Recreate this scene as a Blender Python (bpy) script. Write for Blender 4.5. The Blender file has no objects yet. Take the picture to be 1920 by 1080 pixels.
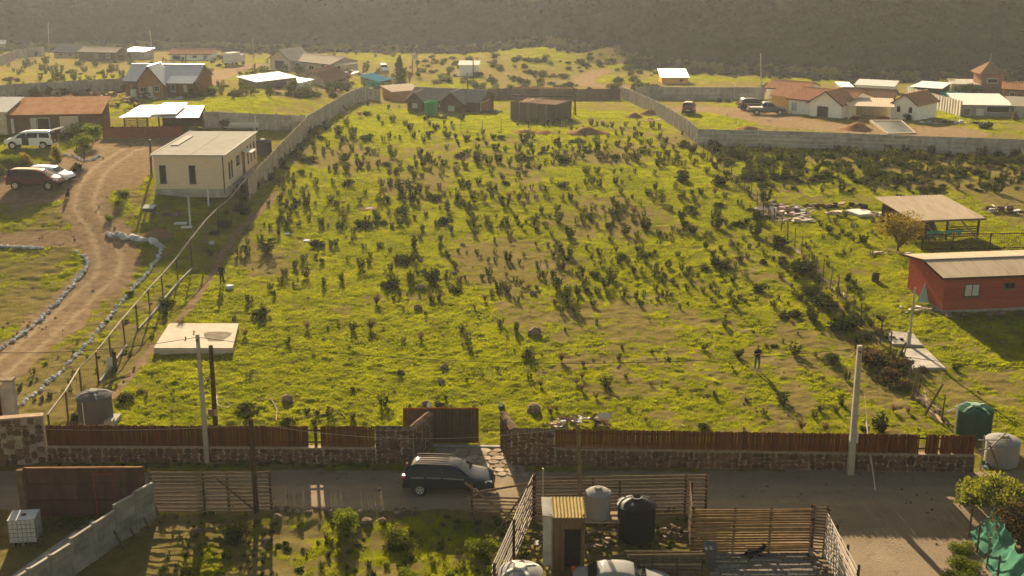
import bpy, math, random
import numpy as np
from mathutils import Vector, Quaternion, Matrix, Euler
random.seed(7)
SC = bpy.context.scene
COL = SC.collection
R = math.radians
# ------------------------------------------------------------------ camera
CAMZ = 28.9; PITCH = 16.7; FPX = 2300.0
cam_d = bpy.data.cameras.new('camera'); cam = bpy.data.objects.new('camera', cam_d); COL.objects.link(cam)
cam_d.sensor_width = 36.0; cam_d.lens = FPX*36/1920; cam_d.clip_start = .5; cam_d.clip_end = 3000
cam.location = (0, 0, CAMZ); cam.rotation_euler = (R(90-PITCH), 0, 0)
SC.camera = cam
# ------------------------------------------------------------------ sky, sun, exposure
SUN_EL, SUN_AZ = 19.0, -10.0          # degrees; azimuth from +Y, positive to the right
w = bpy.data.worlds.new('World'); SC.world = w; w.use_nodes = True
nt = w.node_tree; nt.nodes.clear()
sk = nt.nodes.new('ShaderNodeTexSky'); sk.sky_type = 'NISHITA'; sk.sun_disc = False
sk.sun_elevation = R(SUN_EL); sk.sun_rotation = R(SUN_AZ); sk.dust_density = 1.4; sk.air_density = 1.2; sk.ozone_density = .6
mx = nt.nodes.new('ShaderNodeMix'); mx.data_type = 'RGBA'; mx.blend_type = 'MULTIPLY'
mx.inputs[0].default_value = 1.0; mx.inputs[7].default_value = (1.0, .85, .65, 1)   # warm white balance
bg = nt.nodes.new('ShaderNodeBackground'); bg.inputs[1].default_value = .046
wo = nt.nodes.new('ShaderNodeOutputWorld')
nt.links.new(sk.outputs[0], mx.inputs[6]); nt.links.new(mx.outputs[2], bg.inputs[0]); nt.links.new(bg.outputs[0], wo.inputs[0])
sl = bpy.data.lights.new('sun', 'SUN'); sl.energy = 5.0; sl.angle = R(.5); sl.color = (1.0, .83, .56)
sun = bpy.data.objects.new('sun', sl); COL.objects.link(sun)
sv = Vector((math.sin(R(SUN_AZ))*math.cos(R(SUN_EL)), math.cos(R(SUN_AZ))*math.cos(R(SUN_EL)), math.sin(R(SUN_EL))))
sun.rotation_euler = sv.to_track_quat('Z', 'Y').to_euler(); sun.location = (-20, 100, 60)
SC.view_settings.view_transform = 'Standard'; SC.view_settings.look = 'None'
SC.view_settings.exposure = 2.15; SC.view_settings.gamma = 1.0
SC.cycles.max_bounces = 6; SC.cycles.volume_bounces = 0; SC.cycles.transparent_max_bounces = 8
SC.cycles.caustics_reflective = False; SC.cycles.caustics_refractive = False
# ------------------------------------------------------------------ terrain height
_py = [0, 40, 51, 54.5, 57.5, 67, 90, 132, 160, 184, 236, 300, 345, 420, 900]
_ph = [-.6, -.5, -.45, -.4, 0, 0, .75, 2.0, 1.9, .9, -2.4, -4, -6.0, -7, -8]
_ty = np.arange(0, 900, .5); _th = np.interp(_ty, _py, _ph)
_k = np.exp(-.5*(np.arange(-24, 25)/7.0)**2); _k /= _k.sum()
_ths = np.convolve(np.pad(_th, 24, 'edge'), _k, 'valid')
_bl = np.clip((_ty-62)/10, 0, 1); _k2 = np.exp(-.5*(np.arange(-3, 4)/1.2)**2); _k2 /= _k2.sum()
_thn = np.convolve(np.pad(_th, 3, 'edge'), _k2, 'valid')
_ths = _ths*_bl + _thn*(1-_bl)
def sst(a, b, x):
    t = np.clip((x-a)/(b-a), 0, 1); return t*t*(3-2*t)
def hill_d(x, y):
    return y - (345 - 85*sst(-25, 58, x) + 6*np.sin(x*.045) + 3*np.sin(x*.13+1))
def h0(x, y):
    x = np.asarray(x, float); y = np.asarray(y, float)
    z = np.interp(y, _ty, _ths)
    z = z + 3.0*sst(-15, -40, x)*sst(84, 122, y)*(1-sst(215, 290, y))
    z = z + 3.0*np.exp(-((x-12)/16)**2)*sst(255, 330, y)*(1-sst(335, 380, y))
    d = np.maximum(hill_d(x, y), 0)
    z = z + 32*(1-np.exp(-(d*.54/32)**1.1))*(1 + .04*np.sin(x*.06+y*.02))
    return z
def H0(x, y): return float(h0(x, y))
CP, SP = math.cos(R(PITCH)), math.sin(R(PITCH))
def ray(px, py):
    u = (px-960)/FPX; v = (py-540)/FPX
    return (u, CP - v*SP, -SP - v*CP)
_yy = np.concatenate([np.arange(38, 120, .2), np.arange(120, 460, .6)])
def G(px, py):
    """the ground point seen at photo pixel (px, py)"""
    d = ray(px, py); t = _yy/d[1]
    df = CAMZ + t*d[2] - h0(t*d[0], _yy)
    i = int(np.argmax(df <= 0))
    if df[i] > 0: i = len(df)-1
    a = df[i-1]/(df[i-1]-df[i]) if i else 0
    y = _yy[i-1] + a*(_yy[i]-_yy[i-1]); tt = y/d[1]
    return Vector((tt*d[0], y, H0(tt*d[0], y)))
def AT(px, py, y):
    d = ray(px, py); t = y/d[1]
    return Vector((t*d[0], y, CAMZ+t*d[2]))
def HT(px, pb, pt):
    """height of something standing at (px, pb) whose top shows at row pt"""
    g = G(px, pb); return AT(px, pt, g.y).z - g.z
def SCL(p): return FPX/(p[1]*CP - (p[2]-CAMZ)*SP)
# ------------------------------------------------------------------ numpy noise
_rng = np.random.RandomState(3); _tab = _rng.rand(256, 256)
def vn(x, y):
    xi = np.floor(x).astype(int); yi = np.floor(y).astype(int); fx = x-xi; fy = y-yi
    fx = fx*fx*(3-2*fx); fy = fy*fy*(3-2*fy); q = lambda a, b: _tab[a & 255, b & 255]
    return (q(xi, yi)*(1-fx)+q(xi+1, yi)*fx)*(1-fy) + (q(xi, yi+1)*(1-fx)+q(xi+1, yi+1)*fx)*fy
def fbm(x, y, o=4):
    s = 0; a = .5; n = 0
    for i in range(o):
        s = s + a*vn(x*2**i+17*i, y*2**i+31*i); n += a; a *= .55
    return s/n
# ------------------------------------------------------------------ materials
MATS = {}
def M(name, rgb, rough=.85, var=.3, scale=3.0, metal=0, bump=0, rnd=.15, rgb2=None, spec=0, trans=None, stretch=None):
    if name in MATS: return MATS[name]
    m = bpy.data.materials.new(name); m.use_nodes = True; n = m.node_tree.nodes; l = m.node_tree.links; n.clear()
    out = n.new('ShaderNodeOutputMaterial'); b = n.new('ShaderNodeBsdfPrincipled')
    b.inputs['Roughness'].default_value = rough; b.inputs['Metallic'].default_value = metal
    b.inputs['Specular IOR Level'].default_value = spec
    geo = n.new('ShaderNodeNewGeometry'); pos = geo.outputs['Position']
    if stretch:
        vm = n.new('ShaderNodeVectorMath'); vm.operation = 'MULTIPLY'; vm.inputs[1].default_value = stretch
        l.new(pos, vm.inputs[0]); pos = vm.outputs[0]
    nz = n.new('ShaderNodeTexNoise'); nz.inputs['Scale'].default_value = scale; nz.inputs['Detail'].default_value = 5; nz.inputs['Roughness'].default_value = .65
    l.new(pos, nz.inputs['Vector'])
    ramp = n.new('ShaderNodeMapRange'); ramp.inputs[1].default_value = .3; ramp.inputs[2].default_value = .7
    l.new(nz.outputs[0], ramp.inputs[0])
    mix = n.new('ShaderNodeMix'); mix.data_type = 'RGBA'; l.new(ramp.outputs[0], mix.inputs[0])
    c2 = rgb2 or tuple(c*(1-var) for c in rgb); c1 = rgb if rgb2 else tuple(min(1, c*(1+var*.6)) for c in rgb)
    mix.inputs[6].default_value = (*c1, 1); mix.inputs[7].default_value = (*c2, 1)
    oi = n.new('ShaderNodeObjectInfo'); mr = n.new('ShaderNodeMapRange'); mr.inputs[3].default_value = 1-rnd; mr.inputs[4].default_value = 1+rnd
    l.new(oi.outputs['Random'], mr.inputs[0])
    mu = n.new('ShaderNodeVectorMath'); mu.operation = 'SCALE'; l.new(mix.outputs[2], mu.inputs[0]); l.new(mr.outputs[0], mu.inputs['Scale'])
    l.new(mu.outputs[0], b.inputs['Base Color'])
    if bump:
        nb = n.new('ShaderNodeTexNoise'); nb.inputs['Scale'].default_value = scale*6; nb.inputs['Detail'].default_value = 3; l.new(pos, nb.inputs['Vector'])
        bp = n.new('ShaderNodeBump'); bp.inputs['Strength'].default_value = bump; bp.inputs['Distance'].default_value = .05
        l.new(nb.outputs[0], bp.inputs['Height']); l.new(bp.outputs[0], b.inputs['Normal'])
    if trans:
        tr = n.new('ShaderNodeBsdfTranslucent'); l.new(mu.outputs[0], tr.inputs[0])
        tm = n.new('ShaderNodeVectorMath'); tm.operation = 'MULTIPLY'; tm.inputs[1].default_value = trans[1]
        l.new(mu.outputs[0], tm.inputs[0]); l.new(tm.outputs[0], tr.inputs[0])
        ms = n.new('ShaderNodeMixShader'); ms.inputs[0].default_value = trans[0]
        l.new(b.outputs[0], ms.inputs[1]); l.new(tr.outputs[0], ms.inputs[2]); l.new(ms.outputs[0], out.inputs[0])
    else: l.new(b.outputs[0], out.inputs[0])
    MATS[name] = m; return m
WOODB = M('brown_board', (.085, .024, .007), .8, .45, 2.5, rnd=.35, stretch=(3, 3, .4), bump=.2)
WOODD = M('dark_wood', (.055, .03, .018), .85, .4, 2.5, rnd=.25, bump=.2)
WOODG = M('weathered_wood', (.125, .088, .058), .8, .4, 3, rnd=.3, bump=.2)
WOODP = M('pale_wood', (.27, .20, .13), .8, .35, 3, rnd=.25)
WOODH = M('honey_wood', (.24, .12, .05), .75, .35, 3, rnd=.25, stretch=(2, 2, .5))
CABIN = M('cabin_wood', (.10, .055, .034), .85, .35, 4, rnd=.15, stretch=(.5, .5, 4))
CONC = M('concrete', (.30, .27, .23), .9, .35, 1.3, bump=.15, rnd=.1)
CONCW = M('precast_concrete', (.33, .295, .255), .9, .3, 1.5, bump=.2, rnd=.16)
POLEC = M('pole_concrete', (.33, .28, .22), .85, .2, 2, rnd=.05)
MORTAR = M('mortar', (.27, .20, .14), .95, .3, 4, bump=.3)
STONE = M('wall_stone', (.105, .058, .036), .9, .45, 3, rnd=.4, bump=.3)
STONEP = M('pale_stone', (.25, .195, .14), .9, .35, 3, rnd=.3, bump=.3)
STONEW = M('whitewashed_stone', (.44, .43, .43), .85, .25, 4, rnd=.25, bump=.2)
ROCK = M('field_rock', (.17, .12, .085), .9, .4, 4, rnd=.35, bump=.4)
WHITE = M('white_paint', (.50, .47, .42), .7, .12, 2, rnd=.05)  # white held darker for sun-facing things; shaded walls use a lighter copy
WWALL = M('white_wall', (.74, .69, .60), .8, .12, 2, rnd=.03)  # same white made lighter, since these walls face away from the sun
CREAM = M('beige_siding', (.58, .46, .33), .8, .12, 1.2, rnd=.02, stretch=(1, 1, 6))
TAN = M('tan_wall', (.40, .33, .24), .85, .25, 2)
YELLOW = M('ochre_wall', (.62, .34, .08), .8, .15, 2)
BRICK = M('red_siding', (.27, .060, .036), .75, .18, 3, rnd=.12, stretch=(.6, .6, 3))
REDW = M('red_wood', (.16, .04, .025), .8, .3, 3)
TERRA = M('terracotta_roof', (.33, .16, .09), .8, .35, 3, rnd=.12, bump=.2)
DROOF = M('brown_shingle', (.20, .115, .075), .85, .3, 4, rnd=.1, bump=.2)
GROOF = M('grey_shingle', (.21, .185, .155), .8, .25, 3, rnd=.1, bump=.2)
TINROOF = M('tan_tin', (.31, .245, .175), .7, .2, 1.0, metal=0, rnd=.05, stretch=(2, .4, 1))
ZINC = M('zinc_sheet', (.42, .42, .42), .5, .12, 1.5, metal=.75, rnd=.06)
ZINCW = M('bright_zinc', (.62, .61, .60), .5, .15, 1.5, metal=.35, rnd=.04)
PALETIN = M('pale_tin', (.48, .45, .41), .6, .15, 1.5, rnd=.06)
CREAMROOF = M('cream_roof', (.48, .38, .28), .55, .15, 2, rnd=.06)
RUST = M('rusty_sheet', (.30, .13, .06), .8, .4, 1.2, metal=0, rgb2=(.42, .25, .15), rnd=.15)
RUSTG = M('rusty_gate', (.045, .018, .012), .8, .4, 1.5, rgb2=(.085, .045, .03), rnd=.15, stretch=(2, 2, .4))
FLATROOF = M('flat_roof', (.30, .275, .24), .7, .12, .8)
GLASS = M('dark_glass', (.006, .007, .008), .05, .1, 2, spec=.10, rnd=0)
PALEG = M('curtained_glass', (.42, .42, .38), .25, .2, 3, spec=.6, rnd=.1)
BLACK = M('black_rubber', (.018, .017, .017), .7, .2, 4, rnd=.05)
DARK = M('dark_interior', (.03, .024, .02), .95, .3, 2)  # near-black colour stands in for the shade inside openings
STEEL = M('steel_pipe', (.30, .26, .22), .55, .25, 5, metal=.2, rnd=.1)
STEELD = M('dark_steel', (.07, .055, .045), .6, .3, 5, metal=.3, rnd=.15)
TANKG = M('grey_polyethylene', (.085, .08, .08), .45, .12, 2, rnd=.04)
TANKL = M('light_grey_polyethylene', (.20, .185, .17), .45, .12, 2, rnd=.04)
TANKB = M('black_polyethylene', (.008, .009, .011), .55, .2, 2, rnd=0, spec=.05)
TANKGR = M('green_polyethylene', (.03, .20, .07), .45, .15, 2, rnd=0)
TANKDG = M('dark_green_polyethylene', (.022, .055, .036), .5, .15, 2, rnd=0)
NETG = M('green_netting', (.075, .20, .135), .75, .25, 3, rnd=.05, trans=(.35, (1, 1, .8)), bump=.4)
TEAL = M('teal_cloth', (.05, .33, .25), .7, .2, 3)
PLASW = M('white_plastic', (.46, .44, .41), .5, .1, 4, rnd=.05)
YTIN = M('yellow_tin', (.34, .25, .11), .6, .2, 4, rnd=.08)
PINK = M('pinkish_sheet', (.40, .29, .27), .7, .3, 5, rnd=.3)
PAVER = M('grey_paver', (.15, .13, .11), .85, .3, 5, rnd=.25, bump=.2)
LAMP = M('lamp_glass', (.7, .7, .68), .12, .05, 5, spec=.8, rnd=0)
TAIL = M('tail_lamp', (.55, .03, .02), .2, .05, 5, spec=.6, rnd=0)
ALLOY = M('alloy', (.60, .58, .55), .35, .08, 6, metal=.7, rnd=0)
WIRE = M('cable', (.05, .045, .04), .7, .1, 5, rnd=0)
ROPE = M('pink_rope', (.55, .42, .36), .8, .1, 5, rnd=0)
LEAF = M('shrub_leaf', (.036, .044, .006), .8, .4, 2, rnd=.35, trans=(.25, (1.3, 1.3, .5)), spec=0)
LEAFL = M('bright_leaf', (.075, .098, .008), .6, .3, 2, rnd=.12, trans=(.45, (1.4, 1.3, .6)))
LEAFO = M('ochre_leaf', (.13, .105, .020), .65, .35, 2, rnd=.15, trans=(.42, (1.3, 1.1, .6)))
LEAFB = M('dry_twig', (.090, .062, .028), .8, .35, 3, rnd=.25, trans=(.25, (1.2, 1, .7)))
LEAFD = M('dark_leaf', (.026, .034, .006), .8, .4, 2, rnd=.25, trans=(.2, (1.3, 1.3, .5)), spec=0)
LEAFV = M('olive_leaf', (.068, .070, .014), .8, .4, 2, rnd=.3, trans=(.3, (1.3, 1.3, .5)))
BARK = M('bark', (.08, .055, .035), .9, .35, 6, bump=.3)
def glassy(m):
    b = [x for x in m.node_tree.nodes if x.type == 'BSDF_PRINCIPLED'][0]; b.inputs['Coat Weight'].default_value = .0; b.inputs['Coat Roughness'].default_value = .08; return m
def PAINT(n, rgb, metal=.2): return glassy(M(n, rgb, .06, .06, 2, metal=0, rnd=0, spec=.14))
# ------------------------------------------------------------------ mesh helpers
class MB:
    def __init__(s): s.v = []; s.f = []; s.m = []
    def add(s, vs, fs, mi=0):
        o = len(s.v); s.v += [tuple(p) for p in vs]; s.f += [tuple(i+o for i in f) for f in fs]; s.m += [mi]*len(fs); return s
    def box(s, x0, x1, y0, y1, z0, z1, mi=0):
        return s.add([(x0,y0,z0),(x1,y0,z0),(x1,y1,z0),(x0,y1,z0),(x0,y0,z1),(x1,y0,z1),(x1,y1,z1),(x0,y1,z1)],
            [(0,3,2,1),(4,5,6,7),(0,1,5,4),(1,2,6,5),(2,3,7,6),(3,0,4,7)], mi)
    def bar(s, p, q, w, h=None, mi=0):
        p, q = Vector(p), Vector(q); h = h or w; rot = (q-p).to_track_quat('X', 'Z'); L = (q-p).length
        vs = [p + rot @ Vector(c) for c in [(0,-w/2,-h/2),(L,-w/2,-h/2),(L,w/2,-h/2),(0,w/2,-h/2),(0,-w/2,h/2),(L,-w/2,h/2),(L,w/2,h/2),(0,w/2,h/2)]]
        return s.add(vs, [(0,3,2,1),(4,5,6,7),(0,1,5,4),(1,2,6,5),(2,3,7,6),(3,0,4,7)], mi)
    def tube(s, p, q, r, r2=None, n=6, mi=0, cap=True):
        p, q = Vector(p), Vector(q); r2 = r if r2 is None else r2; rot = (q-p).to_track_quat('Z', 'Y'); vs = []
        for c, rr in ((p, r), (q, r2)):
            vs += [c + rot @ Vector((rr*math.cos(2*math.pi*i/n), rr*math.sin(2*math.pi*i/n), 0)) for i in range(n)]
        fs = [(i, (i+1) % n, n+(i+1) % n, n+i) for i in range(n)]
        if cap: fs += [tuple(range(n-1, -1, -1)), tuple(range(n, 2*n))]
        return s.add(vs, fs, mi)
    def path(s, pts, r, n=5, mi=0):
        for a, b in zip(pts[:-1], pts[1:]): s.tube(a, b, r, n=n, mi=mi)
        return s
    def lathe(s, prof, n=20, c=(0, 0, 0), mi=0):
        vs = []; k = len(prof)
        for r, z in prof: vs += [(c[0]+r*math.cos(2*math.pi*i/n), c[1]+r*math.sin(2*math.pi*i/n), c[2]+z) for i in range(n)]
        fs = [(j*n+i, j*n+(i+1) % n, (j+1)*n+(i+1) % n, (j+1)*n+i) for j in range(k-1) for i in range(n)]
        fs += [tuple(range(n-1, -1, -1)), tuple((k-1)*n+i for i in range(n))]
        return s.add(vs, fs, mi)
    def slab(s, a, b, c, d, th, mi=0):
        """a thick sheet whose top is the quad a b c d"""
        a, b, c, d = map(Vector, (a, b, c, d)); n = (b-a).cross(d-a).normalized()*th
        return s.add([a-n, b-n, c-n, d-n, a, b, c, d], [(3,2,1,0),(4,5,6,7),(0,1,5,4),(1,2,6,5),(2,3,7,6),(3,0,4,7)], mi)
    def corr(s, a, b, c, d, pitch=.25, amp=.025, th=.03, mi=0):
        """ribbed sheet: ribs run from edge a-b to edge d-c"""
        a, b, c, d = map(Vector, (a, b, c, d)); n = (b-a).cross(d-a).normalized()
        k = max(2, int((b-a).length/pitch)*2); vs = []
        for i in range(k+1):
            t = i/k; o = n*(amp if i % 2 else -amp)
            vs += [a.lerp(b, t)+o, d.lerp(c, t)+o, a.lerp(b, t)+o-n*th, d.lerp(c, t)+o-n*th]
        fs = []
        for i in range(k):
            e = 4*i; fs += [(e, e+4, e+5, e+1), (e+2, e+3, e+7, e+6), (e, e+2, e+6, e+4), (e+1, e+5, e+7, e+3)]
        fs += [(0, 1, 3, 2), (4*k, 4*k+2, 4*k+3, 4*k+1)]
        return s.add(vs, fs, mi)
    def prism(s, poly, y0, y1, mi=0):
        """polygon in xz extruded along y"""
        n = len(poly); vs = [(x, y0, z) for x, z in poly] + [(x, y1, z) for x, z in poly]
        return s.add(vs, [tuple(range(n)), tuple(range(2*n-1, n-1, -1))] + [(i, i+n, (i+1) % n + n, (i+1) % n) for i in range(n)], mi)
    def prismx(s, poly, x0, x1, mi=0):
        n = len(poly); vs = [(x0, y, z) for y, z in poly] + [(x1, y, z) for y, z in poly]
        return s.add(vs, [tuple(range(n-1, -1, -1)), tuple(range(n, 2*n))] + [(i, (i+1) % n, (i+1) % n + n, i+n) for i in range(n)], mi)
    def mesh(s, name, mats, smooth=False):
        me = bpy.data.meshes.new(name); me.from_pydata(s.v, [], s.f)
        for m in (mats if isinstance(mats, (list, tuple)) else [mats]): me.materials.append(m)
        if any(s.m): me.polygons.foreach_set('material_index', s.m)
        if smooth: me.polygons.foreach_set('use_smooth', [True]*len(s.f))
        me.update(); return me
    def ob(s, name, mats, parent=None, loc=(0, 0, 0), rz=0, smooth=False):
        return OB(name, s.mesh(name, mats, smooth), parent, loc, (0, 0, rz))
def OB(name, me, parent=None, loc=(0, 0, 0), rot=(0, 0, 0), sc=(1, 1, 1)):
    o = bpy.data.objects.new(name, me); COL.objects.link(o); o.location = loc; o.scale = sc if not isinstance(sc, (int, float)) else (sc,)*3
    if isinstance(rot, Quaternion): o.rotation_mode = 'QUATERNION'; o.rotation_quaternion = rot
    else: o.rotation_euler = rot
    if parent: o.parent = parent
    return o
def TAG(o, label=None, cat=None, group=None, kind=None):
    if label: o['label'] = label
    if cat: o['category'] = cat
    if group: o['group'] = group
    if kind: o['kind'] = kind
    return o
def T(name, label, cat, loc=(0, 0, 0), rz=0, group=None):
    o = bpy.data.objects.new(name, None); COL.objects.link(o); o.empty_display_size = .3
    o.location = loc; o.rotation_euler = (0, 0, rz); return TAG(o, label, cat, group)
_ub = {}
def _unit(kind, mat):
    k = (kind, mat.name)
    if k not in _ub:
        b = MB()
        if kind == 'box':
            b.box(-.5, .5, -.5, .5, -.5, .5)
        else: b.tube((0, 0, -.5), (0, 0, .5), 1, n=10)
        _ub[k] = b.mesh(kind+'_'+mat.name, mat, False)
    return _ub[k]
def ubox(name, mat, parent, c, size, rot=(0, 0, 0)): return OB(name, _unit('box', mat), parent, c, rot, size)
def ubar(name, mat, parent, p, q, w, h=None):
    p, q = Vector(p), Vector(q); return OB(name, _unit('box', mat), parent, (p+q)/2, (q-p).to_track_quat('X', 'Z'), ((q-p).length, w, h or w))
def ucyl(name, mat, parent, p, q, r):
    p, q = Vector(p), Vector(q); return OB(name, _unit('cyl', mat), parent, (p+q)/2, (q-p).to_track_quat('Z', 'Y'), (r, r, (q-p).length))
def FR(pa, pb):
    """frame of a front edge given by its two base pixels: origin, z rotation, length"""
    a, b = G(*pa), G(*pb); d = b-a; return a, math.atan2(d.y, d.x), Vector((d.x, d.y)).length
rnd = random.random
def ru(a, b): return a+(b-a)*random.random()
# ------------------------------------------------------------------ ground, road, tracks (one continuous surface, split by use)
def pline(pts, n=10):
    P = [G(*p) for p in pts]; out = []
    for i in range(len(P)-1):
        p0 = P[max(i-1, 0)]; p1 = P[i]; p2 = P[i+1]; p3 = P[min(i+2, len(P)-1)]
        for k in range(n):
            t = k/n; q = .5*((2*p1)+(p2-p0)*t+(2*p0-5*p1+4*p2-p3)*t*t+(3*p1-p0-3*p2+p3)*t**3); q.z = H0(q.x, q.y); out.append(q)
    out.append(P[-1]); return out
def dist_to(x, y, pts):
    d = np.full(x.shape, 1e9); px_ = [p.x for p in pts]; py_ = [p.y for p in pts]; k = (x > min(px_)-12) & (x < max(px_)+12) & (y > min(py_)-12) & (y < max(py_)+12)
    if not k.all():
        if k.any(): d[k] = dist_to(x[k], y[k], pts)
        return d
    for a, b in zip(pts[:-1], pts[1:]):
        vx, vy = b.x-a.x, b.y-a.y; L = vx*vx+vy*vy+1e-9
        t = np.clip(((x-a.x)*vx+(y-a.y)*vy)/L, 0, 1); d = np.minimum(d, np.hypot(x-a.x-t*vx, y-a.y-t*vy))
    return d
DRIVE = pline([(-40, 720), (60, 640), (150, 560), (205, 500), (190, 430), (160, 380), (185, 320), (235, 285), (270, 268)], 6)
DRIVE2 = pline([(190, 445), (100, 448), (0, 450), (-60, 452)], 5)
PARK = pline([(60, 350), (160, 335), (200, 300), (250, 270), (330, 262)], 5)
PATHF = pline([(210, 745), (290, 650), (345, 590), (400, 510), (440, 440), (490, 395), (520, 360)], 5)
FARTRK = pline([(480, 122), (430, 132), (405, 142), (380, 160)], 5)
FARTRK2 = pline([(1180, 164), (1108, 160), (1096, 150), (1110, 140), (1135, 132)], 5)
ROADB = pline([(1660, 930), (1675, 1000), (1700, 1120)], 5)
PARKR = pline([(1310, 205), (1380, 208), (1500, 232), (1660, 245), (1780, 247)], 5)
ROAD_Y0, ROAD_Y1 = G(700, 955).y, G(700, 884).y
APX, APW, AY1 = (G(815, 850).x+G(950, 850).x)/2, (G(950, 850).x-G(815, 850).x)/2, G(880, 838).y
def masks(x, y):
    n1 = fbm(x*.10+5, y*.07+3, 4); n2 = fbm(x*.55, y*.45, 4); n3 = fbm(x*2.1, y*1.9, 3)
    wob = (n2-.5)*1.6 + (n3-.5)*.7
    dd = dist_to(x, y, DRIVE)+wob*.8; dirt = 1-sst(1.7, 2.6, dd)
    dirt = np.maximum(dirt, 1-sst(1.3, 2.2, dist_to(x, y, DRIVE2)+wob*.8))
    dirt = np.maximum(dirt, 1-sst(4.6, 6.5, dist_to(x, y, PARK)+wob*1.2))
    dirt = np.maximum(dirt, .75*(1-sst(.12, .55, dist_to(x, y, PATHF)+wob*.25)))
    dirt = np.maximum(dirt, 1-sst(2.0, 4.5, dist_to(x, y, FARTRK)+wob))
    dirt = np.maximum(dirt, .9*(1-sst(1.2, 3.2, dist_to(x, y, FARTRK2)+wob)))
    dirt = np.maximum(dirt, .9*(1-sst(4.2, 6.0, dist_to(x, y, PARKR)+wob*1.5)))
    ry = y + wob*.35 + .00*x
    road = sst(ROAD_Y0-.35, ROAD_Y0+.25, ry)*(1-sst(ROAD_Y1-.3, ROAD_Y1+.4, ry))
    road = np.maximum(road, 1-sst(5.0, 6.4, dist_to(x, y, ROADB)+wob*.8))
    road = np.maximum(road, (np.abs(x-APX) < APW)*sst(ROAD_Y1-1, ROAD_Y1, y)*(1-sst(AY1-.2, AY1+.2, y)))
    # verge under the stone wall keeps some weeds
    field = sst(64, 66, y)
    g = n1*.62+n2*.36+n3*.30
    thr = .575 - .10*sst(112, 70, y)*sst(12, -8, x)*sst(-27, -22, x) + .05*sst(-6, 14, x)*sst(128, 75, y) + .045*sst(-24, -29, x)*sst(68, 72, y)*(1-sst(112, 120, y)) + .15*(1-field)
    thr = thr + .05*sst(40, 90, x)*0 + .10*sst(26, 40, x)*sst(112, 128, y)*(1-sst(160, 166, y)) 
    thr = thr + .05*sst(-24, -34, x)*sst(105, 120, y)*(1-sst(200, 230, y))
    thr = thr + .13*sst(190, 240, y) - .09*sst(22, 28, x)*(1-sst(108, 116, y))*field
    green = sst(thr-.075, thr+.075, g)
    # left front yard: bare
    yard = (1-sst(-16.5, -15, x))*(1-sst(ROAD_Y0-1, ROAD_Y0, y)); green = green*(1-.9*yard)
    ryard = sst(.8, 2, x)*(1-sst(15.5, 16.5, x))*(1-sst(ROAD_Y0-1.2, ROAD_Y0-.2, y)); green = green*(1-.75*ryard)
    hd = hill_d(x, y); hillm = sst(-4, 8, hd)
    green = np.maximum(green, .5*sst(-6, 2, x)*(1-sst(30, 40, x))*sst(262, 285, y)); green = green*(1-sst(-8, 3, hd))
    green = green*(1-np.clip(dirt*1.2, 0, 1))*(1-np.clip(road*1.15, 0, 1))
    return green, np.clip(dirt, 0, 1), np.clip(road, 0, 1), hillm
def grid_sheet():
    NU = 620; yv = np.concatenate([np.linspace(44, 60, 80)[:-1], 60*np.exp(np.linspace(0, math.log(130/60), 580))[:-1], 130*np.exp(np.linspace(0, math.log(372/130), 230))]); NV = len(yv); u = np.linspace(-1, 1, NU)
    Y, U = np.meshgrid(yv, u, indexing='ij'); X = U*(Y*.455+9)
    Z = h0(X, Y); g, d, r, hm = masks(X, Y)
    bump = (fbm(X*1.3+9, Y*1.3, 4)-.5)*.22 + (fbm(X*3.2, Y*2.8, 3)-.5)*.115*(.4+g)
    Z = Z + bump*(1-.93*r)*(1-.75*d)*(1+1.5*hm)
    # wheel ruts in the drive
    dd = dist_to(X, Y, DRIVE); Z = Z - .07*d*(np.exp(-((dd-.85)/.28)**2))
    Z = Z - .05*(d+r > .5)*fbm(X*.8, Y*.8, 2)*.5
    co = np.stack([X, Y, Z], -1).reshape(-1, 3)
    idx = np.arange(NU*NV).reshape(NV, NU)
    q = np.stack([idx[:-1, :-1], idx[:-1, 1:], idx[1:, 1:], idx[1:, :-1]], -1).reshape(-1, 4)
    lab = np.zeros(NU*NV, int); lab[(r.reshape(-1) > .5)] = 1; lab[(d.reshape(-1) > .5) & (lab == 0)] = 2; lab[hm.reshape(-1) > .7] = 3
    fl = lab[q[:, 0]]
    yc = (ROAD_Y0+ROAD_Y1)/2; wv = (fbm(X*.2, Y*.2, 2)-.5)*.5; rut = np.maximum(np.exp(-((dd-.85)/.3)**2)*d, np.maximum(np.exp(-((Y-yc-.2-wv)/.35)**2), np.exp(-((Y-yc+1.5-wv)/.35)**2))*r)
    surf = np.stack([g, d, r, rut], -1).reshape(-1, 4)
    return co, q, fl, surf
def np_mesh(name, co, q, mats, surf=None, smooth=True):
    me = bpy.data.meshes.new(name); n = len(co); k = q.shape[1]
    me.vertices.add(n); me.vertices.foreach_set('co', np.ascontiguousarray(co, dtype=np.float32).ravel())
    me.loops.add(q.size); me.loops.foreach_set('vertex_index', q.astype(np.int32).ravel())
    me.polygons.add(len(q)); me.polygons.foreach_set('loop_start', np.arange(0, q.size, k, dtype=np.int32))
    if smooth: me.polygons.foreach_set('use_smooth', np.ones(len(q), bool))
    if surf is not None:
        a = me.attributes.new('surf', 'FLOAT_COLOR', 'POINT'); a.data.foreach_set('color', surf.astype(np.float32).ravel())
    for m in (mats if isinstance(mats, list) else [mats]): me.materials.append(m)
    me.update(calc_edges=True); return me
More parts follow.
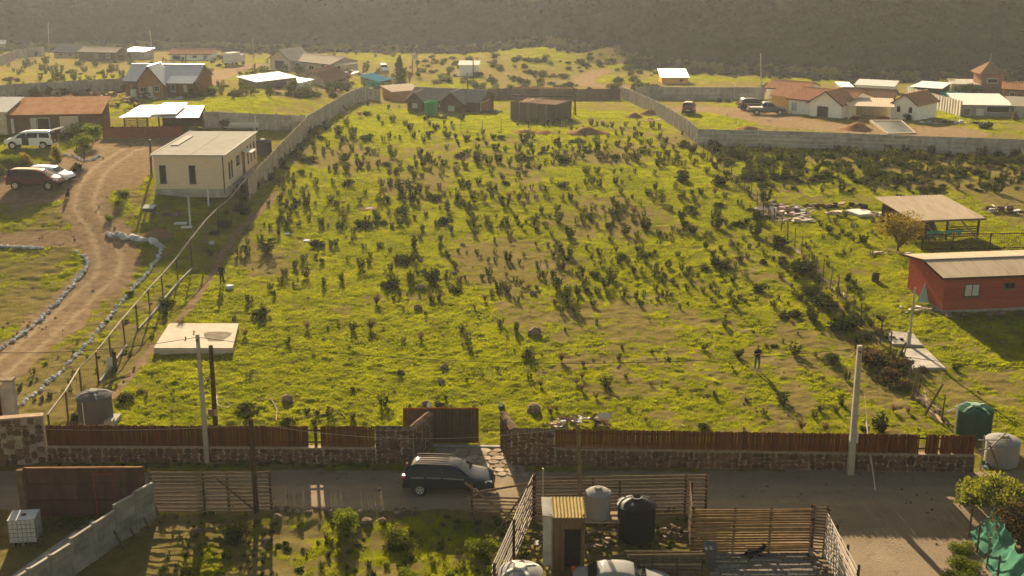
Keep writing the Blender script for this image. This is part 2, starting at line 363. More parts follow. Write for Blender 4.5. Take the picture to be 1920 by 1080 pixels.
def ground_mat():
    m = bpy.data.materials.new('ground_surface'); m.use_nodes = True; n = m.node_tree.nodes; l = m.node_tree.links; n.clear()
    out = n.new('ShaderNodeOutputMaterial'); b = n.new('ShaderNodeBsdfPrincipled'); l.new(b.outputs[0], out.inputs[0])
    b.inputs['Roughness'].default_value = 1.0; b.inputs['Specular IOR Level'].default_value = .0
    at = n.new('ShaderNodeAttribute'); at.attribute_name = 'surf'; sp = n.new('ShaderNodeSeparateColor'); l.new(at.outputs['Color'], sp.inputs[0])
    geo = n.new('ShaderNodeNewGeometry')
    def noise(s, det=4, rough=.6):
        z = n.new('ShaderNodeTexNoise'); z.inputs['Scale'].default_value = s; z.inputs['Detail'].default_value = det; z.inputs['Roughness'].default_value = rough
        l.new(geo.outputs['Position'], z.inputs['Vector']); return z.outputs[0]
    def mr(v, a, c, lo=0, hi=1):
        z = n.new('ShaderNodeMapRange'); z.inputs[1].default_value = a; z.inputs[2].default_value = c; z.inputs[3].default_value = lo; z.inputs[4].default_value = hi; l.new(v, z.inputs[0]); return z.outputs[0]
    def mix(f, a, c):
        z = n.new('ShaderNodeMix'); z.data_type = 'RGBA'; l.new(f, z.inputs[0])
        for s, v in ((6, a), (7, c)):
            if isinstance(v, tuple): z.inputs[s].default_value = (*v, 1)
            else: l.new(v, z.inputs[s])
        return z.outputs[2]
    def math_(op, a, c):
        z = n.new('ShaderNodeMath'); z.operation = op
        for s, v in ((0, a), (1, c)):
            if isinstance(v, (int, float)): z.inputs[s].default_value = v
            else: l.new(v, z.inputs[s])
        return z.outputs[0]
    nf = noise(9, 4, .7); nm = noise(1.7, 5); nl = noise(.35, 4); ng = noise(1.1, 5, .7); nff = noise(28, 3, .7)
    soil = mix(mr(nm, .35, .65), (.120, .096, .026), (.185, .145, .042)); soil = mix(mr(nl, .52, .7), soil, (.215, .165, .068)); soil = mix(mr(nff, .45, .75), soil, (.25, .195, .075))
    grass = mix(mr(nl, .35, .65), (.140, .150, .004), (.290, .285, .003)); grass = mix(mr(ng, .44, .66), grass, (.112, .098, .014)); grass = mix(mr(nf, .50, .72), grass, (.070, .075, .006))  # grass colours raised to imitate the glow of backlit blades
    gf = math_('ADD', sp.outputs[0], mr(nf, .3, .7, -.35, .35)); gf = math_('MULTIPLY', gf, 1.0)
    c = mix(mr(gf, .2, .75), soil, grass)
    dirt = mix(mr(nm, .35, .65), (.165, .108, .058), (.255, .172, .10)); dirt = mix(mr(nff, .5, .8), dirt, (.36, .26, .165))
    df = mr(math_('ADD', sp.outputs[1], mr(nm, .3, .7, -.2, .2)), .25, .7); c = mix(df, c, dirt)
    road = mix(mr(nl, .3, .7), (.225, .165, .108), (.315, .238, .16)); road = mix(mr(nff, .45, .8), road, (.37, .285, .195)); road = mix(mr(ng, .55, .75), road, (.17, .13, .09))
    rf = mr(math_('ADD', sp.outputs[2], mr(nm, .3, .7, -.15, .15)), .3, .7); c = mix(rf, c, road)
    c = mix(math_('MULTIPLY', at.outputs['Alpha'], mr(nm, .3, .6, .15, .75)), c, (.38, .28, .175))
    l.new(c, b.inputs['Base Color'])
    bp = n.new('ShaderNodeBump'); bp.inputs['Strength'].default_value = 1.0; bp.inputs['Distance'].default_value = .16
    l.new(math_('ADD', nf, nff), bp.inputs['Height']); l.new(bp.outputs[0], b.inputs['Normal'])
    return m
GM = ground_mat()
_co, _q, _fl, _surf = grid_sheet()
for lab, nm in ((0, 'ground'), (1, 'road'), (2, 'dirt_track')):
    f = _q[_fl == lab]; used = np.unique(f); rem = np.zeros(len(_co), int); rem[used] = np.arange(len(used))
    TAG(OB(nm, np_mesh(nm, _co[used], rem[f], GM, _surf[used])), kind='structure')
# rest of the land out to the horizon, just under and around the detailed sheet
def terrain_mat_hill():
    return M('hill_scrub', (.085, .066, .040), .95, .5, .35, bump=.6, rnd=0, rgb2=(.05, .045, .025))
xs = np.concatenate([np.linspace(-900, -190, 20), np.linspace(-180, 180, 181), np.linspace(190, 900, 20)])
ys = np.concatenate([np.linspace(236, 470, 160), np.linspace(480, 1400, 30)])
X, Y = np.meshgrid(xs, ys); Zh = h0(X, Y) + (fbm(X*.12, Y*.12, 4)-.5)*1.2*sst(4, 25, hill_d(X, Y)) - 1.2*(1-sst(-3, 6, hill_d(X, Y)))
ii = np.arange(X.size).reshape(X.shape); qq = np.stack([ii[:-1, :-1], ii[:-1, 1:], ii[1:, 1:], ii[1:, :-1]], -1).reshape(-1, 4)
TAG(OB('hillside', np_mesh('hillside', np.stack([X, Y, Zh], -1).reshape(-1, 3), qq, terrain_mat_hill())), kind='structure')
xs = np.linspace(-900, 900, 90); ys = np.concatenate([np.linspace(-900, 0, 30), np.linspace(10, 300, 60)])
X, Y = np.meshgrid(xs, ys); Zo = h0(X, np.maximum(Y, 1)) - 1.6 + 1.5*sst(0, 14, np.abs(X)-(Y*.455+9))*(Y > 30) + 1.4*(Y < 40)
ii = np.arange(X.size).reshape(X.shape); qq = np.stack([ii[:-1, :-1], ii[:-1, 1:], ii[1:, 1:], ii[1:, :-1]], -1).reshape(-1, 4)
g_, d_, r_, h_ = masks(X, np.maximum(Y, 40)); sf = np.stack([g_, d_*0, r_*0, g_*0], -1).reshape(-1, 4)
TAG(OB('surrounding_land', np_mesh('surrounding_land', np.stack([X, Y, Zo], -1).reshape(-1, 3), qq, GM, sf)), kind='structure')
# ------------------------------------------------------------------ grass blades over the green patches
def grass_blades(N=380000):
    rg = np.random.RandomState(11)
    y = 47*np.exp(rg.rand(N*3)*math.log(300/47)); x = (rg.rand(N*3)*2-1)*(y*.44+5)
    g, d, r, hm = masks(x, y); keep = (rg.rand(N*3) < np.clip((g-.25)*1.3, 0, 1)**1.2); x = x[keep][:N]; y = y[keep][:N]; g = g[keep][:N]
    n = len(x); z = h0(x, y) + (fbm(x*1.3+9, y*1.3, 4)-.5)*.22 + (fbm(x*3.2, y*2.8, 3)-.5)*.115*(.4+g) - .02
    k = y/70; a = rg.rand(n)*6.283; wd = (.02+.035*rg.rand(n))*k**.7; ht = (.03+.09*rg.rand(n)**2)*(.6+.6*g)*k**.3
    lx = (rg.rand(n)-.5)*.09; ly = (rg.rand(n)-.5)*.09
    co = np.empty((n, 3, 3)); co[:, 0] = np.stack([x-np.cos(a)*wd, y-np.sin(a)*wd, z], -1); co[:, 1] = np.stack([x+np.cos(a)*wd, y+np.sin(a)*wd, z], -1); co[:, 2] = np.stack([x+lx, y+ly, z+ht], -1)
    m = M('grass_blade', (.105, .125, .004), .8, .3, .35, rnd=0, rgb2=(.195, .200, .005), trans=(.5, (1.3, 1.3, .5)), spec=0)
    return TAG(OB('grass', np_mesh('grass', co.reshape(-1, 3), np.arange(3*n).reshape(-1, 3), m, smooth=False)), 'short bright green grass and moss over the field', 'grass', kind='stuff')
grass_blades()
# ------------------------------------------------------------------ fences and walls
def precast(pts, ht, label, group=None, bay=2.0, rows=4, name='precast_concrete_fence', mat=CONCW, jit=.02):
    """posts with slotted concrete slabs; pts are world points along the foot"""
    t = T(name, label, 'fence', pts[0], 0, group); o = pts[0]; tot = 0
    for a, b in zip(pts[:-1], pts[1:]):
        d = Vector((b.x-a.x, b.y-a.y)); L = d.length; n = max(1, round(L/bay)); ang = math.atan2(d.y, d.x)
        for i in range(n+1):
            p = a.lerp(b, i/n); p.z = H0(p.x, p.y)
            if i < n or b is pts[-1]:
                ubox('post', mat, t, p-o+Vector((0, 0, ht/2)), (.17, .22, ht+.14), (ru(-jit, jit), ru(-jit, jit), ang))
            if i < n:
                q = a.lerp(b, (i+1)/n); q.z = H0(q.x, q.y)
                m = (p+q)/2; sl = math.atan2(q.z-p.z, L/n); hh = ht/rows
                for k in range(rows):
                    ubox('slab', mat, t, m-o+Vector((0, 0, hh*(k+.5)-.03)), (L/n-.10, .05+.004*(k % 2), hh-.012), Euler((0, -sl, ang)).to_quaternion())
    return t
def P2(pts): return [G(*p) for p in pts]
# stone pieces: flat irregular polygons shared between walls
def stone_mesh(mat, i, th=.5, nv=9):
    b = MB(); rr = random.Random(i*13+hash(mat.name) % 97 if False else i*13+len(mat.name)); pts = []
    for k in range(nv):
        a = 2*math.pi*(k+rr.uniform(-.25, .25))/nv; r = .5*rr.uniform(.86, 1.02); q_ = .4+.6/max(abs(math.cos(a)), abs(math.sin(a))); pts.append((r*q_*math.cos(a), r*q_*math.sin(a)))
    vs = [(x, 0, z) for x, z in pts] + [(x*.82, -th*.7, z*.82) for x, z in pts] + [(rr.uniform(-.1, .1), -th, rr.uniform(-.1, .1))]
    fs = [(k, (k+1) % nv, nv+(k+1) % nv, nv+k) for k in range(nv)] + [(nv+k, nv+(k+1) % nv, 2*nv) for k in range(nv)]
    return b.add(vs, fs).mesh('stone', mat)
STV = [stone_mesh(STONE, i) for i in range(7)]; STVP = [stone_mesh(STONEP, i) for i in range(7)]
def stone_face(parent, L, H, cell=.34, z0=0, yoff=0, var=STV, x0=0, keep=1.0, fill=1.07):
    """proud stones over a mortar face in the local plane y = yoff (front towards -y)"""
    x = x0; rows = max(1, round(H/cell))
    while x < x0+L-.12:
        wd = min(cell*ru(.8, 1.5), x0+L-x); n = max(1, rows+random.choice((-1, 0, 0, 1))); hs = [ru(.7, 1.4) for _ in range(n)]; sm = sum(hs); z = z0
        for q in hs:
            hh_ = q/sm*H; k_ = wd*ru(.9, 1.12)
            OB('stone', random.choice(var), parent, (min(max(x+wd/2+ru(-.06, .06), x0+k_/2), x0+L-k_/2), yoff, z+hh_/2), (0, ru(-.22, .22), 0), (k_*fill, .07, hh_*fill)); z += hh_
        x += wd
BOARDS = []
for i in range(3):
    b = MB(); tp = [.0, .012, -.012][i]; b.add([(-.5,-.5,0),(.5,-.5,0),(.5,.5,0),(-.5,.5,0),(-.5+tp,-.5,1),(.5+tp,-.5,1-.01*i),(.5+tp,.5,1-.01*i),(-.5+tp,.5,1)],
        [(0,3,2,1),(4,5,6,7),(0,1,5,4),(1,2,6,5),(2,3,7,6),(3,0,4,7)]); BOARDS.append(b.mesh('board', WOODB))
def board_fence(label, pa, pb, hb, ht, gaps, bw, wlabel):
    """brown board fence standing on a low rubble-stone wall; wall and fence are two things"""
    a, rz, L = FR(pa, pb)
    wl = T('stone_base_wall', wlabel, 'wall', a, rz); dz = G(*pb).z-a.z
    MB().box(0, L, 0, .34, -.35, hb).ob('mortar_core', MORTAR, wl); MB().box(0, L, -.03, .37, hb, hb+.05).ob('coping', MORTAR, wl)
    stone_face(wl, L, hb-.04, .30, 0, -.001)
    t = T('board_fence', label, 'fence', a+Vector((0, 0, hb+.05)), rz); x = .06
    while x < L-.04:
        if not any(g0 < x/L < g1 for g0, g1 in gaps):
            OB('board', random.choice(BOARDS), t, (x, .16+ru(-.012, .012), 0), (ru(-.012, .012), ru(-.012, .012), 0), (bw*.93, .026, ht*ru(.965, 1.03)))
        x += bw
    for z in (.25, ht*.78): ubox('rail', WOODD, t, (L/2, .215, z), (L-.05, .05, .09))
    for i in range(int(L/2.4)+1): ubox('post', WOODD, t, (min(L-.08, .08+i*2.4), .30, ht*.48), (.1, .1, ht*.96))
    return t
hbL = .88; hR = .98
board_fence('brown vertical board fence west of the gate, behind the slender concrete pole', (90, 866), (705, 869), hbL, HT(300, 866, 799)-hbL-.05, [(.792, .812), (.826, .833), (.28, .2815)], .088, 'low rubble stone wall under the brown fence west of the gate')
board_fence('long brown vertical board fence east of the gate behind the utility pole', (1040, 873), (1825, 886), hR, HT(1440, 880, 813)-hR-.05, [(.868, .884), (.943, .948), (.913, .9155)], .088, 'low rubble stone wall with pale mortar under the long east fence')
# stone wall at the far west end of the road
def stone_wall(name, label, pa, pb, ht, th=.4, cap=None, cell=.30, var=STV, capz=.08):
    a, rz, L = FR(pa, pb); t = T(name, label, 'wall', a, rz)
    MB().box(0, L, 0, th, -.3, ht).ob('mortar_core', MORTAR, t); stone_face(t, L, ht-.04, cell, 0, -.001, var)
    if cap == 'tile':
        n = int(L/.16)
        me = MB().prismx([(-.08, 0), (th/2, .13), (th+.08, 0), (th+.08, -.03), (-.08, -.03)], -.07, .07).mesh('cap_tile', WOODG)
        for i in range(n): OB('cap_tile', me, t, (L*(i+.5)/n, 0, ht+.035), (ru(-.03, .03), 0, 0))
    else: MB().box(-.02, L+.02, -.04, th+.04, ht, ht+capz).ob('coping', MORTAR, t)
    return t
stone_wall('stone_wall', 'tall tan stone wall at the west end of the brown fence', (-70, 880), (90, 866), HT(45, 872, 787), cell=.32, var=STV+STV+STVP)
hw = HT(740, 869, 806)
stone_wall('gate_wall', 'brown stone wall with ridge tiles on the west side of the gate', (705, 869), (776, 869), hw, .35, 'tile')
stone_wall('gate_wall', 'short splayed stone wing wall beside the open wooden gate', (776, 869), (811, 838), hw, .32, 'tile')
stone_wall('gate_wall', 'brown stone wall with ridge tiles on the east side of the gate', (958, 873), (1040, 874), hw, .35, 'tile')
stone_wall('gate_wall', 'short splayed stone wing wall across from the wooden gate', (938, 838), (958, 872), hw+.05, .32, 'tile')
# sliding gate, lamps, threshold
a, rz, L = FR((758, 833), (896, 833)); hg = HT(820, 833, 768)
t = T('sliding_gate', 'dark wooden plank gate slid open behind the stone wing wall', 'gate', a+Vector((0, .2, 0)), rz)
n = 22
for i in range(n): ubox('plank', WOODD, t, (L*(i+.5)/n, ru(-.006, .006), hg/2+.03), (L/n*(.985 if i % 5 else .94), .035, hg-.12))
ubox('rail', WOODB, t, (L/2, -.01, hg-.02), (L+.06, .08, .08)); ubox('rail', WOODB, t, (L/2, -.01, .06), (L+.06, .08, .08))
for x in (0, L): ubox('stile', WOODB, t, (x, -.01, hg/2), (.09, .085, hg))
for x in (.35, .62): ubox('rail', WOODD, t, (L*x, .05, hg/2), (.07, .05, hg-.1))
a, rz, L = FR((812, 836), (940, 838))
TAG(MB().box(0, L, -.12, .1, -.1, .07).ob('gate_track', CONC, None, a, rz), 'pale concrete gate track across the entrance', 'gate track')
def lamp_post(px, py, ht, label, z0):
    g = G(px, py); t = T('wall_lantern', label, 'lantern', g+Vector((0, 0, z0)))
    MB().tube((0, 0, 0), (0, 0, ht), .035, .025).ob('stem', STEELD, t); MB().lathe([(.02, ht), (.11, ht+.06), (.12, ht+.2), (.07, ht+.28), (.01, ht+.33)], 8).ob('lamp_head', PLASW, t)
lamp_post(806, 838, .28, 'small lantern on the end of the west gate wall', hw+.13); lamp_post(939, 838, .28, 'small lantern on the end of the east gate wall', hw+.18)
# flagstones at the entrance
fl = T('flagstone_apron', 'flagstone entrance apron between the gate and the road', 'paving', G(900, 868))
o = fl.location.copy(); fm = []
for i in range(6):
    rr = random.Random(i+40); b = MB(); nv = 7; pts = [((.5*rr.uniform(.85, 1.05))*math.cos(2*math.pi*(k+rr.uniform(-.2, .2))/nv), (.5*rr.uniform(.85, 1.05))*math.sin(2*math.pi*(k+rr.uniform(-.2, .2))/nv)) for k in range(nv)]
    b.add([(x, y, -.05) for x, y in pts]+[(x, y, .0) for x, y in pts]+[(x*.9, y*.9, .03) for x, y in pts], [(k, (k+1) % nv, nv+(k+1) % nv, nv+k) for k in range(nv)]+[(nv+k, nv+(k+1) % nv, 2*nv+(k+1) % nv, 2*nv+k) for k in range(nv)]+[tuple(range(2*nv, 3*nv))]); fm.append(b.mesh('flagstone', STONEP))
gx0, gx1 = G(815, 845).x, G(950, 845).x; gy0, gy1 = G(880, 893).y, G(880, 841).y
y = gy0
while y < gy1:
    x = gx0 + ru(0, .3)
    while x < gx1+.8*(y < gy0+1.5):
        wd = ru(.5, .85); z = H0(x, y); OB('flagstone', random.choice(fm), fl, (x+wd/2-o.x, y+.27-o.y, z-o.z+.0), (ru(-.02, .02), ru(-.02, .02), ru(0, 6)), (wd*1.12, .64, 1)); x += wd
    y += .52
# curved gateway pillar at the far west
a = G(8, 800); t = T('gate_pillar', 'curved masonry gate pillar at the western picture edge', 'pillar', a)
hp = HT(15, 800, 716)
MB().box(.2, .75, .0, .5, -.2, hp).ob('pillar_shaft', CONC, t); MB().box(.13, .82, -.06, .56, hp, hp+.12).ob('cap', STONEP, t)
b = MB(); pr = []
for i in range(9):
    u = i/8; pr.append((.2-2.6*u, hp-.25-1.5*math.sin(u*math.pi/2)))
b.prism([(.2, -.2)]+[(x, z) for x, z in pr]+[(-2.4, -.2)], .1, .4).ob('curved_wing', CONC, t)
for i in range(8): ubar('coping_piece', STONEP, t, (pr[i][0], .25, pr[i][1]+.05), (pr[i+1][0], .25, pr[i+1][1]+.05), .42, .1)
MB().prism([(-.05, 0), (-.05, hp-.55), (-1.2, hp-1.6), (-1.2, 0)], .05, .09).ob('door_leaf', WOODB, t)
# ---- pipe and mesh fence along the drive
RAILM = M('painted_rail', (.40, .33, .27), .7, .3, 2, rnd=.2)
def pipe_fence():
    rail = [(92, 783), (121, 734), (149, 697), (179, 660), (205, 629), (230, 597), (252, 570), (277, 542), (299, 516), (326, 484), (354, 450), (382, 412), (403, 391), (425, 372), (441, 352), (457, 332)]
    base = [(96, 835), (128, 790), (154, 744), (185, 717), (210, 683), (235, 649), (258, 618), (282, 592), (306, 562), (334, 529), (360, 503), (389, 466), (410, 443), (434, 420), (450, 396), (466, 377)]
    B = [G(*p) for p in base]; o = B[0]
    t = T('pipe_fence', 'pipe rail and wire mesh fence between the drive and the field', 'fence', o)
    hs = [min(2.5, max(1.9, AT(r[0], r[1], g.y).z-g.z)) for r, g in zip(rail, B)]; tops = [g+Vector((0, 0, h)) for g, h in zip(B, hs)]
    for i in range(len(B)):
        ucyl('post', WOODG if i % 3 else STEELD, t, B[i]-o-Vector((0, 0, .2)), tops[i]-o+Vector((ru(-.05, .05), 0, 0)), .06)
        if i:
            ucyl('top_rail', RAILM, t, tops[i-1]-o, tops[i]-o, .044)
            m = MB()
            for z in (.15, .45, .8, 1.15, 1.5, 1.8): m.tube(B[i-1]-o+Vector((0, 0, z)), B[i]-o+Vector((0, 0, z)), .004, n=3, cap=False)
            for k in range(1, 8):
                p = B[i-1].lerp(B[i], k/8)-o; q = tops[i-1].lerp(tops[i], k/8)-o; m.tube(p, q, .003, n=3, cap=False)
            m.ob('wire_mesh', STEELD, t)
            if i in (4, 5, 7, 8, 9, 10): ubar('kerb', CONC, t, B[i-1]-o+Vector((.1, 0, .06)), B[i]-o+Vector((.1, 0, .06)), .12, .16)
    return t
pipe_fence()
precast(P2([(466, 376), (500, 338), (540, 292), (575, 254)]), 2.15, 'tall tan sheet and concrete fence behind the beige house', bay=1.6, rows=2, mat=M('tan_fence_sheet', (.36, .29, .22), .8, .25, 2, rnd=.12))
precast(P2([(575, 252), (600, 236), (632, 215), (660, 198), (678, 190), (692, 187)]), 2.2, 'grey slab fence climbing over the rise beyond the beige house', bay=1.25, rows=1)
precast(P2([(692, 187), (700, 188), (712, 189)]), 1.9, 'short end of the slab fence dropping behind the rise', bay=1.3, rows=1)
for px, py, qx, qy, lb in ((640, 195, 655, 212, 'thin timber prop leaning on the slab fence, lower one'), (660, 172, 686, 188, 'thin timber prop leaning on the slab fence near its bend')):
    p = G(qx, qy); q = AT(px, py, p.y+1.2); TAG(ubar('timber_prop', WOODD, None, p, q, .1), lb, 'timber')
# right compound walls
precast(P2([(1308, 272), (1420, 275), (1560, 279), (1700, 285), (1840, 290), (1990, 296)]), 2.05, 'long grey precast wall below the walled yard with the pool', bay=1.9, rows=4)
precast(P2([(1308, 272), (1290, 256), (1262, 236), (1235, 219), (1205, 203), (1180, 191), (1163, 185)]), 2.05, 'slanting grey slab fence rising along the east side of the field', bay=1.15, rows=1)
precast(P2([(1192, 186), (1320, 187), (1432, 187)]), 2.2, 'back grey precast wall of the pool compound', bay=2.4, rows=2)
precast(P2([(1700, 188), (1730, 198), (1765, 208), (1800, 219)]), 2.3, 'pale slab fence beside the white roofed stable', bay=1.4, rows=1, mat=M('pale_slab', (.42, .38, .33), .85, .25, 2, rnd=.1))
precast(P2([(385, 240), (470, 243), (572, 246)]), 2.0, 'grey precast wall behind the beige flat roofed house', bay=2.0, rows=3)
precast(P2([(-60, 199), (0, 186), (60, 181), (150, 175), (236, 171)]), 2.0, 'grey slab fence behind the timber junk yard', bay=1.3, rows=1)
precast(P2([(-60, 150), (0, 125), (30, 112), (60, 106), (84, 104)]), 2.3, 'grey slab fence at the foot of the hill beside white rubble', bay=1.5, rows=1)
precast(P2([(905, 187), (960, 186), (1040, 187), (1100, 187), (1162, 187)]), 1.9, 'brown timber panel fence behind the block shed', bay=2.2, rows=1, name='timber_fence', mat=M('old_fence_wood', (.15, .105, .07), .85, .3, 2, rnd=.3))
for i, (sx, sy, ex, ey) in enumerate(((1718, 281, 1708, 258),)):
    p = G(1722, 283); TAG(ubar('timber_prop', WOODD, None, p+Vector((0, -.6, 0)), p+Vector((-1.2, -.05, 1.9)), .1), 'dark timber prop leaning against the long precast wall', 'timber')
# ---- dilapidated post fence between field and the eastern plots
def post_line(pts, label, hmin, hmax, step, lean=.12, wires=3, mat=WOODG, name='post_fence', r=.05):
    P = []
    for a, b in zip(pts[:-1], pts[1:]):
        L = (b-a).length; n = max(1, int(L/step))
        for i in range(n): q = a.lerp(b, i/n); q.z = H0(q.x, q.y); P.append(q)
    P.append(pts[-1]); o = P[0]; t = T(name, label, 'fence', o); tp = []
    for p in P:
        h = ru(hmin, hmax); q = p+Vector((ru(-lean, lean), ru(-lean, lean), h)); ucyl('post', mat, t, p-o-Vector((0, 0, .15)), q-o, r*ru(.8, 1.25)); tp.append(h)
    for i in range(1, len(P)):
        for k in range(wires):
            z = .35+.4*k; m = MB().tube(P[i-1]-o+Vector((0, 0, z)), P[i]-o+Vector((0, 0, z+ru(-.05, .05))), .008, n=3, cap=False); m.ob('wire', STEELD, t)
    return t
post_line(P2([(1318, 292), (1345, 318), (1385, 350), (1420, 385), (1452, 420), (1490, 465), (1530, 510), (1570, 560)]), 'thin leaning post and wire fence through scrub east of the field', 1.3, 2.0, 2.2)
post_line(P2([(1570, 560), (1615, 612), (1650, 645), (1690, 690), (1720, 745), (1765, 790)]), 'broken post and wire fence running down to the east end of the road', 1.4, 2.1, 1.9, .25)
def debris_line(pts, label, n, name='timber_offcuts'):
    P = P2(pts); o = P[0]; t = T(name, label, 'timber', o)
    for i in range(n):
        u = (i+ru(0, .8))/n*(len(P)-1.001); k = int(u); p = P[k].lerp(P[k+1], u-k); a = math.atan2((P[k+1]-P[k]).y, (P[k+1]-P[k]).x)+ru(-.35, .35)
        p = p+Vector((ru(-.4, .4), ru(-.3, .3), 0)); p.z = H0(p.x, p.y)+.06; L = ru(.6, 1.6); d = Vector((math.cos(a), math.sin(a), ru(-.02, .08)))*L
        ubar('plank', random.choice([WOODP, WOODG, WOODG]), t, p-o, p+d-o, ru(.08, .2), .04)
    return t
debris_line([(1772, 800), (1745, 765), (1722, 740)], 'pale broken planks lying by the broken fence next to the green tank', 26)
debris_line([(1575, 560), (1530, 510), (1487, 468)], 'grey offcuts strewn along the foot of the east fence', 24)
debris_line([(1440, 400), (1420, 375), (1385, 345), (1345, 305)], 'pale sticks along the thin fence through the scrub', 26)
for px, py, tx, ty, lb in ((1733, 778, 1768, 720, 'long grey pole leaning over the broken fence beside the green tank'), (1678, 682, 1699, 642, 'grey pole leaning at the edge of the brown bushes'), (1708, 745, 1724, 688, 'stout grey post standing in the broken fence'), (1707, 748, 1721, 722, 'short grey strut propping the stout fence post')):
    p = G(px, py); TAG(ucyl('leaning_pole', WOODG, None, p-Vector((0, 0, .1)), AT(tx, ty, p.y+.2), .07), lb, 'pole')
# wire fence posts across the top of the field
post_line(P2([(795, 252), (832, 244), (865, 252), (905, 256), (940, 248), (1050, 250), (1075, 222)]), 'row of thin posts across the far end of the field', 1.6, 2.1, 3.2, .05, 2, STEELD, r=.035)
post_line(P2([(520, 232), (470, 228), (400, 224)]), 'low post fence beyond the precast wall', 1.2, 1.6, 2.5, .06, 2, WOODD)
# ------------------------------------------------------------------ buildings
def window(t, face, u, z, w_, h_, L, D, y0=0, x0=0, kind='w', fm=WHITE, pm=GLASS, nx=2):
    if face == 'f': f = lambda a, d, c: (x0+a, y0-d, c)
    elif face == 'l': f = lambda a, d, c: (x0-d, y0+a, c)
    else: f = lambda a, d, c: (x0+L+d, y0+a, c)
    def bx(a0, a1, d0, d1, c0, c1):
        p, q = f(a0, d0, c0), f(a1, d1, c1); return MB().box(min(p[0], q[0]), max(p[0], q[0]), min(p[1], q[1]), max(p[1], q[1]), c0, c1)
    nm = {'w': 'window', 'd': 'door', 'o': 'opening'}[kind]; e = .07
    fr = MB()
    for a0, a1, c0, c1 in ((u, u+e, z, z+h_), (u+w_-e, u+w_, z, z+h_), (u+e, u+w_-e, z, z+e), (u+e, u+w_-e, z+h_-e, z+h_)):
        b = bx(a0, a1, -.02, .05, c0, c1); fr.add(b.v, b.f)
    o = fr.ob(nm, fm, t)
    b = bx(u+e, u+w_-e, -.02, .015, z+e, z+h_-e); b.ob('pane' if kind == 'w' else 'panel', pm, o)
    if kind == 'w':
        for i in range(1, nx): bx(u+w_*i/nx-.025, u+w_*i/nx+.025, .016, .04, z+e, z+h_-e).ob('mullion', fm, o)
        bx(u-.05, u+w_+.05, .0, .09, z-.05, z-.003).ob('sill', fm, o)
    if kind == 'd':
        p = f(u+w_-.15, .06, z+1.0); MB().box(p[0]-.03, p[0]+.03, p[1]-.03, p[1]+.03, p[2]-.05, p[2]+.05).ob('handle', STEELD, o)
    return o
def gable(t, L, D, hw, rise, wall, roof, ridge='x', ov=.35, x0=0, y0=0, z0=0, wins=(), corr=.3, fm=WHITE, fascia=WOODD, amp=.02, lapped=0):
    e = -.3
    if ridge == 'x':
        MB().prismx([(y0, e), (y0+D, e), (y0+D, hw), (y0+D/2, hw+rise), (y0, hw)], x0, x0+L).ob('wall', wall, t)
        k = rise/(D/2); a, b = x0-ov, x0+L+ov; zr = hw+rise+.07
        MB().corr((a, y0-ov, hw-k*ov+.07), (b, y0-ov, hw-k*ov+.07), (b, y0+D/2, zr), (a, y0+D/2, zr), corr, amp).ob('roof_slope', roof, t)
        MB().corr((b, y0+D+ov, hw-k*ov+.07), (a, y0+D+ov, hw-k*ov+.07), (a, y0+D/2, zr), (b, y0+D/2, zr), corr, amp).ob('roof_slope', roof, t)
        MB().bar((a, y0+D/2, zr+.03), (b, y0+D/2, zr+.03), .22, .06).ob('ridge_cap', roof, t)
        MB().bar((a, y0-ov-.02, hw-k*ov-.03), (b, y0-ov-.02, hw-k*ov-.03), .04, .16).ob('fascia', fascia, t)
    else:
        MB().prism([(x0, e), (x0+L, e), (x0+L, hw), (x0+L/2, hw+rise), (x0, hw)], y0, y0+D).ob('wall', wall, t)
        k = rise/(L/2); a, b = y0-ov, y0+D+ov; zr = hw+rise+.07; ze = hw-k*ov+.07
        MB().corr((x0-ov, b, ze), (x0-ov, a, ze), (x0+L/2, a, zr), (x0+L/2, b, zr), corr, amp).ob('roof_slope', roof, t)
        MB().corr((x0+L+ov, a, ze), (x0+L+ov, b, ze), (x0+L/2, b, zr), (x0+L/2, a, zr), corr, amp).ob('roof_slope', roof, t)
        MB().bar((x0+L/2, a, zr+.03), (x0+L/2, b, zr+.03), .22, .06).ob('ridge_cap', roof, t)
        for sx in (-1, 1):
            MB().bar((x0+L/2+sx*(L/2+ov), a-.02, ze-.08), (x0+L/2, a-.02, zr-.08), .04, .14).ob('bargeboard', fascia, t)
    for wn in wins:
        kind = wn[5] if len(wn) > 5 else 'w'; pm = wn[6] if len(wn) > 6 else (GLASS if kind == 'w' else WOODD)
        window(t, *wn[:5], L, D, y0, x0, kind, fm, pm)
def shed(t, L, D, hf, hb, wall, roof, ov=.3, x0=0, y0=0, wins=(), corr=.25, fm=WHITE, th=.03, open_front=False):
    if not open_front: MB().prismx([(y0, -.3), (y0+D, -.3), (y0+D, hb), (y0, hf)], x0, x0+L).ob('wall', wall, t)
    k = (hb-hf)/D
    MB().corr((x0-ov, y0-ov, hf-k*ov+.08), (x0+L+ov, y0-ov, hf-k*ov+.08), (x0+L+ov, y0+D+ov, hb+k*ov+.08), (x0-ov, y0+D+ov, hb+k*ov+.08), corr, .02, th).ob('roof', roof, t)
    for wn in wins:
        kind = wn[5] if len(wn) > 5 else 'w'; pm = wn[6] if len(wn) > 6 else (GLASS if kind == 'w' else WOODD)
        window(t, *wn[:5], L, D, y0, x0, kind, fm, pm)
def B(name, label, pa, pb, cat='house'):
    a, rz, L = FR(pa, pb); return T(name, label, cat, a, rz), L
